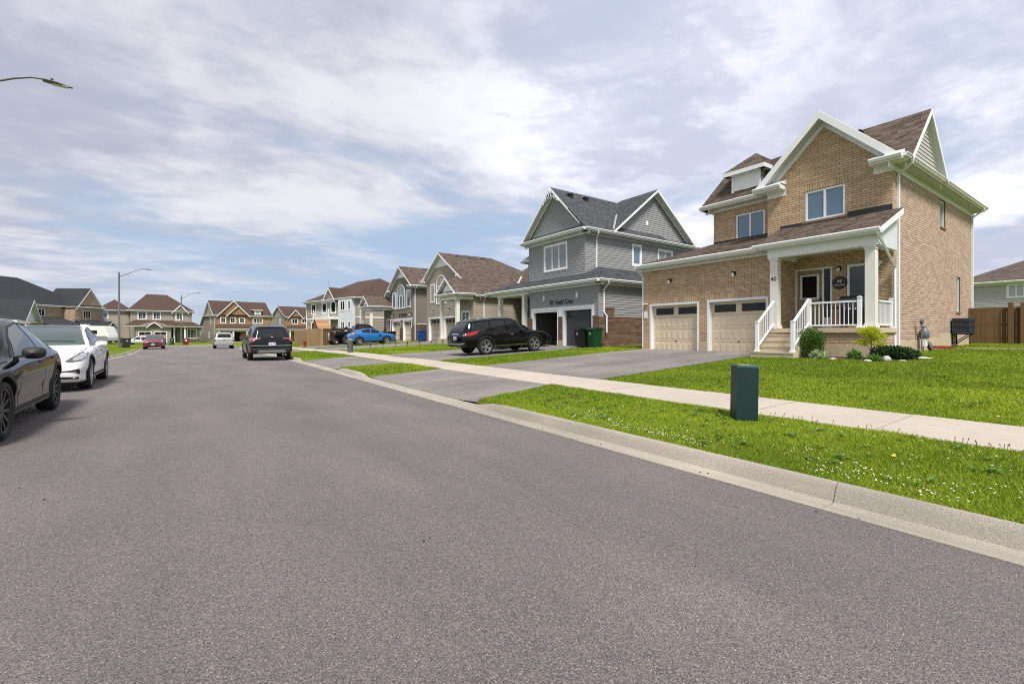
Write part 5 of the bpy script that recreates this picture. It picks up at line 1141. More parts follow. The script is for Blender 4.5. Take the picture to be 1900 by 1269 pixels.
# rosy brick house with charcoal roof
h.flush(0)
h = House('brick_house', 'rosy-tan brick house with large charcoal roof and pointed gable behind the white trailer', (-15.88, 110.8, -.4), math.radians(55), aligned=False)
h.wall(fo(0), FU, rect(-2.7, 2.5, -.3, 6.6), [(-1.2, .2, 4.5, 5.9)], style='brick', mat=brick_rose, back=mortar_grey, name='front_wall', **BW); h.window(fo(0), FU, -1.2, .2, 4.5, 5.9, d=-.05, lites=3, glass=glass_dark)
h.wall(fo(2.2), FU, rect(-9, -2.7, -.3, 6.6), [(-6.8, -5.7, 4.7, 5.9)], style='brick', mat=brick_rose, back=mortar_grey, name='front_wall', **BW); h.window(fo(2.2), FU, -6.8, -5.7, 4.7, 5.9, d=-.05, lites=2, glass=glass_dark)
h.wall(V((-2.7, 0, 0)), LU, rect(-2.2, 0, -.3, 6.6), style='brick', mat=brick_rose, back=mortar_grey, name='return_wall', **BW); shell(h, -16, 2.5, 2.2, 12, -.3, 6.6, brick_rose, 'l')
fgable(h, -2.5, 2.3, -.1, 6.7, -.1, 9.95, sh_coal, 6, 'brick', brick_rose, mortar_grey); h.eave(q3(-2.9, -.4, 6.6), q3(2.7, -.4, 6.6), FN, .35, frieze=.1); h.roof([q3(-2.9, -.4, 6.62), q3(2.7, -.4, 6.62), q3(2.5, -.08, 6.9), q3(-2.7, -.08, 6.9)], sh_coal, thick=.03, name='gable_skirt_roof')
hip(h, -16, 2.3, 2.2, 12, 6.62, 11.2, sh_coal, ridge=(-11, -5.5, 7)); h.roof([q3(-9.3, -2.4, 3.2), q3(-3.1, -2.4, 3.2), q3(-3.1, 2.18, 4.6), q3(-9.3, 2.18, 4.6)], sh_coal); h.roof([q3(-3.1, -2.4, 3.2), q3(3.0, -2.4, 3.2), q3(2.0, -.02, 4.2), q3(-3.1, -.02, 4.2)], sh_coal); h.eave(q3(-9.3, -2.4, 3.19), q3(3.0, -2.4, 3.19), FN, .4, fz=False); h.wall(fo(-1.9), FU, rect(-9, -3, -.3, 3.0), style='brick', mat=brick_rose, back=mortar_grey, name='garage_wall', **BW); fgable(h, .9, 2.5, -2.5, 3.3, 1.7, 4.1, sh_coal, -.3, None)
for x in (.9, 2.5): h.column(x-.15, x+.15, -2.3, -2.0, -.3, 3.0)
# nearest house of the far left side
h.flush(0)
h = House('brick_house', 'tan brick house with charcoal roof and steep white-sided gable, behind the parked cars', (-17.7, 80.8, -.35), math.radians(90), aligned=False)
h.wall(fo(0), FU, rect(-14, 5, -.3, 3.3), [(-2.9, -.4, -.2, 2.75), (0, 2.4, -.2, 2.75)], style='brick', mat=brick_tan, back=mortar_grey, name='front_wall', **BW)
for a, b in ((-2.9, -.4), (0, 2.4)): h.garage(fo(0), FU, a, b, -.2, 2.75, gar_tan, rows=3, cols=0, fw=.12, head=.2)
shell(h, -14, 5, 0, 12, -.3, 3.3, brick_tan); hip(h, -14, 5, 0, 12, 3.32, 6.6, sh_coal, ridge=(-8, -2, 6))
fgable(h, -2.2, 4.4, -.3, 3.4, 1.1, 6.0, sh_coal, 5, 'siding', sid_white, oh=.5); h.column(-3.3, -3.0, -1.2, -.9, -.3, 3.0)
m = MB(); m.box(-8, -3, -1.3, -1.0, 2.9, 3.2); h.b(m, 'porch_beam', trim_white)
# house beyond the back fence on the right
h.flush(0)
h = House('sided_house', 'pale lavender-grey house with brown hip roof seen over the dark back fence', (54, 9.5, 0), math.radians(-90), aligned=False)
h.wall(fo(0), FU, rect(-1, 22, 0, 5.6), [(2.1, 3.0, 4.3, 5.3), (8, 10, 4.3, 5.3)], style='siding', mat=sid_light, rowh=.2, name='rear_facing_wall')
h.window(fo(0), FU, 2.1, 3.0, 4.3, 5.3, casing=.08, d=-.04, lites=2, glass=blind_m); h.window(fo(0), FU, 8, 10, 4.3, 5.3, casing=.08, d=-.04, lites=2)
shell(h, -1, 22, 0, 11, 0, 5.6, sid_light); hip(h, -1, 22, 0, 11, 5.62, 8.0, sh_brown_t, ridge=(3.0, 17, 5.5))
for x in (2.6, 4.2): vent_box(h, q3(x, 5.0, 7.75), mat=metal_grey)
vent_pipe(h, q3(3.2, 3.0, 6.9), .4)
h.flush(0)
# ------------------------------------------------------------ vehicles
def paint(name, col, rough=.3, coat=1.0, metal=0.0, spec=.5): return material(name, col, rough, metal=metal, spec=spec, coat=coat)
p_black = paint('black_car_paint', (.003, .003, .004), .05, 0, spec=.42); p_navy = paint('blue_black_car_paint', (.004, .0045, .008), .06, 0, spec=.45); p_white = paint('white_car_paint', (.78, .79, .80), .35, .5)
p_blue = paint('bright_blue_car_paint', (.006, .125, .38), .28); p_red = paint('dark_red_car_paint', (.16, .012, .022), .25); p_silver = paint('silver_car_paint', (.42, .42, .43), .35, metal=.35)
car_glass = material('car_glass', (.008, .010, .012), .02, spec=.6); shield_glass = material('windscreen_glass', (.065, .088, .085), .02, spec=.8)
rubber = material('tyre_rubber', (.016, .016, .017), .8, bump=.2, bscale=80); alloy = material('alloy_rim', (.50, .51, .53), .3, metal=.85); alloy_dk = material('dark_alloy_rim', (.06, .06, .065), .3, metal=.6); brake_m = material('brake_disc', (.05, .05, .05), .5, metal=.5)
clad = material('black_cladding', (.018, .018, .019), .6); chrome = material('chrome', (.75, .76, .78), .12, metal=1.0); lamp_red = material('tail_lamp_red', (.24, .006, .008), .15, coat=.8); lamp_clear = material('head_lamp', (.30, .31, .33), .08, spec=.8, coat=1); lamp_dark = material('smoked_lamp', (.05, .05, .06), .08, coat=1)
plate_m = material('licence_plate', (.62, .66, .72), .4); plate_blue = material('plate_characters', (.05, .09, .25), .5); well_m = material('wheel_well', (.008, .008, .008), .9); seam_m = material('panel_gap', (.004, .004, .004), .8); skid_m = material('silver_skid', (.36, .37, .38), .4, metal=.5)

def hermite(ts, vs, x):
    ts, vs = np.array(ts, float), np.array(vs, float); d = np.diff(vs)/np.diff(ts); m = np.zeros_like(vs); m[0], m[-1] = d[0], d[-1]
    for i in range(1, len(vs)-1): m[i] = 0 if d[i-1]*d[i] <= 0 else 2*d[i-1]*d[i]/(d[i-1]+d[i])
    i = np.clip(np.searchsorted(ts, x)-1, 0, len(ts)-2); hh = ts[i+1]-ts[i]; t = (x-ts[i])/hh
    return (2*t**3-3*t**2+1)*vs[i]+(t**3-2*t**2+t)*hh*m[i]+(-2*t**3+3*t**2)*vs[i+1]+(t**3-t**2)*hh*m[i+1]
class Car:
    def __init__(s, name, label, spec, wb, foh, r, body, loc, rz, cat='car', track=None, group=None, step=.075, cut=(), crease=.0, wellw=.30, dr=.085, lean=None):
        s.root = thing(name, label, cat, loc, rz, group); s.foh, s.wb, s.r = foh, wb, r; s.xf = foh+wb/2; s.paint = body
        S = np.array(spec, float); T = S[:, 0]; L = T[-1]; s.L = L
        st = sorted(set(np.round(np.concatenate([np.arange(0, L, step), T, [.02, .1, L-.02, L-.09]]), 4))); st = [t for t in st if 0 <= t <= L]
        st = [t for i, t in enumerate(st) if i == 0 or t-st[i-1] > .012 or t == L]; W = [hermite(T, S[:, k], np.array(st)) for k in range(1, 6)]
        rings = []
        for i, t in enumerate(st):
            w, zl, zs, wt, zt = [float(q[i]) for q in W]; gh = zt-zs; d = min(dr, gh*.6); half = [(0, zl), (w*.6, zl), (w*.88, zl+.008), (w*.955, zl+.05)]
            for k in range(7):
                u = k/6; z = zl+.11+(zs-.07-zl-.11)*u; half.append((w*(1-.055*abs(u-.58)**1.8*(1.9 if u < .58 else 2.6))-crease*math.exp(-((u-.28)/.16)**2), z))
            half += [(w*.957, zs-.040), (w*.943, zs-.014), (w*.920, zs+.010)]
            y0, z0, y1, z1 = w*.920, zs+.010, wt, zt-d
            for k in range(1, 6): u = k/5; half.append((y0+(y1-y0)*u+.018*math.sin(PI*u)*min(1, gh/.4), z0+(z1-z0)*u))
            half += [(wt-.022, zt-d*.58), (wt-.065, zt-d*.33), (wt*.72, zt-d*.12), (wt*.38, zt-d*.02), (0, zt)]
            rings.append([(s.xf-t, y, z) for y, z in half]+[(s.xf-t, -y, z) for y, z in half[-2:0:-1]])
        k = len(rings[0]); vs = [v for r_ in rings for v in r_]; fs = [(j*k+i, j*k+(i+1) % k, (j+1)*k+(i+1) % k, (j+1)*k+i) for j in range(len(rings)-1) for i in range(k)]
        fs += [tuple(range(k-1, -1, -1)), tuple(range((len(rings)-1)*k, len(rings)*k))]
        me = bpy.data.meshes.new('body'); me.from_pydata(vs, [], fs); me.materials.append(body); me.materials.append(well_m)
        bm = bmesh.new(); bm.from_mesh(me); bmesh.ops.recalc_face_normals(bm, faces=bm.faces); bm.to_mesh(me); bm.free()
        s.bvh = BVHTree.FromPolygons([V(v) for v in vs], fs); W0 = float(max(S[:, 1])); s.w = W0; tr = track or W0-.135; s.track = tr
        m = MB()
        for ax in (s.xf-foh, s.xf-foh-wb):
            for sg in (-1, 1):
                ya, yb = sg*(tr-wellw*.62), sg*(W0+.12); m.lathe([(.0, min(ya, yb)), (r*1.16, min(ya, yb)), (r*1.16, max(ya, yb)), (.0, max(ya, yb))], 40, (ax, 0, r), 'y')
        for c in cut: m.box(*c)
        cm = m.mesh('cutter', well_m, off=(0, 0, 0)); bm = bmesh.new(); bm.from_mesh(cm); bmesh.ops.remove_doubles(bm, verts=bm.verts, dist=1e-5); bmesh.ops.recalc_face_normals(bm, faces=bm.faces); bm.to_mesh(cm); bm.free()
        co = bpy.data.objects.new('cutter', cm); C.objects.link(co); o = bpy.data.objects.new('tmp', me); C.objects.link(o)
        md = o.modifiers.new('cut', 'BOOLEAN'); md.object = co; md.operation = 'DIFFERENCE'; md.solver = 'EXACT'; md.material_mode = 'TRANSFER'
        dg = bpy.context.evaluated_depsgraph_get(); nm = bpy.data.meshes.new_from_object(o.evaluated_get(dg)); bpy.data.objects.remove(o); bpy.data.objects.remove(co)
        nm.name = 'body'; nm.polygons.foreach_set('use_smooth', [True]*len(nm.polygons)); nm.set_sharp_from_angle(angle=math.radians(48))
        s.body = bpy.data.objects.new('body', nm); C.objects.link(s.body); s.body.parent = s.root
    def P(s, t, y, z): return V((s.xf-t, y, z))
    def cast(s, p, az):
        if az == 'top': n = V((0, 0, 1)); o = V((p.x, p.y, 4))
        else: a = math.radians(az); n = V((math.cos(a), math.sin(a), 0)); e = V((-n.y, n.x, 0)); o = e*p.dot(e)+UP*p.z+n*8
        h = s.bvh.ray_cast(o, -n); return (h[0], h[1] if h[1].dot(n) > 0 else -h[1]) if h[0] is not None else None
    def patch(s, name, pts, az, mat, off=.004, mirror=False, parent=None, step=.07, depth=.008, smooth=40):
        """pts: (t, y, z) outline, thrown along azimuth az onto the body; becomes a thin panel lying on it"""
        out = []
        for sg in ((1, -1) if mirror else (1,)):
            a_ = az if az == 'top' else az*sg; Q = [s.P(t, y*sg, z) for t, y, z in pts]
            if a_ == 'top': ex, ey, nn = V((1, 0, 0)), V((0, 1, 0)), V((0, 0, 1))
            else: a = math.radians(a_); nn = V((math.cos(a), math.sin(a), 0)); ex, ey = V((-nn.y, nn.x, 0)), V((0, 0, 1))
            bm = bmesh.new(); vs = [bm.verts.new((q.dot(ex), q.dot(ey), 0)) for q in Q]; bm.faces.new(vs)
            for ax in (0, 1):
                c = [v.co[ax] for v in bm.verts]; k = math.floor(min(c)/step)+1
                while k*step < max(c):
                    pc, pn = [0, 0, 0], [0, 0, 0]; pc[ax] = k*step; pn[ax] = 1
                    bmesh.ops.bisect_plane(bm, geom=bm.verts[:]+bm.edges[:]+bm.faces[:], plane_co=pc, plane_no=pn); k += 1
            bm.verts.ensure_lookup_table(); bm.verts.index_update(); hit = {}
            for v in bm.verts:
                h = s.cast(ex*v.co.x+ey*v.co.y, a_); hit[v.index] = h
            F = [[v.index for v in f.verts] for f in bm.faces if all(hit[v.index] for v in f.verts)]; n0 = len(bm.verts)
            top = [tuple(h[0]+h[1]*off) if h else (0, 0, 0) for h in (hit[i] for i in range(n0))]; low = [tuple(h[0]-h[1]*depth) if h else (0, 0, 0) for h in (hit[i] for i in range(n0))]; bm.free()
            par = list(range(n0))          # keep the largest connected piece
            def root(i):
                while par[i] != i: par[i] = par[par[i]]; i = par[i]
                return i
            for f in F:
                for i in f[1:]: par[root(i)] = root(f[0])
            if F:
                cnt = {}
                for f in F: cnt[root(f[0])] = cnt.get(root(f[0]), 0)+1
                best = max(cnt, key=cnt.get); F = [f for f in F if root(f[0]) == best]
            ed = {}
            for f in F:
                for i in range(len(f)): e = (f[i], f[(i+1) % len(f)]); ed[e] = 1
            if F:
                nf = sum(((V(top[f[1]])-V(top[f[0]])).cross(V(top[f[2]])-V(top[f[0]]))).dot(nn) for f in F)
                if nf < 0: F = [f[::-1] for f in F]; ed = {(b, a): 1 for a, b in ed}
            m = MB(); m.idx(top+low, [tuple(f) for f in F]+[(a, a+n0, b+n0, b) for (a, b) in ed if (b, a) not in ed])
            o = m.build(name, mat, parent or s.root, smooth, off=(0, 0, 0)); out.append(o)
        return out
    def strip(s, name, pts, wd, az, mat, mirror=False, off=.0015, parent=None, depth=.004):
        """narrow band along a line of (t, y, z)"""
        L, R = [], []
        for i, p in enumerate(pts):
            a, b = pts[max(i-1, 0)], pts[min(i+1, len(pts)-1)]; d = (b[0]-a[0], b[2]-a[2]) if az in (90, -90) else ((b[1]-a[1], b[2]-a[2]) if az != 'top' else (b[0]-a[0], b[1]-a[1])); l = math.hypot(*d) or 1; nx, nz = -d[1]/l*wd/2, d[0]/l*wd/2
            k = (lambda sg: (p[0]+sg*nx, p[1], p[2]+sg*nz)) if az in (90, -90) else ((lambda sg: (p[0], p[1]+sg*nx, p[2]+sg*nz)) if az != 'top' else (lambda sg: (p[0]+sg*nx, p[1]+sg*nz, p[2])))
            L.append(k(1)); R.append(k(-1))
        return s.patch(name, L+R[::-1], az, mat, off, mirror, parent, step=.12, depth=depth)
    def arch(s, mat, k=1.2, th=.06):
        for ax in (s.foh, s.foh+s.wb):
            n = 20; pts = [(ax-math.cos(PI*i/n)*s.r*k, 1, s.r+math.sin(PI*i/n)*s.r*k) for i in range(n+1)]
            for i in range(2, n-1, 1): pass
            outer = [(ax-math.cos(a)*(s.r*1.165+th), 1, s.r+math.sin(a)*(s.r*1.165+th)) for a in [-.25+(PI+.5)*i/n for i in range(n+1)]]; inner = [(ax-math.cos(a)*(s.r*1.165), 1, s.r+math.sin(a)*(s.r*1.165)) for a in [-.25+(PI+.5)*i/n for i in range(n+1)]]
            s.patch('arch_trim', outer+inner[::-1], 90, mat, .006, True, step=.05)
    def wheels(s, rim, spokes=5, width=.23, wide=.10, twin=False, tyre_k=.70, dark=None):
        r = s.r; m = MB(); q = width/2; rr = r*tyre_k
        m.lathe([(rr, -q*.8), (rr*1.05, -q), (r*.93, -q), (r*.985, -q*.82), (r, -q*.55), (r, q*.55), (r*.985, q*.82), (r*.93, q), (rr*1.05, q), (rr, q*.8)], 40, axis='y'); ty = m.mesh('tyre', rubber, 50, (0, 0, 0))
        m = MB(); m.lathe([(rr*.90, q*.2), (rr*.93, q*.86), (rr*1.0, q*.93), (rr*1.03, q*.80), (rr*1.01, -q*.8)], 40, axis='y')
        for k in range(spokes):
            for dv in ((-.085, .085) if twin else (0,)):
                a = 2*PI*k/spokes+dv*.6; b = 2*PI*k/spokes+dv*2.0; c0, c1 = V((math.cos(a), 0, math.sin(a))), V((math.cos(b), 0, math.sin(b))); t0, t1 = V((-c0.z, 0, c0.x)), V((-c1.z, 0, c1.x)); i, o = r*.10, rr*.95; w0, w1 = r*wide*1.1*(.7 if twin else 1), r*wide*(.7 if twin else 1)
                p = [c0*i-t0*w0/2, c0*i+t0*w0/2, c1*o+t1*w1/2, c1*o-t1*w1/2]; F = [x+V((0, q*(.62 if j < 2 else .84), 0)) for j, x in enumerate(p)]; B = [x+V((0, q*.35, 0)) for x in p]
                m.idx(F+B, [(0, 1, 2, 3), (0, 4, 5, 1), (1, 5, 6, 2), (2, 6, 7, 3), (3, 7, 4, 0)])
        m.lathe([(.001, q*.66), (r*.075, q*.68), (r*.13, q*.60), (r*.15, q*.3)], 16, axis='y'); rm = m.mesh('rim', rim, 40, (0, 0, 0))
        m = MB(); m.lathe([(.001, q*.05), (rr*.62, q*.05), (rr*.62, -q*.1), (rr*.99, -q*.15)], 32, axis='y'); bd = m.mesh('brake_disc', brake_m, 40, (0, 0, 0))
        for ax in (s.xf-s.foh, s.xf-s.foh-s.wb):
            for sg in (1, -1):
                e = bpy.data.objects.new('wheel', ty); C.objects.link(e); e.parent = s.root; e.location = (ax, sg*(s.track), r); e.rotation_euler = (0, random.random()*1.2, 0 if sg > 0 else PI)
                for nm, me in (('rim', rm), ('brake_disc', bd)): c = bpy.data.objects.new(nm, me); C.objects.link(c); c.parent = e
    def mirror_pair(s, t, z, y=None, mat=None, k=1.0):
        for sg in (1, -1):
            h = s.cast(s.P(t, 0, z), 90*sg); y0 = abs(h[0].y) if h else s.w*.9; m = MB(); c = s.P(t, sg*(y0+.15*k), z+.05*k); a, b, d = .085*k, .125*k, .085*k; n = 12
            vs = []; fs = []
            for i in range(7):
                u = i/6; x = a*(1-2*u); rr = (max(0, 1-(max(0, (.72-u))/.72)**2.2))**.5 if u < .72 else 1-.10*(u-.72)/.28
                for j in range(n): an = 2*PI*j/n; vs.append(c+V((x, b*math.copysign(abs(math.cos(an))**.75, math.cos(an))*rr, d*math.copysign(abs(math.sin(an))**.75, math.sin(an))*rr)))
            fs = [(i*n+j, i*n+(j+1) % n, (i+1)*n+(j+1) % n, (i+1)*n+j) for i in range(6) for j in range(n)]+[tuple(range(n)), tuple(range(6*n+n-1, 6*n-1, -1))]
            m.idx(vs, fs); m.par(s.P(t+.02, sg*(y0-.03), z-.02), (.07, 0, 0), (0, sg*.15, .02), (0, 0, .03)); o = m.build('mirror', mat or s.paint, s.root, 50, off=(0, 0, 0))
            g = MB(); g.par(c+V((-a-.004, -b*.78, -d*.7)), V((.003, 0, 0)), V((0, b*1.56, 0)), V((0, 0, d*1.4))); g.build('mirror_glass', lamp_dark, o, off=(0, 0, 0))
    def handle(s, t, z, mat, ln=.2, flush=False):
        for sg in (1, -1):
            h = s.cast(s.P(t, 0, z), 90*sg)
            if h: c = h[0]; m = MB(); m.par(c+V((-ln/2, sg*.002 if flush else sg*.012, -.014)), V((ln, 0, 0)), V((0, sg*(.004 if flush else .022), 0)), V((0, 0, .028))); m.build('door_handle', mat, s.root, off=(0, 0, 0))
    def plate(s, t, z, rear=True, w=.30, h=.15):
        sg = 180 if rear else 0; c = s.cast(V((0, 0, z)), sg)[0]; d = -1 if rear else 1; m = MB(); m.par((c.x+d*.022, -w/2, z-h/2), (-d*.012, 0, 0), (0, w, 0), (0, 0, h)); p = m.build('licence_plate', plate_m, s.root, off=(0, 0, 0)); m = MB()
        for i in range(7):
            if i != 3: m.par((c.x+d*.0235, -w*.38+w*.11*i, z-h*.22), (-d*.003, 0, 0), (0, w*.075, 0), (0, 0, h*.44))
        m.build('plate_characters', plate_blue, p, off=(0, 0, 0), kind='stuff')
    def rails(s, t0, t1, y, mat, hgt=.05):
        for sg in (1, -1):
            pts = []
            for i in range(9):
                t = t0+(t1-t0)*i/8; h = s.cast(s.P(t, sg*y, 0), 'top'); pts.append(h[0]+UP*(hgt if 0 < i < 8 else .005))
            m = MB(); m.tube(pts, .02, 8); m.build('roof_rail', mat, s.root, 60, off=(0, 0, 0))
lamp_mid = material('grey_head_lamp', (.10, .105, .11), .08, spec=.8)
def glasshouse(c, tops, wins, shield, rear, gm=car_glass, sm=None, edge=clad):
    for q in wins: c.patch('side_window', [(t, 1, z) for t, z in q], 90, gm, .005, True)
    c.patch('windscreen', [(0, y, z) for y, z in shield]+[(0, -y, z) for y, z in shield[::-1]], 0, sm or gm, .005)
    if rear: c.patch('rear_window', [(0, y, z) for y, z in rear]+[(0, -y, z) for y, z in rear[::-1]], 180, gm, .005)
def crossover(name, label, paint_, loc, rz, rim, k=1.0):
    """low electric crossover with fastback roof"""
    c = Car(name, label, [(0, .60, .34, .56, .50, .66), (.04, .76, .27, .62, .62, .72), (.16, .865, .21, .715, .70, .80), (.42, .93, .19, .83, .76, .89), (.85, .955, .20, .895, .80, .945), (1.25, .96, .21, .93, .82, .995),
        (1.42, .96, .21, .945, .80, 1.065), (1.75, .96, .21, .965, .745, 1.28), (2.05, .96, .21, .975, .69, 1.405), (2.35, .96, .21, .985, .65, 1.49), (2.75, .96, .21, .995, .635, 1.535), (3.15, .96, .21, 1.0, .625, 1.52), (3.55, .96, .21, 1.005, .615, 1.455),
        (3.92, .955, .22, 1.005, .60, 1.345), (4.20, .935, .24, .985, .60, 1.235), (4.42, .895, .28, .955, .62, 1.14), (4.55, .85, .30, .93, .635, 1.085), (4.64, .80, .33, .89, .62, 1.03), (4.71, .72, .38, .82, .56, .94), (4.75, .60, .46, .72, .48, .82)],
        2.89, .85, .36, paint_, loc, rz, crease=.030)
    glasshouse(c, 0, [[(1.60, 1.01), (1.95, 1.26), (2.25, 1.38), (2.55, 1.435), (2.76, 1.45), (2.74, 1.03)], [(2.84, 1.452), (3.2, 1.43), (3.5, 1.37), (3.66, 1.325), (3.60, 1.045), (2.83, 1.035)], [(3.75, 1.30), (3.98, 1.215), (4.17, 1.11), (4.10, 1.05), (3.70, 1.05)]],
        [(.755, 1.03), (.73, 1.09), (.66, 1.27), (.60, 1.40), (.575, 1.465)], [(.52, 1.11), (.48, 1.26), (.44, 1.34)], sm=shield_glass)
    c.patch('glass_roof', [(2.18, .54, 0), (3.0, .54, 0), (3.6, .52, 0), (3.9, .49, 0), (3.9, -.49, 0), (3.6, -.52, 0), (3.0, -.54, 0), (2.18, -.54, 0)], 'top', car_glass, .004, step=.12)
    c.strip('window_trim', [(1.52, 1, 1.0), (1.9, 1, 1.25), (2.25, 1, 1.40), (2.75, 1, 1.475), (3.2, 1, 1.455), (3.6, 1, 1.37), (4.0, 1, 1.225), (4.22, 1, 1.09)], .022, 90, clad, True, off=.006)
    hl = [(.10, .62, .655), (.20, .77, .685), (.50, .91, .795), (.68, .93, .86), (.60, .90, .895), (.38, .80, .865), (.19, .66, .775), (.10, .54, .69)]
    for o in c.patch('headlight', hl, 32, lamp_mid, .006, True, step=.05): pass
    c.patch('headlight_lens', [(.16, .68, .685), (.24, .79, .715), (.48, .89, .80), (.46, .865, .84), (.28, .76, .80), (.18, .66, .735)], 32, lamp_clear, .016, True, step=.05)
    c.patch('corner_vent', [(.02, .40, .465), (.06, .66, .485), (.12, .80, .52), (.14, .815, .40), (.11, .78, .41), (.09, .74, .455), (.04, .60, .455), (.02, .40, .445)], 20, clad, .006, True, step=.04)
    c.patch('front_lip', [(.1, .80, .285), (.1, .80, .335), (0, .5, .350), (0, -.5, .350), (.1, -.80, .335), (.1, -.80, .285), (0, -.5, .30), (0, .5, .30)], 0, clad, .006)
    c.arch(clad, th=.05); c.patch('sill_trim', [(1.3, 1, .23), (1.3, 1, .33), (3.3, 1, .33), (3.3, 1, .23)], 90, clad, .006, True)
    for pts in ([(1.42, 1, .36), (1.44, 1, .6), (1.58, 1, .98)], [(2.79, 1, .34), (2.79, 1, .7), (2.80, 1, 1.03)], [(3.42, 1, .74), (3.62, 1, .86), (3.68, 1, 1.05)], [(1.42, 1, .34), (3.3, 1, .34)]): c.strip('door_seam', pts, .009, 90, seam_m, True)
    c.strip('bonnet_seam', [(.30, .70, 0), (.8, .80, 0), (1.28, .80, 0)], .010, 'top', seam_m, True); c.handle(2.58, .88, seam_m, .2, True); c.handle(3.42, .91, seam_m, .2, True)
    c.patch('tail_light', [(4.68, .50, .98), (4.60, .80, 1.0), (4.45, .92, .99), (4.5, .92, .90), (4.62, .85, .88), (4.72, .55, .92)], 145, lamp_red, .006, True); c.patch('badge', [(0, .03, .72), (0, .0, .76), (0, -.03, .72), (0, 0, .67)], 0, chrome, .006)
    c.mirror_pair(1.70, .99, mat=paint_ if paint_ is p_white else clad, k=1.0); c.wheels(rim[0], rim[1], wide=rim[2], twin=rim[3], tyre_k=.745); m = MB(); 
    c.strip('wiper', [(0, .55, 1.115), (0, .1, 1.125), (0, -.3, 1.13)], .02, 0, clad, off=.014)
    return c
g_ = lambda x, y: float(zr(y))
crossover('parked_car', 'black low crossover car parked nearest at the left kerb, black trim and dark ten-spoke wheels', p_black, (-2.90, 9.55, .02), math.radians(-88.5), (alloy_dk, 10, .10, False))
crossover('parked_car', 'white low crossover car with slanted headlights parked behind the near black car', p_white, (-3.06, 16.24, .02), math.radians(-88.4), (alloy, 5, .16, True))

def suv(name, label, paint_, loc, rz, L, W, H, wb, foh, r, rim, kind, cat='car', group=None):
    """tall estate car: kind 1 square tail, 2 sloping tail"""
    w = W/2; b = H*.585; e = .06 if kind == 1 else .16
    sp = [(0, w*.68, .40, b*.80, w*.58, b*.84), (.05, w*.85, .30, b*.84, w*.70, b*.90), (.22, w*.95, .25, b*.92, w*.78, b*.985), (.75, w*.99, .23, b*.965, w*.84, b*1.04), (1.25, w, .29, b, w*.86, b*1.085), (1.42, w, .29, b, w*.845, b*1.14),
          (1.75, w, .29, b*1.0, w*.79, b+(H-b)*.56), (2.05, w, .29, b*1.0, w*.745, b+(H-b)*.87), (2.35, w, .29, b*1.0, w*.73, H*.985), (2.9, w, .29, b*1.005, w*.725, H), (L*.72, w, .30, b*1.01, w*.715, H*(.992 if kind == 1 else .975)),
          (L-.75, w*.995, .34, b*1.02, w*.70, H*(.97 if kind == 1 else .945)), (L-.45, w*.985, .37, b*1.03, w*.685, H*(.945 if kind == 1 else .915)), (L-.30-e, w*.975, .38, b*1.03, w*.68, H*(.925 if kind == 1 else .885)), (L-.20-e*.4, w*.965, .39, b*1.02, w*.69, H*.80), (L-.12, w*.95, .40, b*1.0, w*.72, H*.70), (L-.05, w*.92, .42, b*.97, w*.74, b*1.05), (L, w*.84, .47, b*.86, w*.66, b*.90)]
    c = Car(name, label, sp, wb, foh, r, paint_, loc, rz, cat, group=group); gl = car_glass; zt = H-.15; zb = b*1.035
    t1, t2, t3 = 2.62, 3.52, L-.60
    glasshouse(c, 0, [[(1.62, zb), (1.92, b+(H-b)*.52), (2.2, zt-.03), (t1, zt), (t1-.02, zb)], [(t1+.10, zt), (t2, zt-.01), (t2+.02, zb+.01), (t1+.09, zb)], [(t2+.10, zt-.02), (t3, zt-(.05 if kind == 1 else .10)), (t3+.12, zb+.06), (t2+.12, zb+.015)]],
        [(w*.76, b*1.15), (w*.70, b+(H-b)*.6), (w*.64, H*.95)], [(w*.64, b*1.09), (w*.66, b*1.13), (w*.61, H*.885), (w*.56, H*.905)], sm=shield_glass)
    c.patch('spoiler', [(L-.55, w*.60, 0), (L-.30-e*.8, w*.60, 0), (L-.30-e*.8, -w*.60, 0), (L-.55, -w*.60, 0)], 'top', paint_, .02)
    c.arch(clad, th=.05); c.patch('sill_trim', [(foh+r*1.25, 1, .26), (foh+r*1.25, 1, .37), (foh+wb-r*1.25, 1, .37), (foh+wb-r*1.25, 1, .26)], 90, clad, .006, True)
    for x in (1.5, t1+.04): c.strip('door_seam', [(x, 1, .40), (x, 1, b*.9), (x+.03, 1, zb-.02)], .010, 90, seam_m, True)
    c.strip('door_seam', [(foh+wb-r*1.15, 1, .78), (t2+.12, 1, b*.92), (t2+.14, 1, zb)], .010, 90, seam_m, True)
    c.handle(t1-.22, b*.90, chrome); c.handle(t2-.12, b*.915, chrome); c.rails(2.3, L-.8, w*.62, chrome if paint_ is not p_white else clad); c.wheels(*rim[:1], spokes=rim[1], wide=rim[2], twin=rim[3], tyre_k=.70)
    c.mirror_pair(1.72, b*1.02); c.plate(L, b*.80); return c, w, b
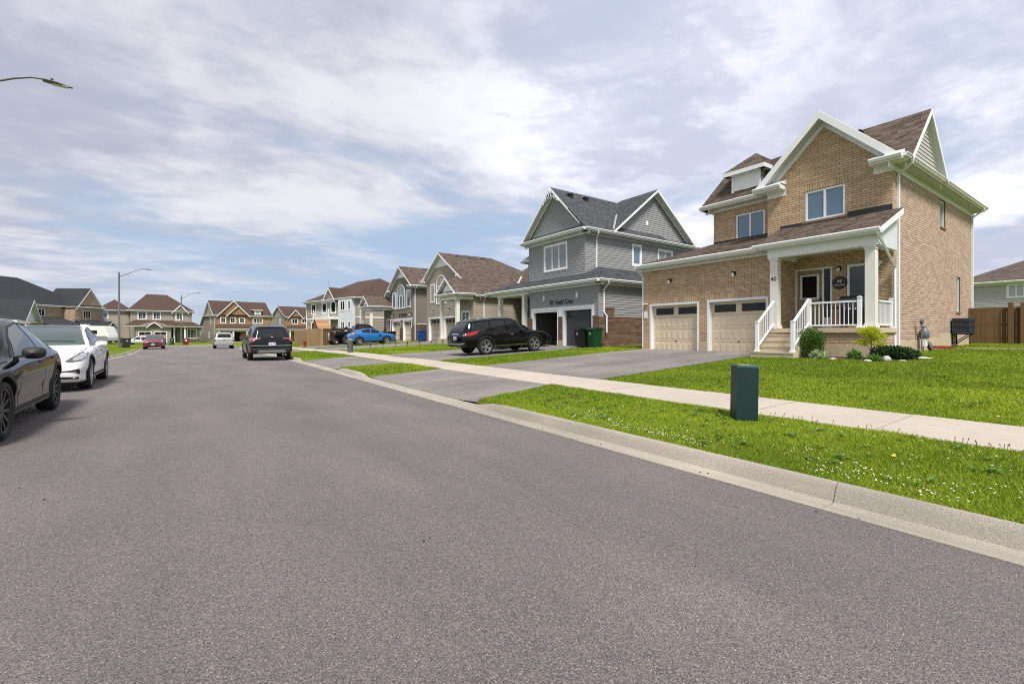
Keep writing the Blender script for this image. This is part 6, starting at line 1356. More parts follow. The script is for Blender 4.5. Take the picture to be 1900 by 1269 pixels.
# black SUV backed... standing on number 42's drive
c, w_, b_ = suv('parked_suv', 'black three-row SUV with red rear lamp and chrome roof rail on the grey house driveway', p_black, (12.78, 19.40, .405), 0, 5.04, 1.96, 1.76, 2.90, .98, .385, (alloy, 5, .13, True), 2)
c.root.rotation_euler = (0, math.radians(-2.3), 0)
c.patch('tail_light', [(4.30, .98, 1.14), (4.55, .97, 1.13), (4.88, .93, 1.06), (4.96, .80, 1.00), (4.92, .86, .92), (4.62, .95, .93), (4.35, .97, 1.04)], 128, lamp_red, .010, True, step=.06); c.patch('lamp_corner', [(4.93, .80, 1.01), (4.97, .74, 1.0), (4.97, .74, .94), (4.92, .84, .93)], 150, lamp_clear, .012, True)
c.patch('chrome_bar', [(0, .34, .985), (0, .34, 1.03), (0, -.34, 1.03), (0, -.34, .985)], 180, chrome, .016); c.patch('rear_bumper', [(0, .86, .36), (0, .88, .62), (0, -.88, .62), (0, -.86, .36)], 180, clad, .012); c.patch('bumper_trim', [(0, .84, .56), (0, .86, .60), (0, .5, .56), (0, -.5, .56), (0, -.86, .60), (0, -.84, .56), (0, -.55, .51), (0, .55, .51)], 180, skid_m, .020)
c.patch('sill_chrome', [(1.5, 1, .385), (1.5, 1, .415), (3.55, 1, .415), (3.55, 1, .385)], 90, chrome, .010, True)
# dark car ahead of it
c2, w_, b_ = suv('parked_car', 'black car half hidden in front of the black SUV at the open garage', p_navy, (15.75, 22.4, .50), 0, 4.6, 1.84, 1.46, 2.70, .90, .34, (alloy_dk, 5, .13, False), 2)
c2.patch('headlight', [(.12, .60, .80), (.25, .78, .84), (.62, .90, .90), (.55, .88, .94), (.2, .68, .88)], 35, lamp_clear, .006, True)
# blue-black SUV on the road
c, w_, b_ = suv('parked_suv', 'blue-black SUV at the right kerb with red tail lamps and silver bumper guard', p_navy, (3.10, 28.15, -.01), PI/2, 5.0, 2.0, 1.80, 2.82, .96, .39, (alloy_dk, 6, .12, True), 1)
c.patch('tail_light', [(4.94, .72, 1.16), (4.80, .95, 1.17), (4.70, .97, 1.10), (4.74, .97, .90), (4.92, .84, .93), (4.95, .78, 1.05)], 150, lamp_red, .008, True); c.patch('light_bar', [(0, .50, 1.09), (0, .80, 1.10), (0, .80, 1.145), (0, .50, 1.13)], 180, material('pale_red_lens', (.36, .12, .11), .2), .010, True); c.patch('lamp_insert', [(0, .80, 1.0), (0, .86, 1.0), (0, .86, 1.13), (0, .80, 1.13)], 180, material('pale_red_lens', (.36, .12, .11), .2), .012, True)
c.patch('chrome_strip', [(0, .92, .745), (0, .92, .775), (0, -.92, .775), (0, -.92, .745)], 180, skid_m, .010); c.patch('rear_bumper', [(0, .90, .36), (0, .92, .64), (0, -.92, .64), (0, -.90, .36)], 180, clad, .014); c.patch('bumper_guard', [(0, .56, .38), (0, .66, .46), (0, .56, .53), (0, -.56, .53), (0, -.66, .46), (0, -.56, .38)], 180, skid_m, .03)
c.patch('reflector', [(0, .70, .565), (0, .92, .565), (0, .92, .585), (0, .70, .585)], 180, lamp_red, .02, True); c.patch('badge', [(0, .05, 1.22), (0, .04, 1.17), (0, -.04, 1.17), (0, -.05, 1.22), (0, 0, 1.19)], 180, chrome, .012)
c.patch('rear_wiper', [(0, .26, 1.27), (0, .26, 1.295), (0, -.02, 1.30), (0, -.02, 1.275)], 180, clad, .016); m = MB(); m.extr([(-1.2, -.012, 1.76), (-1.42, -.012, 1.76), (-1.42, -.012, 1.90)], (0, .024, 0)); m.build('antenna_fin', p_navy, c.root, off=(0, 0, 0))
m = MB(); m.tube([(-2.42, -.62, .30), (-2.56, -.62, .29)], .035, 10); m.build('exhaust_tip', chrome, c.root, off=(0, 0, 0))
# bright blue small crossover
c = Car('parked_car', 'bright blue small crossover with black roof on the brown-grey house driveway', [(0, .60, .36, .66, .52, .74), (.05, .76, .28, .72, .64, .80), (.2, .86, .23, .82, .70, .90), (.6, .89, .22, .90, .74, .985), (1.05, .89, .22, .94, .75, 1.05), (1.25, .885, .22, .95, .735, 1.13), (1.6, .885, .22, .97, .69, 1.36), (1.95, .885, .22, .985, .655, 1.50), (2.4, .885, .22, 1.0, .645, 1.555),
    (2.9, .89, .22, 1.03, .63, 1.535), (3.3, .895, .23, 1.06, .61, 1.47), (3.65, .895, .25, 1.09, .60, 1.385), (3.9, .89, .28, 1.10, .62, 1.25), (4.1, .875, .32, 1.06, .64, 1.13), (4.28, .83, .36, .98, .62, 1.02), (4.36, .74, .42, .84, .56, .88)], 2.64, .92, .345, p_blue, (14.0, 44.45, .36), 0, crease=.02)
c.root.rotation_euler = (0, math.radians(-2), 0)
glasshouse(c, 0, [[(1.48, 1.03), (1.75, 1.28), (2.0, 1.40), (2.42, 1.465), (2.40, 1.06)], [(2.50, 1.465), (3.0, 1.43), (3.35, 1.34), (3.2, 1.14), (2.50, 1.065)]], [(.68, 1.14), (.62, 1.36), (.57, 1.47)], [(.58, 1.13), (.52, 1.36), (.45, 1.38)])
c.patch('black_roof', [(2.0, .62, 0), (2.6, .62, 0), (3.6, .57, 0), (3.6, -.57, 0), (2.6, -.62, 0), (2.0, -.62, 0)], 'top', p_black, .006, step=.15)
c.arch(clad, th=.05); c.patch('sill_trim', [(1.32, 1, .24), (1.32, 1, .38), (3.1, 1, .38), (3.1, 1, .24)], 90, clad, .006, True); c.patch('tail_light', [(3.72, .88, 1.05), (4.02, .88, 1.08), (4.25, .78, 1.03), (4.22, .8, .94), (3.95, .88, .96)], 120, lamp_red, .008, True); c.patch('lamp_corner', [(4.05, .86, 1.09), (4.26, .76, 1.06), (4.24, .76, 1.10), (4.05, .84, 1.12)], 130, lamp_clear, .01, True)
c.strip('door_seam', [(2.45, 1, .4), (2.45, 1, 1.05)], .01, 90, seam_m, True); c.strip('door_seam', [(1.45, 1, .4), (1.42, 1, 1.0)], .01, 90, seam_m, True); c.handle(2.2, .95, p_blue); c.mirror_pair(1.6, 1.0); c.wheels(alloy, 5, wide=.15, twin=True, tyre_k=.70); c.plate(4.3, .80)
# pickups beyond the blue car
def pickup(name, label, paint_, loc, rz, cap=False, lift=0, rim=alloy, dark=False):
    H = 1.88; w = .98
    sp = [(0, .72, .45, .90, .62, .98), (.06, .88, .38, 1.0, .72, 1.07), (.3, .95, .34, 1.06, .80, 1.13), (1.2, .97, .34, 1.10, .84, 1.19), (1.45, .97, .34, 1.12, .82, 1.24), (1.8, .97, .34, 1.13, .76, 1.58), (2.1, .97, .34, 1.13, .72, 1.80), (2.5, .97, .34, 1.14, .71, H), (3.3, .97, .34, 1.14, .71, H)]
    sp += [(3.42, .97, .34, 1.14, .71, H-.02), (5.3, .97, .36, 1.14, .71, H-.06), (5.46, .96, .38, 1.13, .74, H-.2), (5.56, .95, .40, 1.12, .82, 1.30), (5.62, .92, .42, 1.08, .84, 1.16)] if cap else [(3.50, .97, .34, 1.14, .74, 1.62), (3.58, .97, .34, 1.15, .86, 1.22), (3.7, .97, .34, 1.15, .88, 1.19), (5.45, .97, .36, 1.15, .88, 1.19), (5.58, .95, .40, 1.12, .86, 1.17), (5.62, .92, .44, 1.06, .82, 1.10)]
    c = Car(name, label, sp, 3.5, .95, .40, paint_, loc, rz, 'pickup truck', cut=() if cap else [(-2.4+.13, -.32-.09, -.80, .80, .75, 2.0)])
    wins = [[(1.72, 1.19), (1.98, 1.52), (2.2, 1.70), (2.55, 1.74), (2.55, 1.19)], [(2.64, 1.74), (3.25, 1.74), (3.25, 1.19), (2.64, 1.19)]]+([[(3.6, 1.70), (5.0, 1.68), (5.0, 1.24), (3.6, 1.24)]] if cap else [])
    glasshouse(c, 0, wins, [(.74, 1.28), (.68, 1.6), (.62, 1.77)], [(.66, 1.26), (.62, 1.55), (.58, 1.70)]); c.arch(clad if dark else paint_, th=.05)
    c.patch('tail_light', [(0, .80, .82), (0, .94, .82), (0, .94, 1.08), (0, .80, 1.08)], 180, lamp_red, .012, True); c.patch('rear_bumper', [(0, .93, .44), (0, .93, .64), (0, -.93, .64), (0, -.93, .44)], 180, clad if dark else skid_m, .04); c.patch('tailgate', [(0, .76, .70), (0, .76, 1.08), (0, -.76, 1.08), (0, -.76, .70)], 180, paint_, .014); c.patch('gate_handle', [(0, .09, .98), (0, .09, 1.04), (0, -.09, 1.04), (0, -.09, .98)], 180, clad, .022)
    c.mirror_pair(1.8, 1.16, k=1.2); c.wheels(rim, 6, wide=.14, tyre_k=.60, width=.27); c.plate(5.6, .54)
    c.strip('door_seam', [(2.6, 1, .5), (2.6, 1, 1.15)], .01, 90, seam_m, True); c.strip('door_seam', [(3.38, 1, .5), (3.38, 1, 1.15)], .01, 90, seam_m, True); return c
pickup('pickup_truck', 'black pickup truck with ring-rimmed wheels parked beside the blue car', p_black, (14.35, 48.55, .30), 0, dark=True).root.scale = (1.04, 1.04, 1.12)
pickup('pickup_truck', 'silver pickup with white bumper, only its tail showing between fence and black pickup', p_silver, (14.0, 51.7, .25), 0)
pickup('pickup_truck', 'silver pickup with capped bed seen from behind on the road near the street end', p_silver, (2.55, 63.4, g_(0, 62)-.0), PI/2, cap=True)
# red car facing us, pale car by the garage
c, w_, b_ = suv('parked_car', 'dark red crossover facing the camera at the far left kerb', p_red, (-4.0, 66.6, g_(0, 65)), -PI/2, 4.55, 1.86, 1.68, 2.70, .92, .36, (alloy_dk, 5, .14, False), 2)
c.patch('grille', [(0, .50, .80), (0, .56, .72), (0, .38, .55), (0, -.38, .55), (0, -.56, .72), (0, -.50, .80)], 0, clad, .01); c.patch('headlight', [(.1, .58, .80), (.2, .78, .83), (.5, .88, .87), (.45, .87, .81), (.15, .66, .75)], 30, lamp_clear, .008, True); c.patch('lower_intake', [(0, .62, .34), (0, .66, .47), (0, -.66, .47), (0, -.62, .34)], 0, clad, .008); c.plate(0, .52, rear=False); c.patch('badge', [(0, .09, .74), (0, 0, .78), (0, -.09, .74), (0, 0, .68)], 0, chrome, .02)
c, w_, b_ = suv('parked_car', 'pale silver car side-on before the grey-tan garage, behind the red car', paint('pale_silver_paint', (.60, .60, .63), .3), (-8.0, 100.5, g_(0, 95)+.12), math.radians(165), 4.6, 1.82, 1.50, 2.68, .92, .34, (alloy, 5, .13, False), 2)
# travel trailer
def trailer(loc, rz):
    r = thing('travel_trailer', 'white travel trailer with grey lower band and sloped front cap, behind the white car', 'trailer', loc, rz); L = 6.6; prof = [(-L/2, .55), (-L/2, 3.0), (L/2-1.2, 3.0), (L/2-.75, 2.9), (L/2-.1, 1.35), (L/2, 1.0), (L/2, .55)]
    tw = material('white_trailer_skin', (.72, .72, .73), .35); tg = material('grey_trailer_band', (.20, .20, .21), .5)
    m = MB(); m.extr([(x, -1.2, z) for x, z in prof], (0, 2.4, 0)); b = m.build('body', tw, r, off=(0, 0, 0)); m = MB(); m.extr([(-L/2-.01, -1.215, .6), (-L/2-.01, -1.215, 1.3), (L/2-.5, -1.215, 1.3), (L/2-.05, -1.215, 1.0), (L/2-.02, -1.215, .6)], (0, 2.43, 0)); m.build('lower_band', tg, r, off=(0, 0, 0))
    for x0, x1 in ((-2.9, -2.2), (.3, 1.5)): m = MB(); m.box(x0, x1, -1.235, -1.205, 1.65, 2.25); m.build('window', glass_dark, r, off=(0, 0, 0)); m = MB(); m.box(x0, x1, 1.205, 1.235, 1.65, 2.25); m.build('window', glass_dark, r, off=(0, 0, 0))
    for sg in (-1, 1): m = MB(); m.box(-1.9, -1.1, min(sg*1.205, sg*1.23), max(sg*1.205, sg*1.23), .8, 2.6); m.build('door', tw, r, off=(0, 0, 0))
    m = MB(); m.box(-1.5, -.6, -.4, .4, 3.0, 3.28); m.build('roof_unit', tw, r, off=(0, 0, 0)); m = MB(); m.bar((L/2, 0, .5), (L/2+1.1, 0, .5), .12, .12); m.build('hitch', metal_dark, r, off=(0, 0, 0))
    for x in (-.45, .35):
        for sg in (-1, 1): m = MB(); m.lathe([(.001, sg*1.0), (.33, sg*1.0), (.33, sg*1.2), (.2, sg*1.22), (.001, sg*1.22)], 20, (x, 0, .33), 'y'); m.build('wheel', rubber, r, off=(0, 0, 0))
trailer((-14.6, 104.2, -.3), math.radians(-25))
# ------------------------------------------------------------ street lamps
lens_m = material('lamp_lens', (.55, .55, .52), .3)
def street_lamp(x, y, label, reach=2.85, top=8.75):
    z = gz(x, y); r = thing('street_lamp', label, 'street lamp', (x, y, z), 0, 'street lamps along the left kerb'); m = MB()
    m.tube([(0, 0, 0), (0, 0, 3), (0, 0, top-.45)], [.115, .10, .075], 14); m.box(-.14, .14, -.14, .14, -.05, .04); m.build('pole', metal_grey, r, 40, off=(0, 0, 0))
    m = MB(); pts = [(0.04, 0, top-.95), (.5, 0, top-.70), (1.1, 0, top-.36), (1.6, 0, top-.08), (1.95, 0, top+.06), (2.25, 0, top+.09), (reach-.62, 0, top+.05)]; m.tube(pts, [.042, .04, .038, .035, .032, .03, .028], 8); m.lathe([(.095, -.1), (.095, .1)], 12, (0, 0, top-.95)); m.build('arm', metal_grey, r, 50, off=(0, 0, 0))
    m = MB(); x0, x1 = reach-.66, reach; n = 12; vs = []
    for i in range(7):
        u = i/6; xx = x0+(x1-x0)*u; wd = .05+.10*math.sin(PI*min(1, u*1.15+.12))**.8*(1 if u < .8 else 1-(u-.8)*3.2); ht = .055*(1-.6*u)+.01; zz = top+.05-.045*u
        vs += [(xx, wd*math.cos(2*PI*k/n), zz+ht*math.sin(2*PI*k/n)*(1 if math.sin(2*PI*k/n) > 0 else .55)) for k in range(n)]
    m.idx(vs, [(i*n+k, i*n+(k+1) % n, (i+1)*n+(k+1) % n, (i+1)*n+k) for i in range(6) for k in range(n)]+[tuple(range(n)), tuple(range(6*n+n-1, 6*n-1, -1))]); hd = m.build('lamp_head', metal_grey, r, 50, off=(0, 0, 0))
    m = MB(); m.lathe([(.03, 0), (.035, .07), (.001, .08)], 10, (x0+.2, 0, top+.08)); m.build('photocell', black_pl, hd, off=(0, 0, 0)); m = MB(); m.box(x0+.2, x1-.1, -.07, .07, top-.02, top-.005); m.build('lens', lens_m, hd, off=(0, 0, 0)); return r
street_lamp(-6.0, 19.3, 'grey street lamp arm reaching in at the upper left over the parked cars')
street_lamp(-7.0, 65.6, 'tall grey street lamp standing on the left verge by the dark wheeled bin')
street_lamp(-2.1, 93.6, 'farther grey street lamp in front of the grey-tan garage house')

# ------------------------------------------------------------ verge boxes, hydrant, bins
green_m = material('dark_teal_paint', (.002, .022, .0215), .5, var=.25, vscale=3)
r = thing('utility_box', 'dark green utility pedestal leaning slightly on the near boulevard', 'utility box', (6.13, 3.30, gz(6.13, 3.3)-.03), math.radians(44)); r.rotation_euler = (math.radians(1.5), math.radians(1.2), math.radians(46))
m = MB(); m.extr([(-.135, -.135, 0), (.135, -.135, 0), (.135, .135, 0), (-.135, .135, 0)], (0, 0, .735)); m.build('cabinet', green_m, r, off=(0, 0, 0))
m = MB(); q = [(-.137, -.137), (.137, -.137), (.137, .137), (-.137, .137)]; m.idx([(x, y, .738) for x, y in q]+[(x, y, .765) for x, y in q]+[(x*.95, y*.95, .773) for x, y in q], [(3, 2, 1, 0), (0, 1, 5, 4), (1, 2, 6, 5), (2, 3, 7, 6), (3, 0, 4, 7), (4, 5, 9, 8), (5, 6, 10, 9), (6, 7, 11, 10), (7, 4, 8, 11), (8, 9, 10, 11)]); m.build('lid', material('faded_teal_lid', (.03, .08, .08), .5, var=.3, vscale=8), r, off=(0, 0, 0))
m = MB(); m.box(-.1375, -.134, -.03, .04, .62, .69); m.build('label_plate', material('dull_dark_label', (.012, .018, .018), .5), r, off=(0, 0, 0)); m = MB(); m.box(-.06, .08, -.05, .06, .7725, .775); m.build('top_sticker', material('pale_sticker', (.42, .48, .45), .5, var=.3, vscale=30), r, off=(0, 0, 0))
post_m = material('grey_brown_pedestal', (.085, .08, .08), .6, var=.3, vscale=4)
r = thing('utility_box', 'grey-brown round-topped utility pedestal on the lawn before the taupe house', 'utility box', (7.95, 29.35, gz(8.0, 29.35)-.02), .2)
m = MB(); m.lathe([(.165, 0), (.16, .80), (.001, .80)], 20); m.build('post', post_m, r, 40, off=(0, 0, 0)); m = MB(); m.lathe([(.175, .76), (.175, .84), (.12, .90), (.001, .91)], 20); m.build('cap', material('faded_cap', (.22, .17, .16), .6), r, 40, off=(0, 0, 0)); m = MB(); m.box(-.166, -.150, -.06, .06, .35, .5); m.build('label_plate', black_pl, r, off=(0, 0, 0))
r = thing('utility_box', 'small grey pedestal on the grass beside the blue bin at the street end', 'utility box', (-3.6, 92.4, gz(-3.6, 92.4)), 0); m = MB(); m.lathe([(.17, 0), (.16, .8), (.12, .88), (.001, .9)], 16); m.build('post', post_m, r, 40, off=(0, 0, 0))
red_m = material('hydrant_red', (.20, .014, .012), .5)
r = thing('fire_hydrant', 'red fire hydrant on the grass against the board fence', 'fire hydrant', (8.95, 49.6, gz(8.95, 49.6)), .3)
m = MB(); m.lathe([(.16, 0), (.16, .05), (.11, .06), (.105, .48), (.15, .49), (.15, .54), (.11, .56), (.07, .68), (.02, .74), (.001, .74)], 18); m.build('barrel', red_m, r, 40, off=(0, 0, 0)); m = MB()
m.tube([(-.2, 0, .40), (.2, 0, .40)], .055, 10); m.tube([(0, 0, .38), (0, -.19, .38)], .07, 10); m.build('nozzles', red_m, r, 50, off=(0, 0, 0), kind='stuff')
def wheelie(col, x, y, rz, label, group, kx=1.0, z=None):
    r = thing('wheeled_bin', label, 'bin', (x, y, gz(x, y)+.016 if z is None else z), rz, group); m = MB(); b, t = .24*kx, .30*kx
    m.idx([(-b, -.25, .06), (b, -.25, .06), (b, .25, .0), (-b, .25, .0), (-t, -.33, .98), (t, -.33, .98), (t, .33, .98), (-t, .33, .98)], [(3, 2, 1, 0), (0, 1, 5, 4), (1, 2, 6, 5), (2, 3, 7, 6), (3, 0, 4, 7), (4, 5, 6, 7)]); m.box(-t-.02, t+.02, -.35, .35, .94, 1.0); m.build('tub', col, r, off=(0, 0, 0))
    m = MB(); m.extr([(-t-.03, -.38, 1.002), (-t-.03, .36, 1.002), (-t-.03, .30, 1.075), (-t-.03, -.2, 1.085), (-t-.03, -.36, 1.04)], (2*t+.06, 0, 0)); m.tube([(-t+.05, .40, .96), (t-.05, .40, .96)], .016, 8); m.build('lid', col, r, off=(0, 0, 0))
    for sx in (-1, 1): m = MB(); m.lathe([(.001, -.03), (.12, -.03), (.13, 0), (.12, .03), (.001, .03)], 18, (sx*(b+.02), .27, .13), 'x'); m.build('wheel', rubber, r, 40, off=(0, 0, 0))
    m = MB()
    for k, (w_, z0) in enumerate(((.11, .80), (.17, .74), (.14, .69))): m.par((-w_/2, -.318+.0*k-(z0-.75)*.08, z0), (w_, 0, 0), (0, -.006, 0), (0, 0, .035))
    m.build('printed_label', material('white_print', (.62, .64, .66), .5), r, off=(0, 0, 0), kind='stuff'); return r
bin_black, bin_green, bin_blue, bin_grey = (material(n, c, .45) for n, c in (('black_bin', (.008, .008, .010)), ('green_bin', (.006, .052, .014)), ('blue_bin', (.012, .05, .24)), ('charcoal_bin', (.028, .029, .032))))
GB = 'wheeled bins outside the houses'
wheelie(bin_black, 17.75, 18.72, math.radians(-100), 'black wheeled bin before the closed charcoal garage door', GB); wheelie(bin_green, 17.98, 17.98, math.radians(-95), 'green wheeled bin against the brown brick corner', GB)
wheelie(bin_blue, 18.6, 42.9, -PI/2, 'blue wheeled bin standing between the taupe and brown-grey houses', GB); wheelie(bin_black, 17.3, 47.6, -PI/2, 'small black bin between the two tan garage doors', GB, .9)
wheelie(bin_grey, -6.35, 65.0, math.radians(20), 'charcoal wheeled bin at the foot of the tall street lamp', GB, 1.15); wheelie(bin_blue, -4.6, 98.0, 0, 'blue wheeled bin left of the green bin at the street end', GB); wheelie(bin_green, -3.5, 98.6, 0, 'green wheeled bin right of the blue bin at the street end', GB)
r = thing('litter_box', 'red newspaper box by the farther street lamp', 'newspaper box', (-1.5, 95.0, gz(-1.5, 95)), 0); m = MB(); m.box(-.42, .42, -.33, .33, .12, .98); m.box(-.46, .46, -.37, .37, .98, 1.06); m.build('cabinet', red_m, r, off=(0, 0, 0)); m = MB(); m.box(-.4, .4, -.28, .28, 0, .12); m.build('base', black_pl, r, off=(0, 0, 0)); m = MB(); m.box(-.14, .14, -.37, -.35, .62, .9); m.build('white_patch', trim_white, r, off=(0, 0, 0))

# ------------------------------------------------------------ board fences, each board its own piece
def wood_mat(name, c): return material(name, c, .85, var=.28, vscale=5, vstretch=(8, 8, .6), island=.22)
wood_dk = wood_mat('dark_stained_wood', (.145, .080, .029)); wood_lt = wood_mat('honey_brown_wood', (.27, .175, .085))
def fence(name, label, pts, h, mat, bw=.14, post=2.4, ph=.15, zfun=None, extra=(), cap=False):
    z0 = [(zfun or gz)(*p) for p in pts]; r = thing(name, label, 'fence', (*pts[0], z0[0]), 0); b0 = V((*pts[0], z0[0])); cache = {}
    def add(nm, m): return m.build(nm, mat, r, off=b0)
    for (a, b), (za, zb) in zip(zip(pts[:-1], pts[1:]), zip(z0[:-1], z0[1:])):
        A, B = V((*a, za)), V((*b, zb)); d = (B-A); L = math.hypot(d.x, d.y); u = V((d.x/L, d.y/L, 0)); n = V((u.y, -u.x, 0)); k = int(L/(bw+.006))
        for i in range(k):
            t = (i+.5)/k; p = A+d*t; e = random.uniform(-.006, .006); m = MB(); m.par(p-u*bw/2+n*(.012+e)+UP*.04, u*bw, n*.019, UP*(h-.04+random.uniform(-.008, .008))); add('board', m)
        for z in (.25, h*.5, h-.2): m = MB(); m.par(A+UP*z-n*.03, d, n*.038, UP*.088); add('rail', m)
        if cap: m = MB(); m.par(A+UP*(h+.01)-n*.06, d, n*.13, UP*.035); add('cap_rail', m)
        np_ = max(1, int(round(L/post)))
        for i in range(np_+1):
            p = A+d*(i/np_); m = MB(); m.par(p-u*.055-n*.075-UP*.1, u*.11, n*.11, UP*(h+ph+.1)); add('post', m)
    for p, hh in extra: m = MB(); zz = (zfun or gz)(*p); m.box(p[0]-.08, p[0]+.08, p[1]-.08, p[1]+.08, zz-.1, zz+hh); add('gate_post', m)
    return r
fence('board_fence', 'dark stained board fence behind the lawn at the right, beside the brick house', [(29.6, 5.42), (29.6, -5.0)], 1.66, wood_dk, post=9, ph=.18, extra=(((29.5, 3.95), 1.86), ((29.5, 3.58), 1.84)))
fence('board_fence', 'honey-brown board fence along the sidewalk before the corner house', [(10.6, 65.5), (9.85, 52.8), (10.6, 49.9)], 1.78, wood_lt, ph=.02, cap=False); fence('board_fence', 'honey-brown board fence running back beside the pickups', [(10.75, 49.9), (15.6, 56.3)], 1.70, wood_lt, ph=.05, cap=True)
# cedar play house roof behind the fence
r = thing('play_house', 'small cedar playhouse roof peeking over the board fence', 'playhouse', (12.2, 57.4, gz(12.2, 57.4)), .25); r.scale = (.72, .72, .95); cedar = wood_mat('orange_cedar', (.36, .20, .11)); cedar_d = wood_mat('brown_cedar', (.13, .07, .04))
for sx in (-1, 1):
    for sy in (-1, 1): m = MB(); m.box(sx*.8-.05, sx*.8+.05, sy*.8-.05, sy*.8+.05, 0, 2.0); m.build('post', cedar_d, r, off=(0, 0, 0))
    for k in range(7): m = MB(); t0, t1 = k/7, (k+1)/7-.01; f = lambda t: V((0, sx*(1.15-1.15*t), 1.9+1.15*t)); m.par(f(t0)-V((1.15, 0, 0)), (2.3, 0, 0), f(t1)-f(t0), (0, 0, .03)); m.build('roof_board', cedar if sx < 0 else cedar, r, off=(0, 0, 0))
m = MB(); m.extr([(-1.02, -1.0, 1.95), (-1.02, 1.0, 1.95), (-1.02, 0, 2.95)], (.03, 0, 0)); m.build('gable', cedar_d, r, off=(0, 0, 0)); m = MB(); m.box(-.8, .8, -.8, .8, 1.0, 1.06); m.build('deck', cedar_d, r, off=(0, 0, 0))

# ------------------------------------------------------------ air conditioner, gas meter, odds and ends by the side wall
ac_m = material('slate_blue_metal', (.030, .045, .058), .5); r = thing('air_conditioner', 'dark slate air conditioner on wall brackets by the brick side wall', 'air conditioner', (26.9, 4.98, 1.36), 0); r.scale = (.92, .66, .97)
m = MB(); m.box(-.42, .42, -.38, .38, .02, .60); m.build('core', black_pl, r, off=(0, 0, 0)); m = MB(); m.box(-.46, .46, -.42, .42, .60, .65); m.build('top_cover', ac_m, r, off=(0, 0, 0)); m = MB(); m.box(-.46, .46, -.42, .42, 0, .05); m.build('base_pan', ac_m, r, off=(0, 0, 0))
for k in range(10):
    z = .075+.053*k; m = MB()
    for a in ((-.455, .455, -.415, -.395), (-.455, -.435, -.395, .415)): m.box(*a, z, z+.030)
    m.build('louvre', ac_m, r, off=(0, 0, 0))
for x, y in ((-.44, -.40), (.44, -.40), (-.44, .40), (0, -.41), (-.445, 0)): m = MB(); m.box(x-.018, x+.018, y-.018, y+.018, .05, .60); m.build('corner_bar', ac_m, r, off=(0, 0, 0))
for x in (-.35, .35): m = MB(); m.bar((x, .40, -.03), (x, -.40, -.03), .05, .05); m.bar((x, .40, -.45), (x, -.3, -.05), .04, .04); m.bar((x, .42, 0), (x, .42, -.5), .05, .04); m.build('bracket', metal_dark, r, off=(0, 0, 0))
mg = material('meter_grey', (.10, .115, .13), .45); r = thing('gas_meter', 'grey gas meter with round regulator on pipes at the brick corner', 'gas meter', (21.9, 5.12, .62), 0)
m = MB(); m.tube([(-.18, 0, 0), (-.18, 0, 1.12)], .022, 8); m.tube([(-.30, 0, .98), (.32, 0, .98)], .018, 8); m.tube([(.30, 0, .98), (.30, .18, .98)], .018, 8); m.build('pipe', metal_grey, r, 50, off=(0, 0, 0)); m = MB(); m.lathe([(.001, -.05), (.09, -.04), (.10, 0), (.09, .04), (.001, .05)], 16, (-.18, 0, 1.16), 'y'); m.build('regulator', mg, r, 50, off=(0, 0, 0))
m = MB(); m.lathe([(.001, .52), (.12, .53), (.15, .60), (.15, .80), (.10, .86), (.06, .95), (.001, .96)], 16, (.14, 0, 0)); m.build('meter_body', mg, r, 50, off=(0, 0, 0)); m = MB(); m.box(-.01, .27, -.06, .08, .26, .50); m.build('label_box', trim_white, r, off=(0, 0, 0))
r = thing('drain_hose', 'black corrugated drain hose end below the gas meter', 'drain pipe', (22.6, 5.1, .62), 0); m = MB(); m.tube([(0, .14, .42), (0, .05, .36), (-.06, -.1, .05)], .085, 12); m.build('hose', black_pl, r, 50, off=(0, 0, 0))
stone_m = material('pale_stone', (.46, .43, .38), .9, var=.2, bump=.4, bscale=30)
def stone(x, y, a, b, c, rz, label, cat='stone', grp=None):
    m = MB(); n = 10; ph = random.random()*9; vs = []
    for i in range(5):
        u = i/4; rr = math.sin(PI*(.12+.76*u)); vs += [(a*rr*math.cos(2*PI*k/n)*(1+.13*math.sin(3*k+ph)), b*rr*math.sin(2*PI*k/n)*(1+.13*math.cos(2*k+ph)), c*(2*u-.35)) for k in range(n)]
    m.idx(vs, [(i*n+k, i*n+(k+1) % n, (i+1)*n+(k+1) % n, (i+1)*n+k) for i in range(4) for k in range(n)]+[tuple(range(4*n, 5*n)), tuple(range(n-1, -1, -1))]); o = m.build('garden_stone', stone_m, None, 50, off=(0, 0, 0)); o.location = (x, y, gz(x, y)); o.rotation_euler = (0, 0, rz); return tag(o, label, cat, grp)
GS = 'stones edging the porch bed'
stone(16.25, 5.93, .13, .09, .05, .3, 'small pale stone beside the variegated hosta', grp=GS); stone(16.15, 5.02, .13, .08, .045, 1, 'flat white stone between the small leafy plant and the yellow shrub', grp=GS); stone(16.35, 4.62, .16, .11, .11, .4, 'largest white stone at the foot of the dark low bush', grp=GS); stone(16.75, 4.36, .10, .07, .03, 2, 'little pale stone at the corner of the dark low bush', grp=GS); stone(18.0, 4.30, .5, .26, .035, .5, 'flat pale paving stone on the grass before the gas meter')
r = thing('timber_stack', 'weathered plank with a red and white tool lying on the grass by the air conditioner', 'plank', (24.3, 4.3, gz(24.3, 4.3)), math.radians(-62)); m = MB(); m.par((-.2, -.1, .02), (2.6, 0, 0), (0, .2, 0), (0, 0, .05)); m.build('plank', wood_mat('grey_weathered_plank', (.34, .27, .20)), r, off=(0, 0, 0)); m = MB(); m.par((-1.6, -.12, .03), (1.1, 0, 0), (0, .16, 0), (0, 0, .10)); m.build('red_handle', material('red_tool', (.25, .02, .03), .5), r, off=(0, 0, 0)); m = MB(); m.par((-2.0, -.15, .02), (.38, 0, 0), (0, .22, 0), (0, 0, .14)); m.build('white_end', trim_white, r, off=(0, 0, 0))

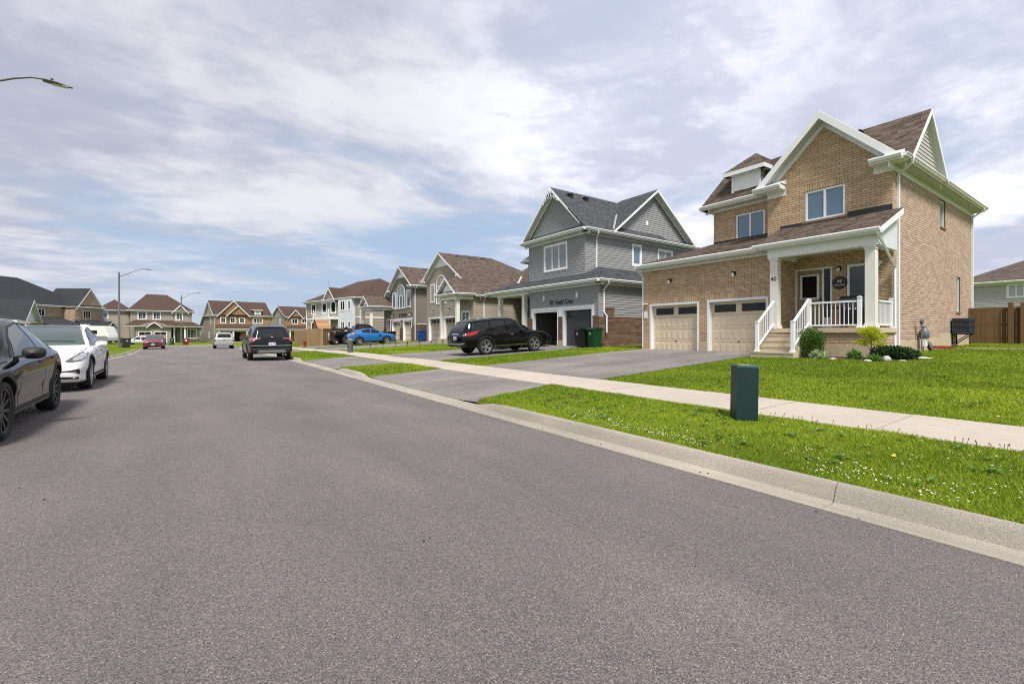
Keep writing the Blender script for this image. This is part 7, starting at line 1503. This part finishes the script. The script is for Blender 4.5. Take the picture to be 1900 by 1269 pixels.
# ------------------------------------------------------------ porch things
r = thing('barbecue', 'black covered barbecue behind the white porch railing', 'barbecue', (18.75, 6.15, 1.53), 0); bbq = material('black_enamel', (.006, .007, .012), .15, coat=1)
m = MB(); m.extr([(-.26, -.42, .72), (.26, -.42, .72), (.26, -.42, .92), (.22, -.42, 1.04), (.10, -.42, 1.12), (-.08, -.42, 1.12), (-.22, -.42, 1.02), (-.26, -.42, .90)], (0, .84, 0)); m.build('hood', bbq, r, 35, off=(0, 0, 0)); m = MB(); m.box(-.24, .24, -.40, .40, .10, .70); m.build('cabinet', metal_dark, r, off=(0, 0, 0)); m = MB(); m.tube([(-.30, -.3, .90), (-.30, .3, .90)], .015, 8); m.build('handle', chrome, r, off=(0, 0, 0))
for sy in (-1, 1): m = MB(); m.box(-.22, .22, min(sy*.43, sy*.75), max(sy*.43, sy*.75), .70, .74); m.build('side_shelf', metal_dark, r, off=(0, 0, 0))
for k in range(4): m = MB(); m.lathe([(.001, -.03), (.03, -.03), (.03, .02), (.001, .02)], 10, (-.27, -.24+.16*k, .66), 'x'); m.build('knob', chrome, r, off=(0, 0, 0))
for sx in (-1, 1):
    for sy in (-1, 1): m = MB(); m.box(sx*.2-.025, sx*.2+.025, sy*.36-.025, sy*.36+.025, 0, .12); m.build('leg', metal_dark, r, off=(0, 0, 0))
r = thing('wall_plaque', 'round black welcome plaque with white lettering hanging beside the front door', 'plaque', (19.36, 6.86, 3.20), 0); m = MB(); m.lathe([(.001, -.01), (.225, -.01), (.235, 0), (.225, .012), (.001, .012)], 28, (0, 0, 0), 'x'); m.build('disc', material('black_slate', (.012, .010, .010), .5), r, 40, off=(0, 0, 0)); pw = material('plaque_white', (.62, .60, .56), .6)
FM = lambda y, z: Matrix.Translation((-.013, y, z)) @ Matrix((V((0, -1, 0)), UP, V((-1, 0, 0)))).transposed().to_4x4()
text_obj(None, 'M', .17, FM(0, .045), pw, r, 'initial', .003, bold=.004); text_obj(None, 'WELCOME', .068, FM(0, -.085), pw, r, 'lettering', .003, bold=.002); m = MB()
for a in range(20): t = math.radians(100+a*17.6) if abs(a-10) > 3 else None
for k in range(9): t = math.radians(20+140*k/8); m.bar((-.013, .185*math.cos(t), .185*math.sin(t)), (-.013, .16*math.cos(t+.12), .16*math.sin(t+.12)), .012, .004)
m.build('leaf_border', pw, r, off=(0, 0, 0), kind='stuff')
r = thing('yellow_hose', 'heap of yellow hose on the floor of the open garage', 'hose', (19.35, 22.35, .62), 0); ym = material('yellow_hose', (.45, .36, .03), .5); m = MB()
for k in range(9):
    a0 = random.random()*6; rr = random.uniform(.16, .32); cz = .05+.035*k; m.tube([(rr*math.cos(a0+t*.52)*1.1, rr*math.sin(a0+t*.52), cz+.10*math.sin(t*.9+k)) for t in range(10)], .022, 6)
m.build('coil', ym, r, 60, off=(0, 0, 0))
r = thing('garage_clutter', 'dark bicycle frame leaning inside the open garage', 'bicycle', (20.3, 22.6, .62), .2)
for x in (-.5, .5): m = MB(); m.lathe([(.31, -.02), (.34, 0), (.31, .02), (.29, 0)], 22, (0, x, .34), 'x'); m.build('wheel', metal_grey, r, 40, off=(0, 0, 0))
m = MB()
for a, b in (((0, -.5, .34), (0, -.1, .80)), ((0, -.1, .80), (0, .4, .85)), ((0, .5, .34), (0, .38, 1.0)), ((0, -.12, .8), (0, 0, .34)), ((0, 0, .34), (0, .4, .8)), ((-.25, .36, 1.02), (.25, .36, 1.02)), ((0, -.5, .34), (0, 0, .34))): m.tube([a, b], .02, 6)
m.build('frame', metal_grey, r, off=(0, 0, 0))
for k in range(7):
    x, y = 10.5+.85*k, 33.4-.25*k
    r = thing('garden_light', 'small dark garden stake light in a row along the lawn edge', 'garden light', (x, y, gz(x, y)), 0, 'stake lights along the lawn edge'); m = MB(); m.tube([(0, 0, 0), (0, 0, .30)], .014, 6); m.build('stake', metal_dark, r, off=(0, 0, 0)); m = MB(); m.lathe([(.04, .28), (.055, .36), (.02, .42), (.001, .42)], 10); m.build('lamp', metal_dark, r, off=(0, 0, 0))
# ------------------------------------------------------------ porch bed and plants
def leaf_mat(name, c0, c1):
    mt = grass_material(name, c0, c1); mt.node_tree.nodes['Principled BSDF'].inputs['Roughness'].default_value = .45
    cr = [n for n in mt.node_tree.nodes if n.type == 'VALTORGB'][0]; cr.color_ramp.elements[2].color = (*c1, 1); return mt
soil = material('dark_soil', (.045, .030, .020), .95, var=.4, vscale=20, bump=.6, bscale=40)
m = MB(); ring = [(17.42, 7.0), (16.55, 6.95), (16.2, 6.2), (16.12, 5.2), (16.35, 4.5), (17.2, 4.15), (19.2, 4.5), (19.2, 5.0), (17.42, 5.22)]; c0 = (17.0, 5.4)
for k in range(len(ring)): a, b = ring[k], ring[(k+1) % len(ring)]; m.poly([(*c0, gz(*c0)+.05), (*a, gz(*a)+.02), (*b, gz(*b)+.02)])
tag(m.build('planting_bed', soil), 'dark soil bed along the foot of the porch', 'planting bed')
def leaves(clumps, n, size, mat, name, parent, base, narrow=.5, droop=0.0, seed=1, tip=None):
    """leaf blades spread through lumpy ellipsoids: clumps (x, y, z, rx, ry, rz)"""
    g = np.random.default_rng(seed); V_, F_, T_ = [], [], []; vol = np.array([c[3]*c[4]*c[5] for c in clumps]); cnt = (n*vol/vol.sum()).astype(int)
    for c, k in zip(clumps, cnt):
        d = g.normal(size=(k, 3)); d /= np.linalg.norm(d, axis=1)[:, None]; rr = g.random(k)**.45; p = np.array(c[:3])+d*rr[:, None]*np.array(c[3:6])
        p = p[p[:, 2] > .02]; k = len(p); d = d[:k]
        for i in range(k):
            o = V(p[i]); dr = (V(d[i])*.9+V(g.normal(size=3))*.7+UP*(.35-droop)).normalized(); sd = dr.cross(V(g.normal(size=3))); sd = sd.normalized() if sd.length > 1e-4 else V((1, 0, 0)); nn = sd.cross(dr); s_ = size*g.uniform(.6, 1.3); j = len(V_)
            V_ += [o, o+dr*s_*.45+sd*s_*narrow*.5+nn*s_*.06, o+dr*s_, o+dr*s_*.45-sd*s_*narrow*.5+nn*s_*.06]; F_.append((j, j+1, j+2, j+3)); T_.append(np.clip(.25+.55*g.random()+.2*d[i][2]*rr[i], 0, 1))
    me = bpy.data.meshes.new(name); me.from_pydata([tuple(v) for v in V_], [], F_); me.materials.append(mat); at = me.attributes.new('tint', 'FLOAT', 'POINT'); at.data.foreach_set('value', np.repeat(np.array(T_, np.float32), 4))
    o = bpy.data.objects.new(name, me); C.objects.link(o); o.parent = parent; o['kind'] = 'stuff'; return o
bark = material('grey_brown_bark', (.10, .075, .05), .9, var=.3)
def plant(name, label, x, y, clumps, n, size, mat, cat='shrub', stems=(), narrow=.5, seed=1, droop=0):
    r = thing(name, label, cat, (x, y, gz(x, y)+.02), 0); leaves(clumps, n, size, mat, 'foliage', r, None, narrow, droop, seed)
    if stems:
        m = MB()
        for st in stems: m.tube(st[0], st[1], 6)
        m.build('stem', bark, r, 60, off=(0, 0, 0))
    return r
lf_dark = leaf_mat('bush_leaf', (.018, .060, .010), (.085, .20, .022)); lf_lime = leaf_mat('lime_leaf', (.30, .36, .008), (.60, .62, .03)); lf_deep = leaf_mat('deep_green_leaf', (.010, .035, .012), (.045, .10, .022)); lf_mid = leaf_mat('fresh_leaf', (.05, .14, .02), (.20, .34, .06)); lf_var = leaf_mat('variegated_leaf', (.10, .20, .06), (.55, .60, .36))
st = lambda pts, r0=.014, r1=.005: ([V(p) for p in pts], [r0+(r1-r0)*i/(len(pts)-1) for i in range(len(pts))])
plant('shrub', 'round dark green leafy bush against the porch steps', 16.85, 6.78, [(0, 0, .38, .30, .38, .34), (.05, .12, .70, .24, .28, .26), (0, -.18, .62, .22, .25, .28), (.1, .02, .92, .16, .18, .14), (-.1, -.05, .2, .3, .36, .2)], 5200, .052, lf_dark, seed=3, stems=[st([(0, 0, 0), (.03, .1, .4), (.06, .16, .85)]), st([(0, 0, 0), (0, -.12, .4), (.02, -.22, .75)]), st([(0, 0, 0), (-.1, 0, .35), (-.14, .05, .6)]), st([(0, .02, 0), (.06, .2, .6), (.1, .28, 1.02)], .01, .003)])
plant('shrub', 'bright lime-yellow shrub on a thin trunk before the porch', 16.75, 5.10, [(0, .08, .84, .24, .30, .12), (.05, -.18, .70, .22, .22, .11), (0, .22, .52, .2, .20, .09), (-.05, -.22, .50, .18, .20, .08), (.04, .02, .62, .16, .16, .10), (0, .0, .92, .15, .2, .06)], 2600, .060, lf_lime, narrow=.36, seed=5, stems=[st([(0, 0, 0), (.0, .02, .3), (.02, .0, .6), (0, .05, .85)], .020, .006), st([(0, .02, .3), (0, .18, .48)], .01, .004), st([(0, .0, .33), (-.03, -.18, .46)], .01, .004), st([(.01, .0, .5), (.04, -.18, .68)], .01, .004)])
plant('shrub', 'low dark green bush spreading at the house corner by the downspouts', 16.85, 4.72, [(0, .12, .2, .30, .35, .22), (.2, -.22, .2, .35, .35, .20), (.5, -.32, .16, .3, .3, .17), (.1, -.05, .30, .2, .25, .12)], 3600, .075, lf_deep, narrow=.55, seed=7)
plant('hosta', 'variegated cream and green hosta below the dark bush', 16.35, 6.35, [(0, 0, .08, .20, .26, .10)], 420, .16, lf_var, 'plant', narrow=.34, seed=9, droop=.2); plant('small_plant', 'small leafy green plant alone before the porch foundation', 16.55, 5.48, [(0, 0, .13, .16, .2, .14)], 420, .085, lf_mid, 'plant', seed=11, narrow=.6); plant('small_plant', 'low lime green ground plant at the foot of the yellow shrub', 16.3, 4.90, [(0, 0, .08, .13, .22, .09)], 300, .085, lf_mid, 'plant', seed=12, narrow=.5)
# white clover and dandelions, seed stalks along the walk
def dots(name, pts, r, mat, label):
    vs = []; fs = []; base = [(0, 0, 1), (1, 0, .1), (.3, .95, .1), (-.8, .6, .1), (-.8, -.6, .1), (.3, -.95, .1), (0, 0, -.7)]; F = [(0, 1, 2), (0, 2, 3), (0, 3, 4), (0, 4, 5), (0, 5, 1), (6, 2, 1), (6, 3, 2), (6, 4, 3), (6, 5, 4), (6, 1, 5)]
    for x, y, h_, s_ in pts: j = len(vs); z = gz(x, y)+h_; vs += [(x+a*r*s_, y+b*r*s_, z+c*r*s_) for a, b, c in base]; fs += [tuple(j+i for i in f) for f in F]
    m = MB(); m.idx(vs, fs); o = m.build(name, mat, None, 60, off=(0, 0, 0)); o['kind'] = 'stuff'; o['label'] = label; return o
pts = []
def ok_spot(x, y): return not (DRIVES[0][0]-.2 < y < DRIVES[0][3]+.3 and x < 18)
while len(pts) < 600:
    q = random.random()
    if q < .55: x, y = 4.30+abs(random.gauss(0, .38)), random.uniform(-.8, 5.6); th = .30
    elif q < .85: x, y = random.uniform(4.3, 6.5), random.uniform(-.8, 5.0); th = .5
    else: x, y = random.uniform(8.4, 15), random.uniform(-1.5, 7.0); th = .62
    if (x < 6.55 or x > 8.3) and ok_spot(x, y) and vnoise(np.array([x]), np.array([y]), .5, 21)[0] > th: pts.append((x, y, random.uniform(.025, .05), random.uniform(.6, 1.3)))
dots('clover_flowers', pts, .0072, material('clover_white', (.54, .52, .42), .8), 'white clover heads scattered through the grass')
pts = [(5.3, 1.45, .05, 1.3), (8.5, 1.25, .05, 1.2), (9.3, 6.6, .05, 1), (12.2, 6.7, .05, 1.2), (12.5, 6.3, .05, 1.2), (12.0, 6.5, .05, 1), (12.6, 6.0, .05, 1.1), (5.8, 5.5, .04, .9), (11.0, 1.4, .05, 1)]
dots('dandelions', pts, .016, material('dandelion_yellow', (.65, .48, .01), .7), 'a few yellow dandelions in the grass')
m = MB()
for k in range(45):
    y = random.uniform(-.6, 3.4); x = 6.56-abs(random.gauss(0, .05)); z = gz(x, y); h_ = random.uniform(.05, .085); dx, dy = random.gauss(0, .02), random.gauss(0, .02); m.bar((x, y, z), (x+dx, y+dy, z+h_), .003, .003); m.bar((x+dx, y+dy, z+h_-.012), (x+dx*1.1, y+dy*1.1, z+h_+.01), .007, .007)
o = m.build('seed_stalks', material('seed_stalk', (.20, .15, .07), .9)); o['kind'] = 'stuff'; o['label'] = 'thin brown seed stalks along the sidewalk edge'
leafy = []
def rosette(name, spots, mat, label):
    V_, F_, T_ = [], [], []
    for x, y, s_ in spots:
        z = gz(x, y)+.03
        for k in range(random.randint(7, 11)):
            a = random.random()*2*PI; d = V((math.cos(a), math.sin(a), random.uniform(.15, .6))); sd = V((-d.y, d.x, 0)); j = len(V_); o = V((x, y, z)); l = s_*random.uniform(.6, 1.1); V_ += [o, o+d*l*.5+sd*l*.17, o+d*l-UP*l*.15, o+d*l*.5-sd*l*.17]; F_.append((j, j+1, j+2, j+3)); T_ += [random.random()*.8]*4
    me = bpy.data.meshes.new(name); me.from_pydata([tuple(v) for v in V_], [], F_); me.materials.append(mat); at = me.attributes.new('tint', 'FLOAT', 'POINT'); at.data.foreach_set('value', np.array(T_, np.float32)); o = bpy.data.objects.new(name, me); C.objects.link(o); o['kind'] = 'stuff'; o['label'] = label
rosette('broad_weeds', [(random.uniform(4.45, 6.5), random.uniform(-.5, 7.4), random.uniform(.05, .10)) for k in range(110)]+[(random.uniform(8.4, 14), random.uniform(-1, 7), random.uniform(.06, .11)) for k in range(120)], lf_mid, 'broad-leaved weeds among the grass')

# grit and small scraps on the street
m = MB()
for k in range(70):
    x, y = random.uniform(-2.5, 3.9), random.uniform(1.2, 14); 
    if k < 60: x = 3.86+random.uniform(-.10, .12)
    a = random.random()*6; s_ = random.uniform(.004, .010); z = float(zr(y))+.03*(1-abs(x)/3.9)+.002+(.010 if x > 3.8 else 0); u, v = V((math.cos(a), math.sin(a), 0))*s_, V((-math.sin(a), math.cos(a), 0))*s_*random.uniform(.4, .9); c = V((x, y, z)); m.extr([c-u-v*.6, c+u*.7-v, c+u+v*.8, c-u*.5+v], (0, 0, random.uniform(.003, .008)))
o = m.build('street_grit', material('dark_grit', (.05, .042, .035), .9, island=.6)); o['kind'] = 'stuff'; o['label'] = 'small dark scraps and grit on the street'
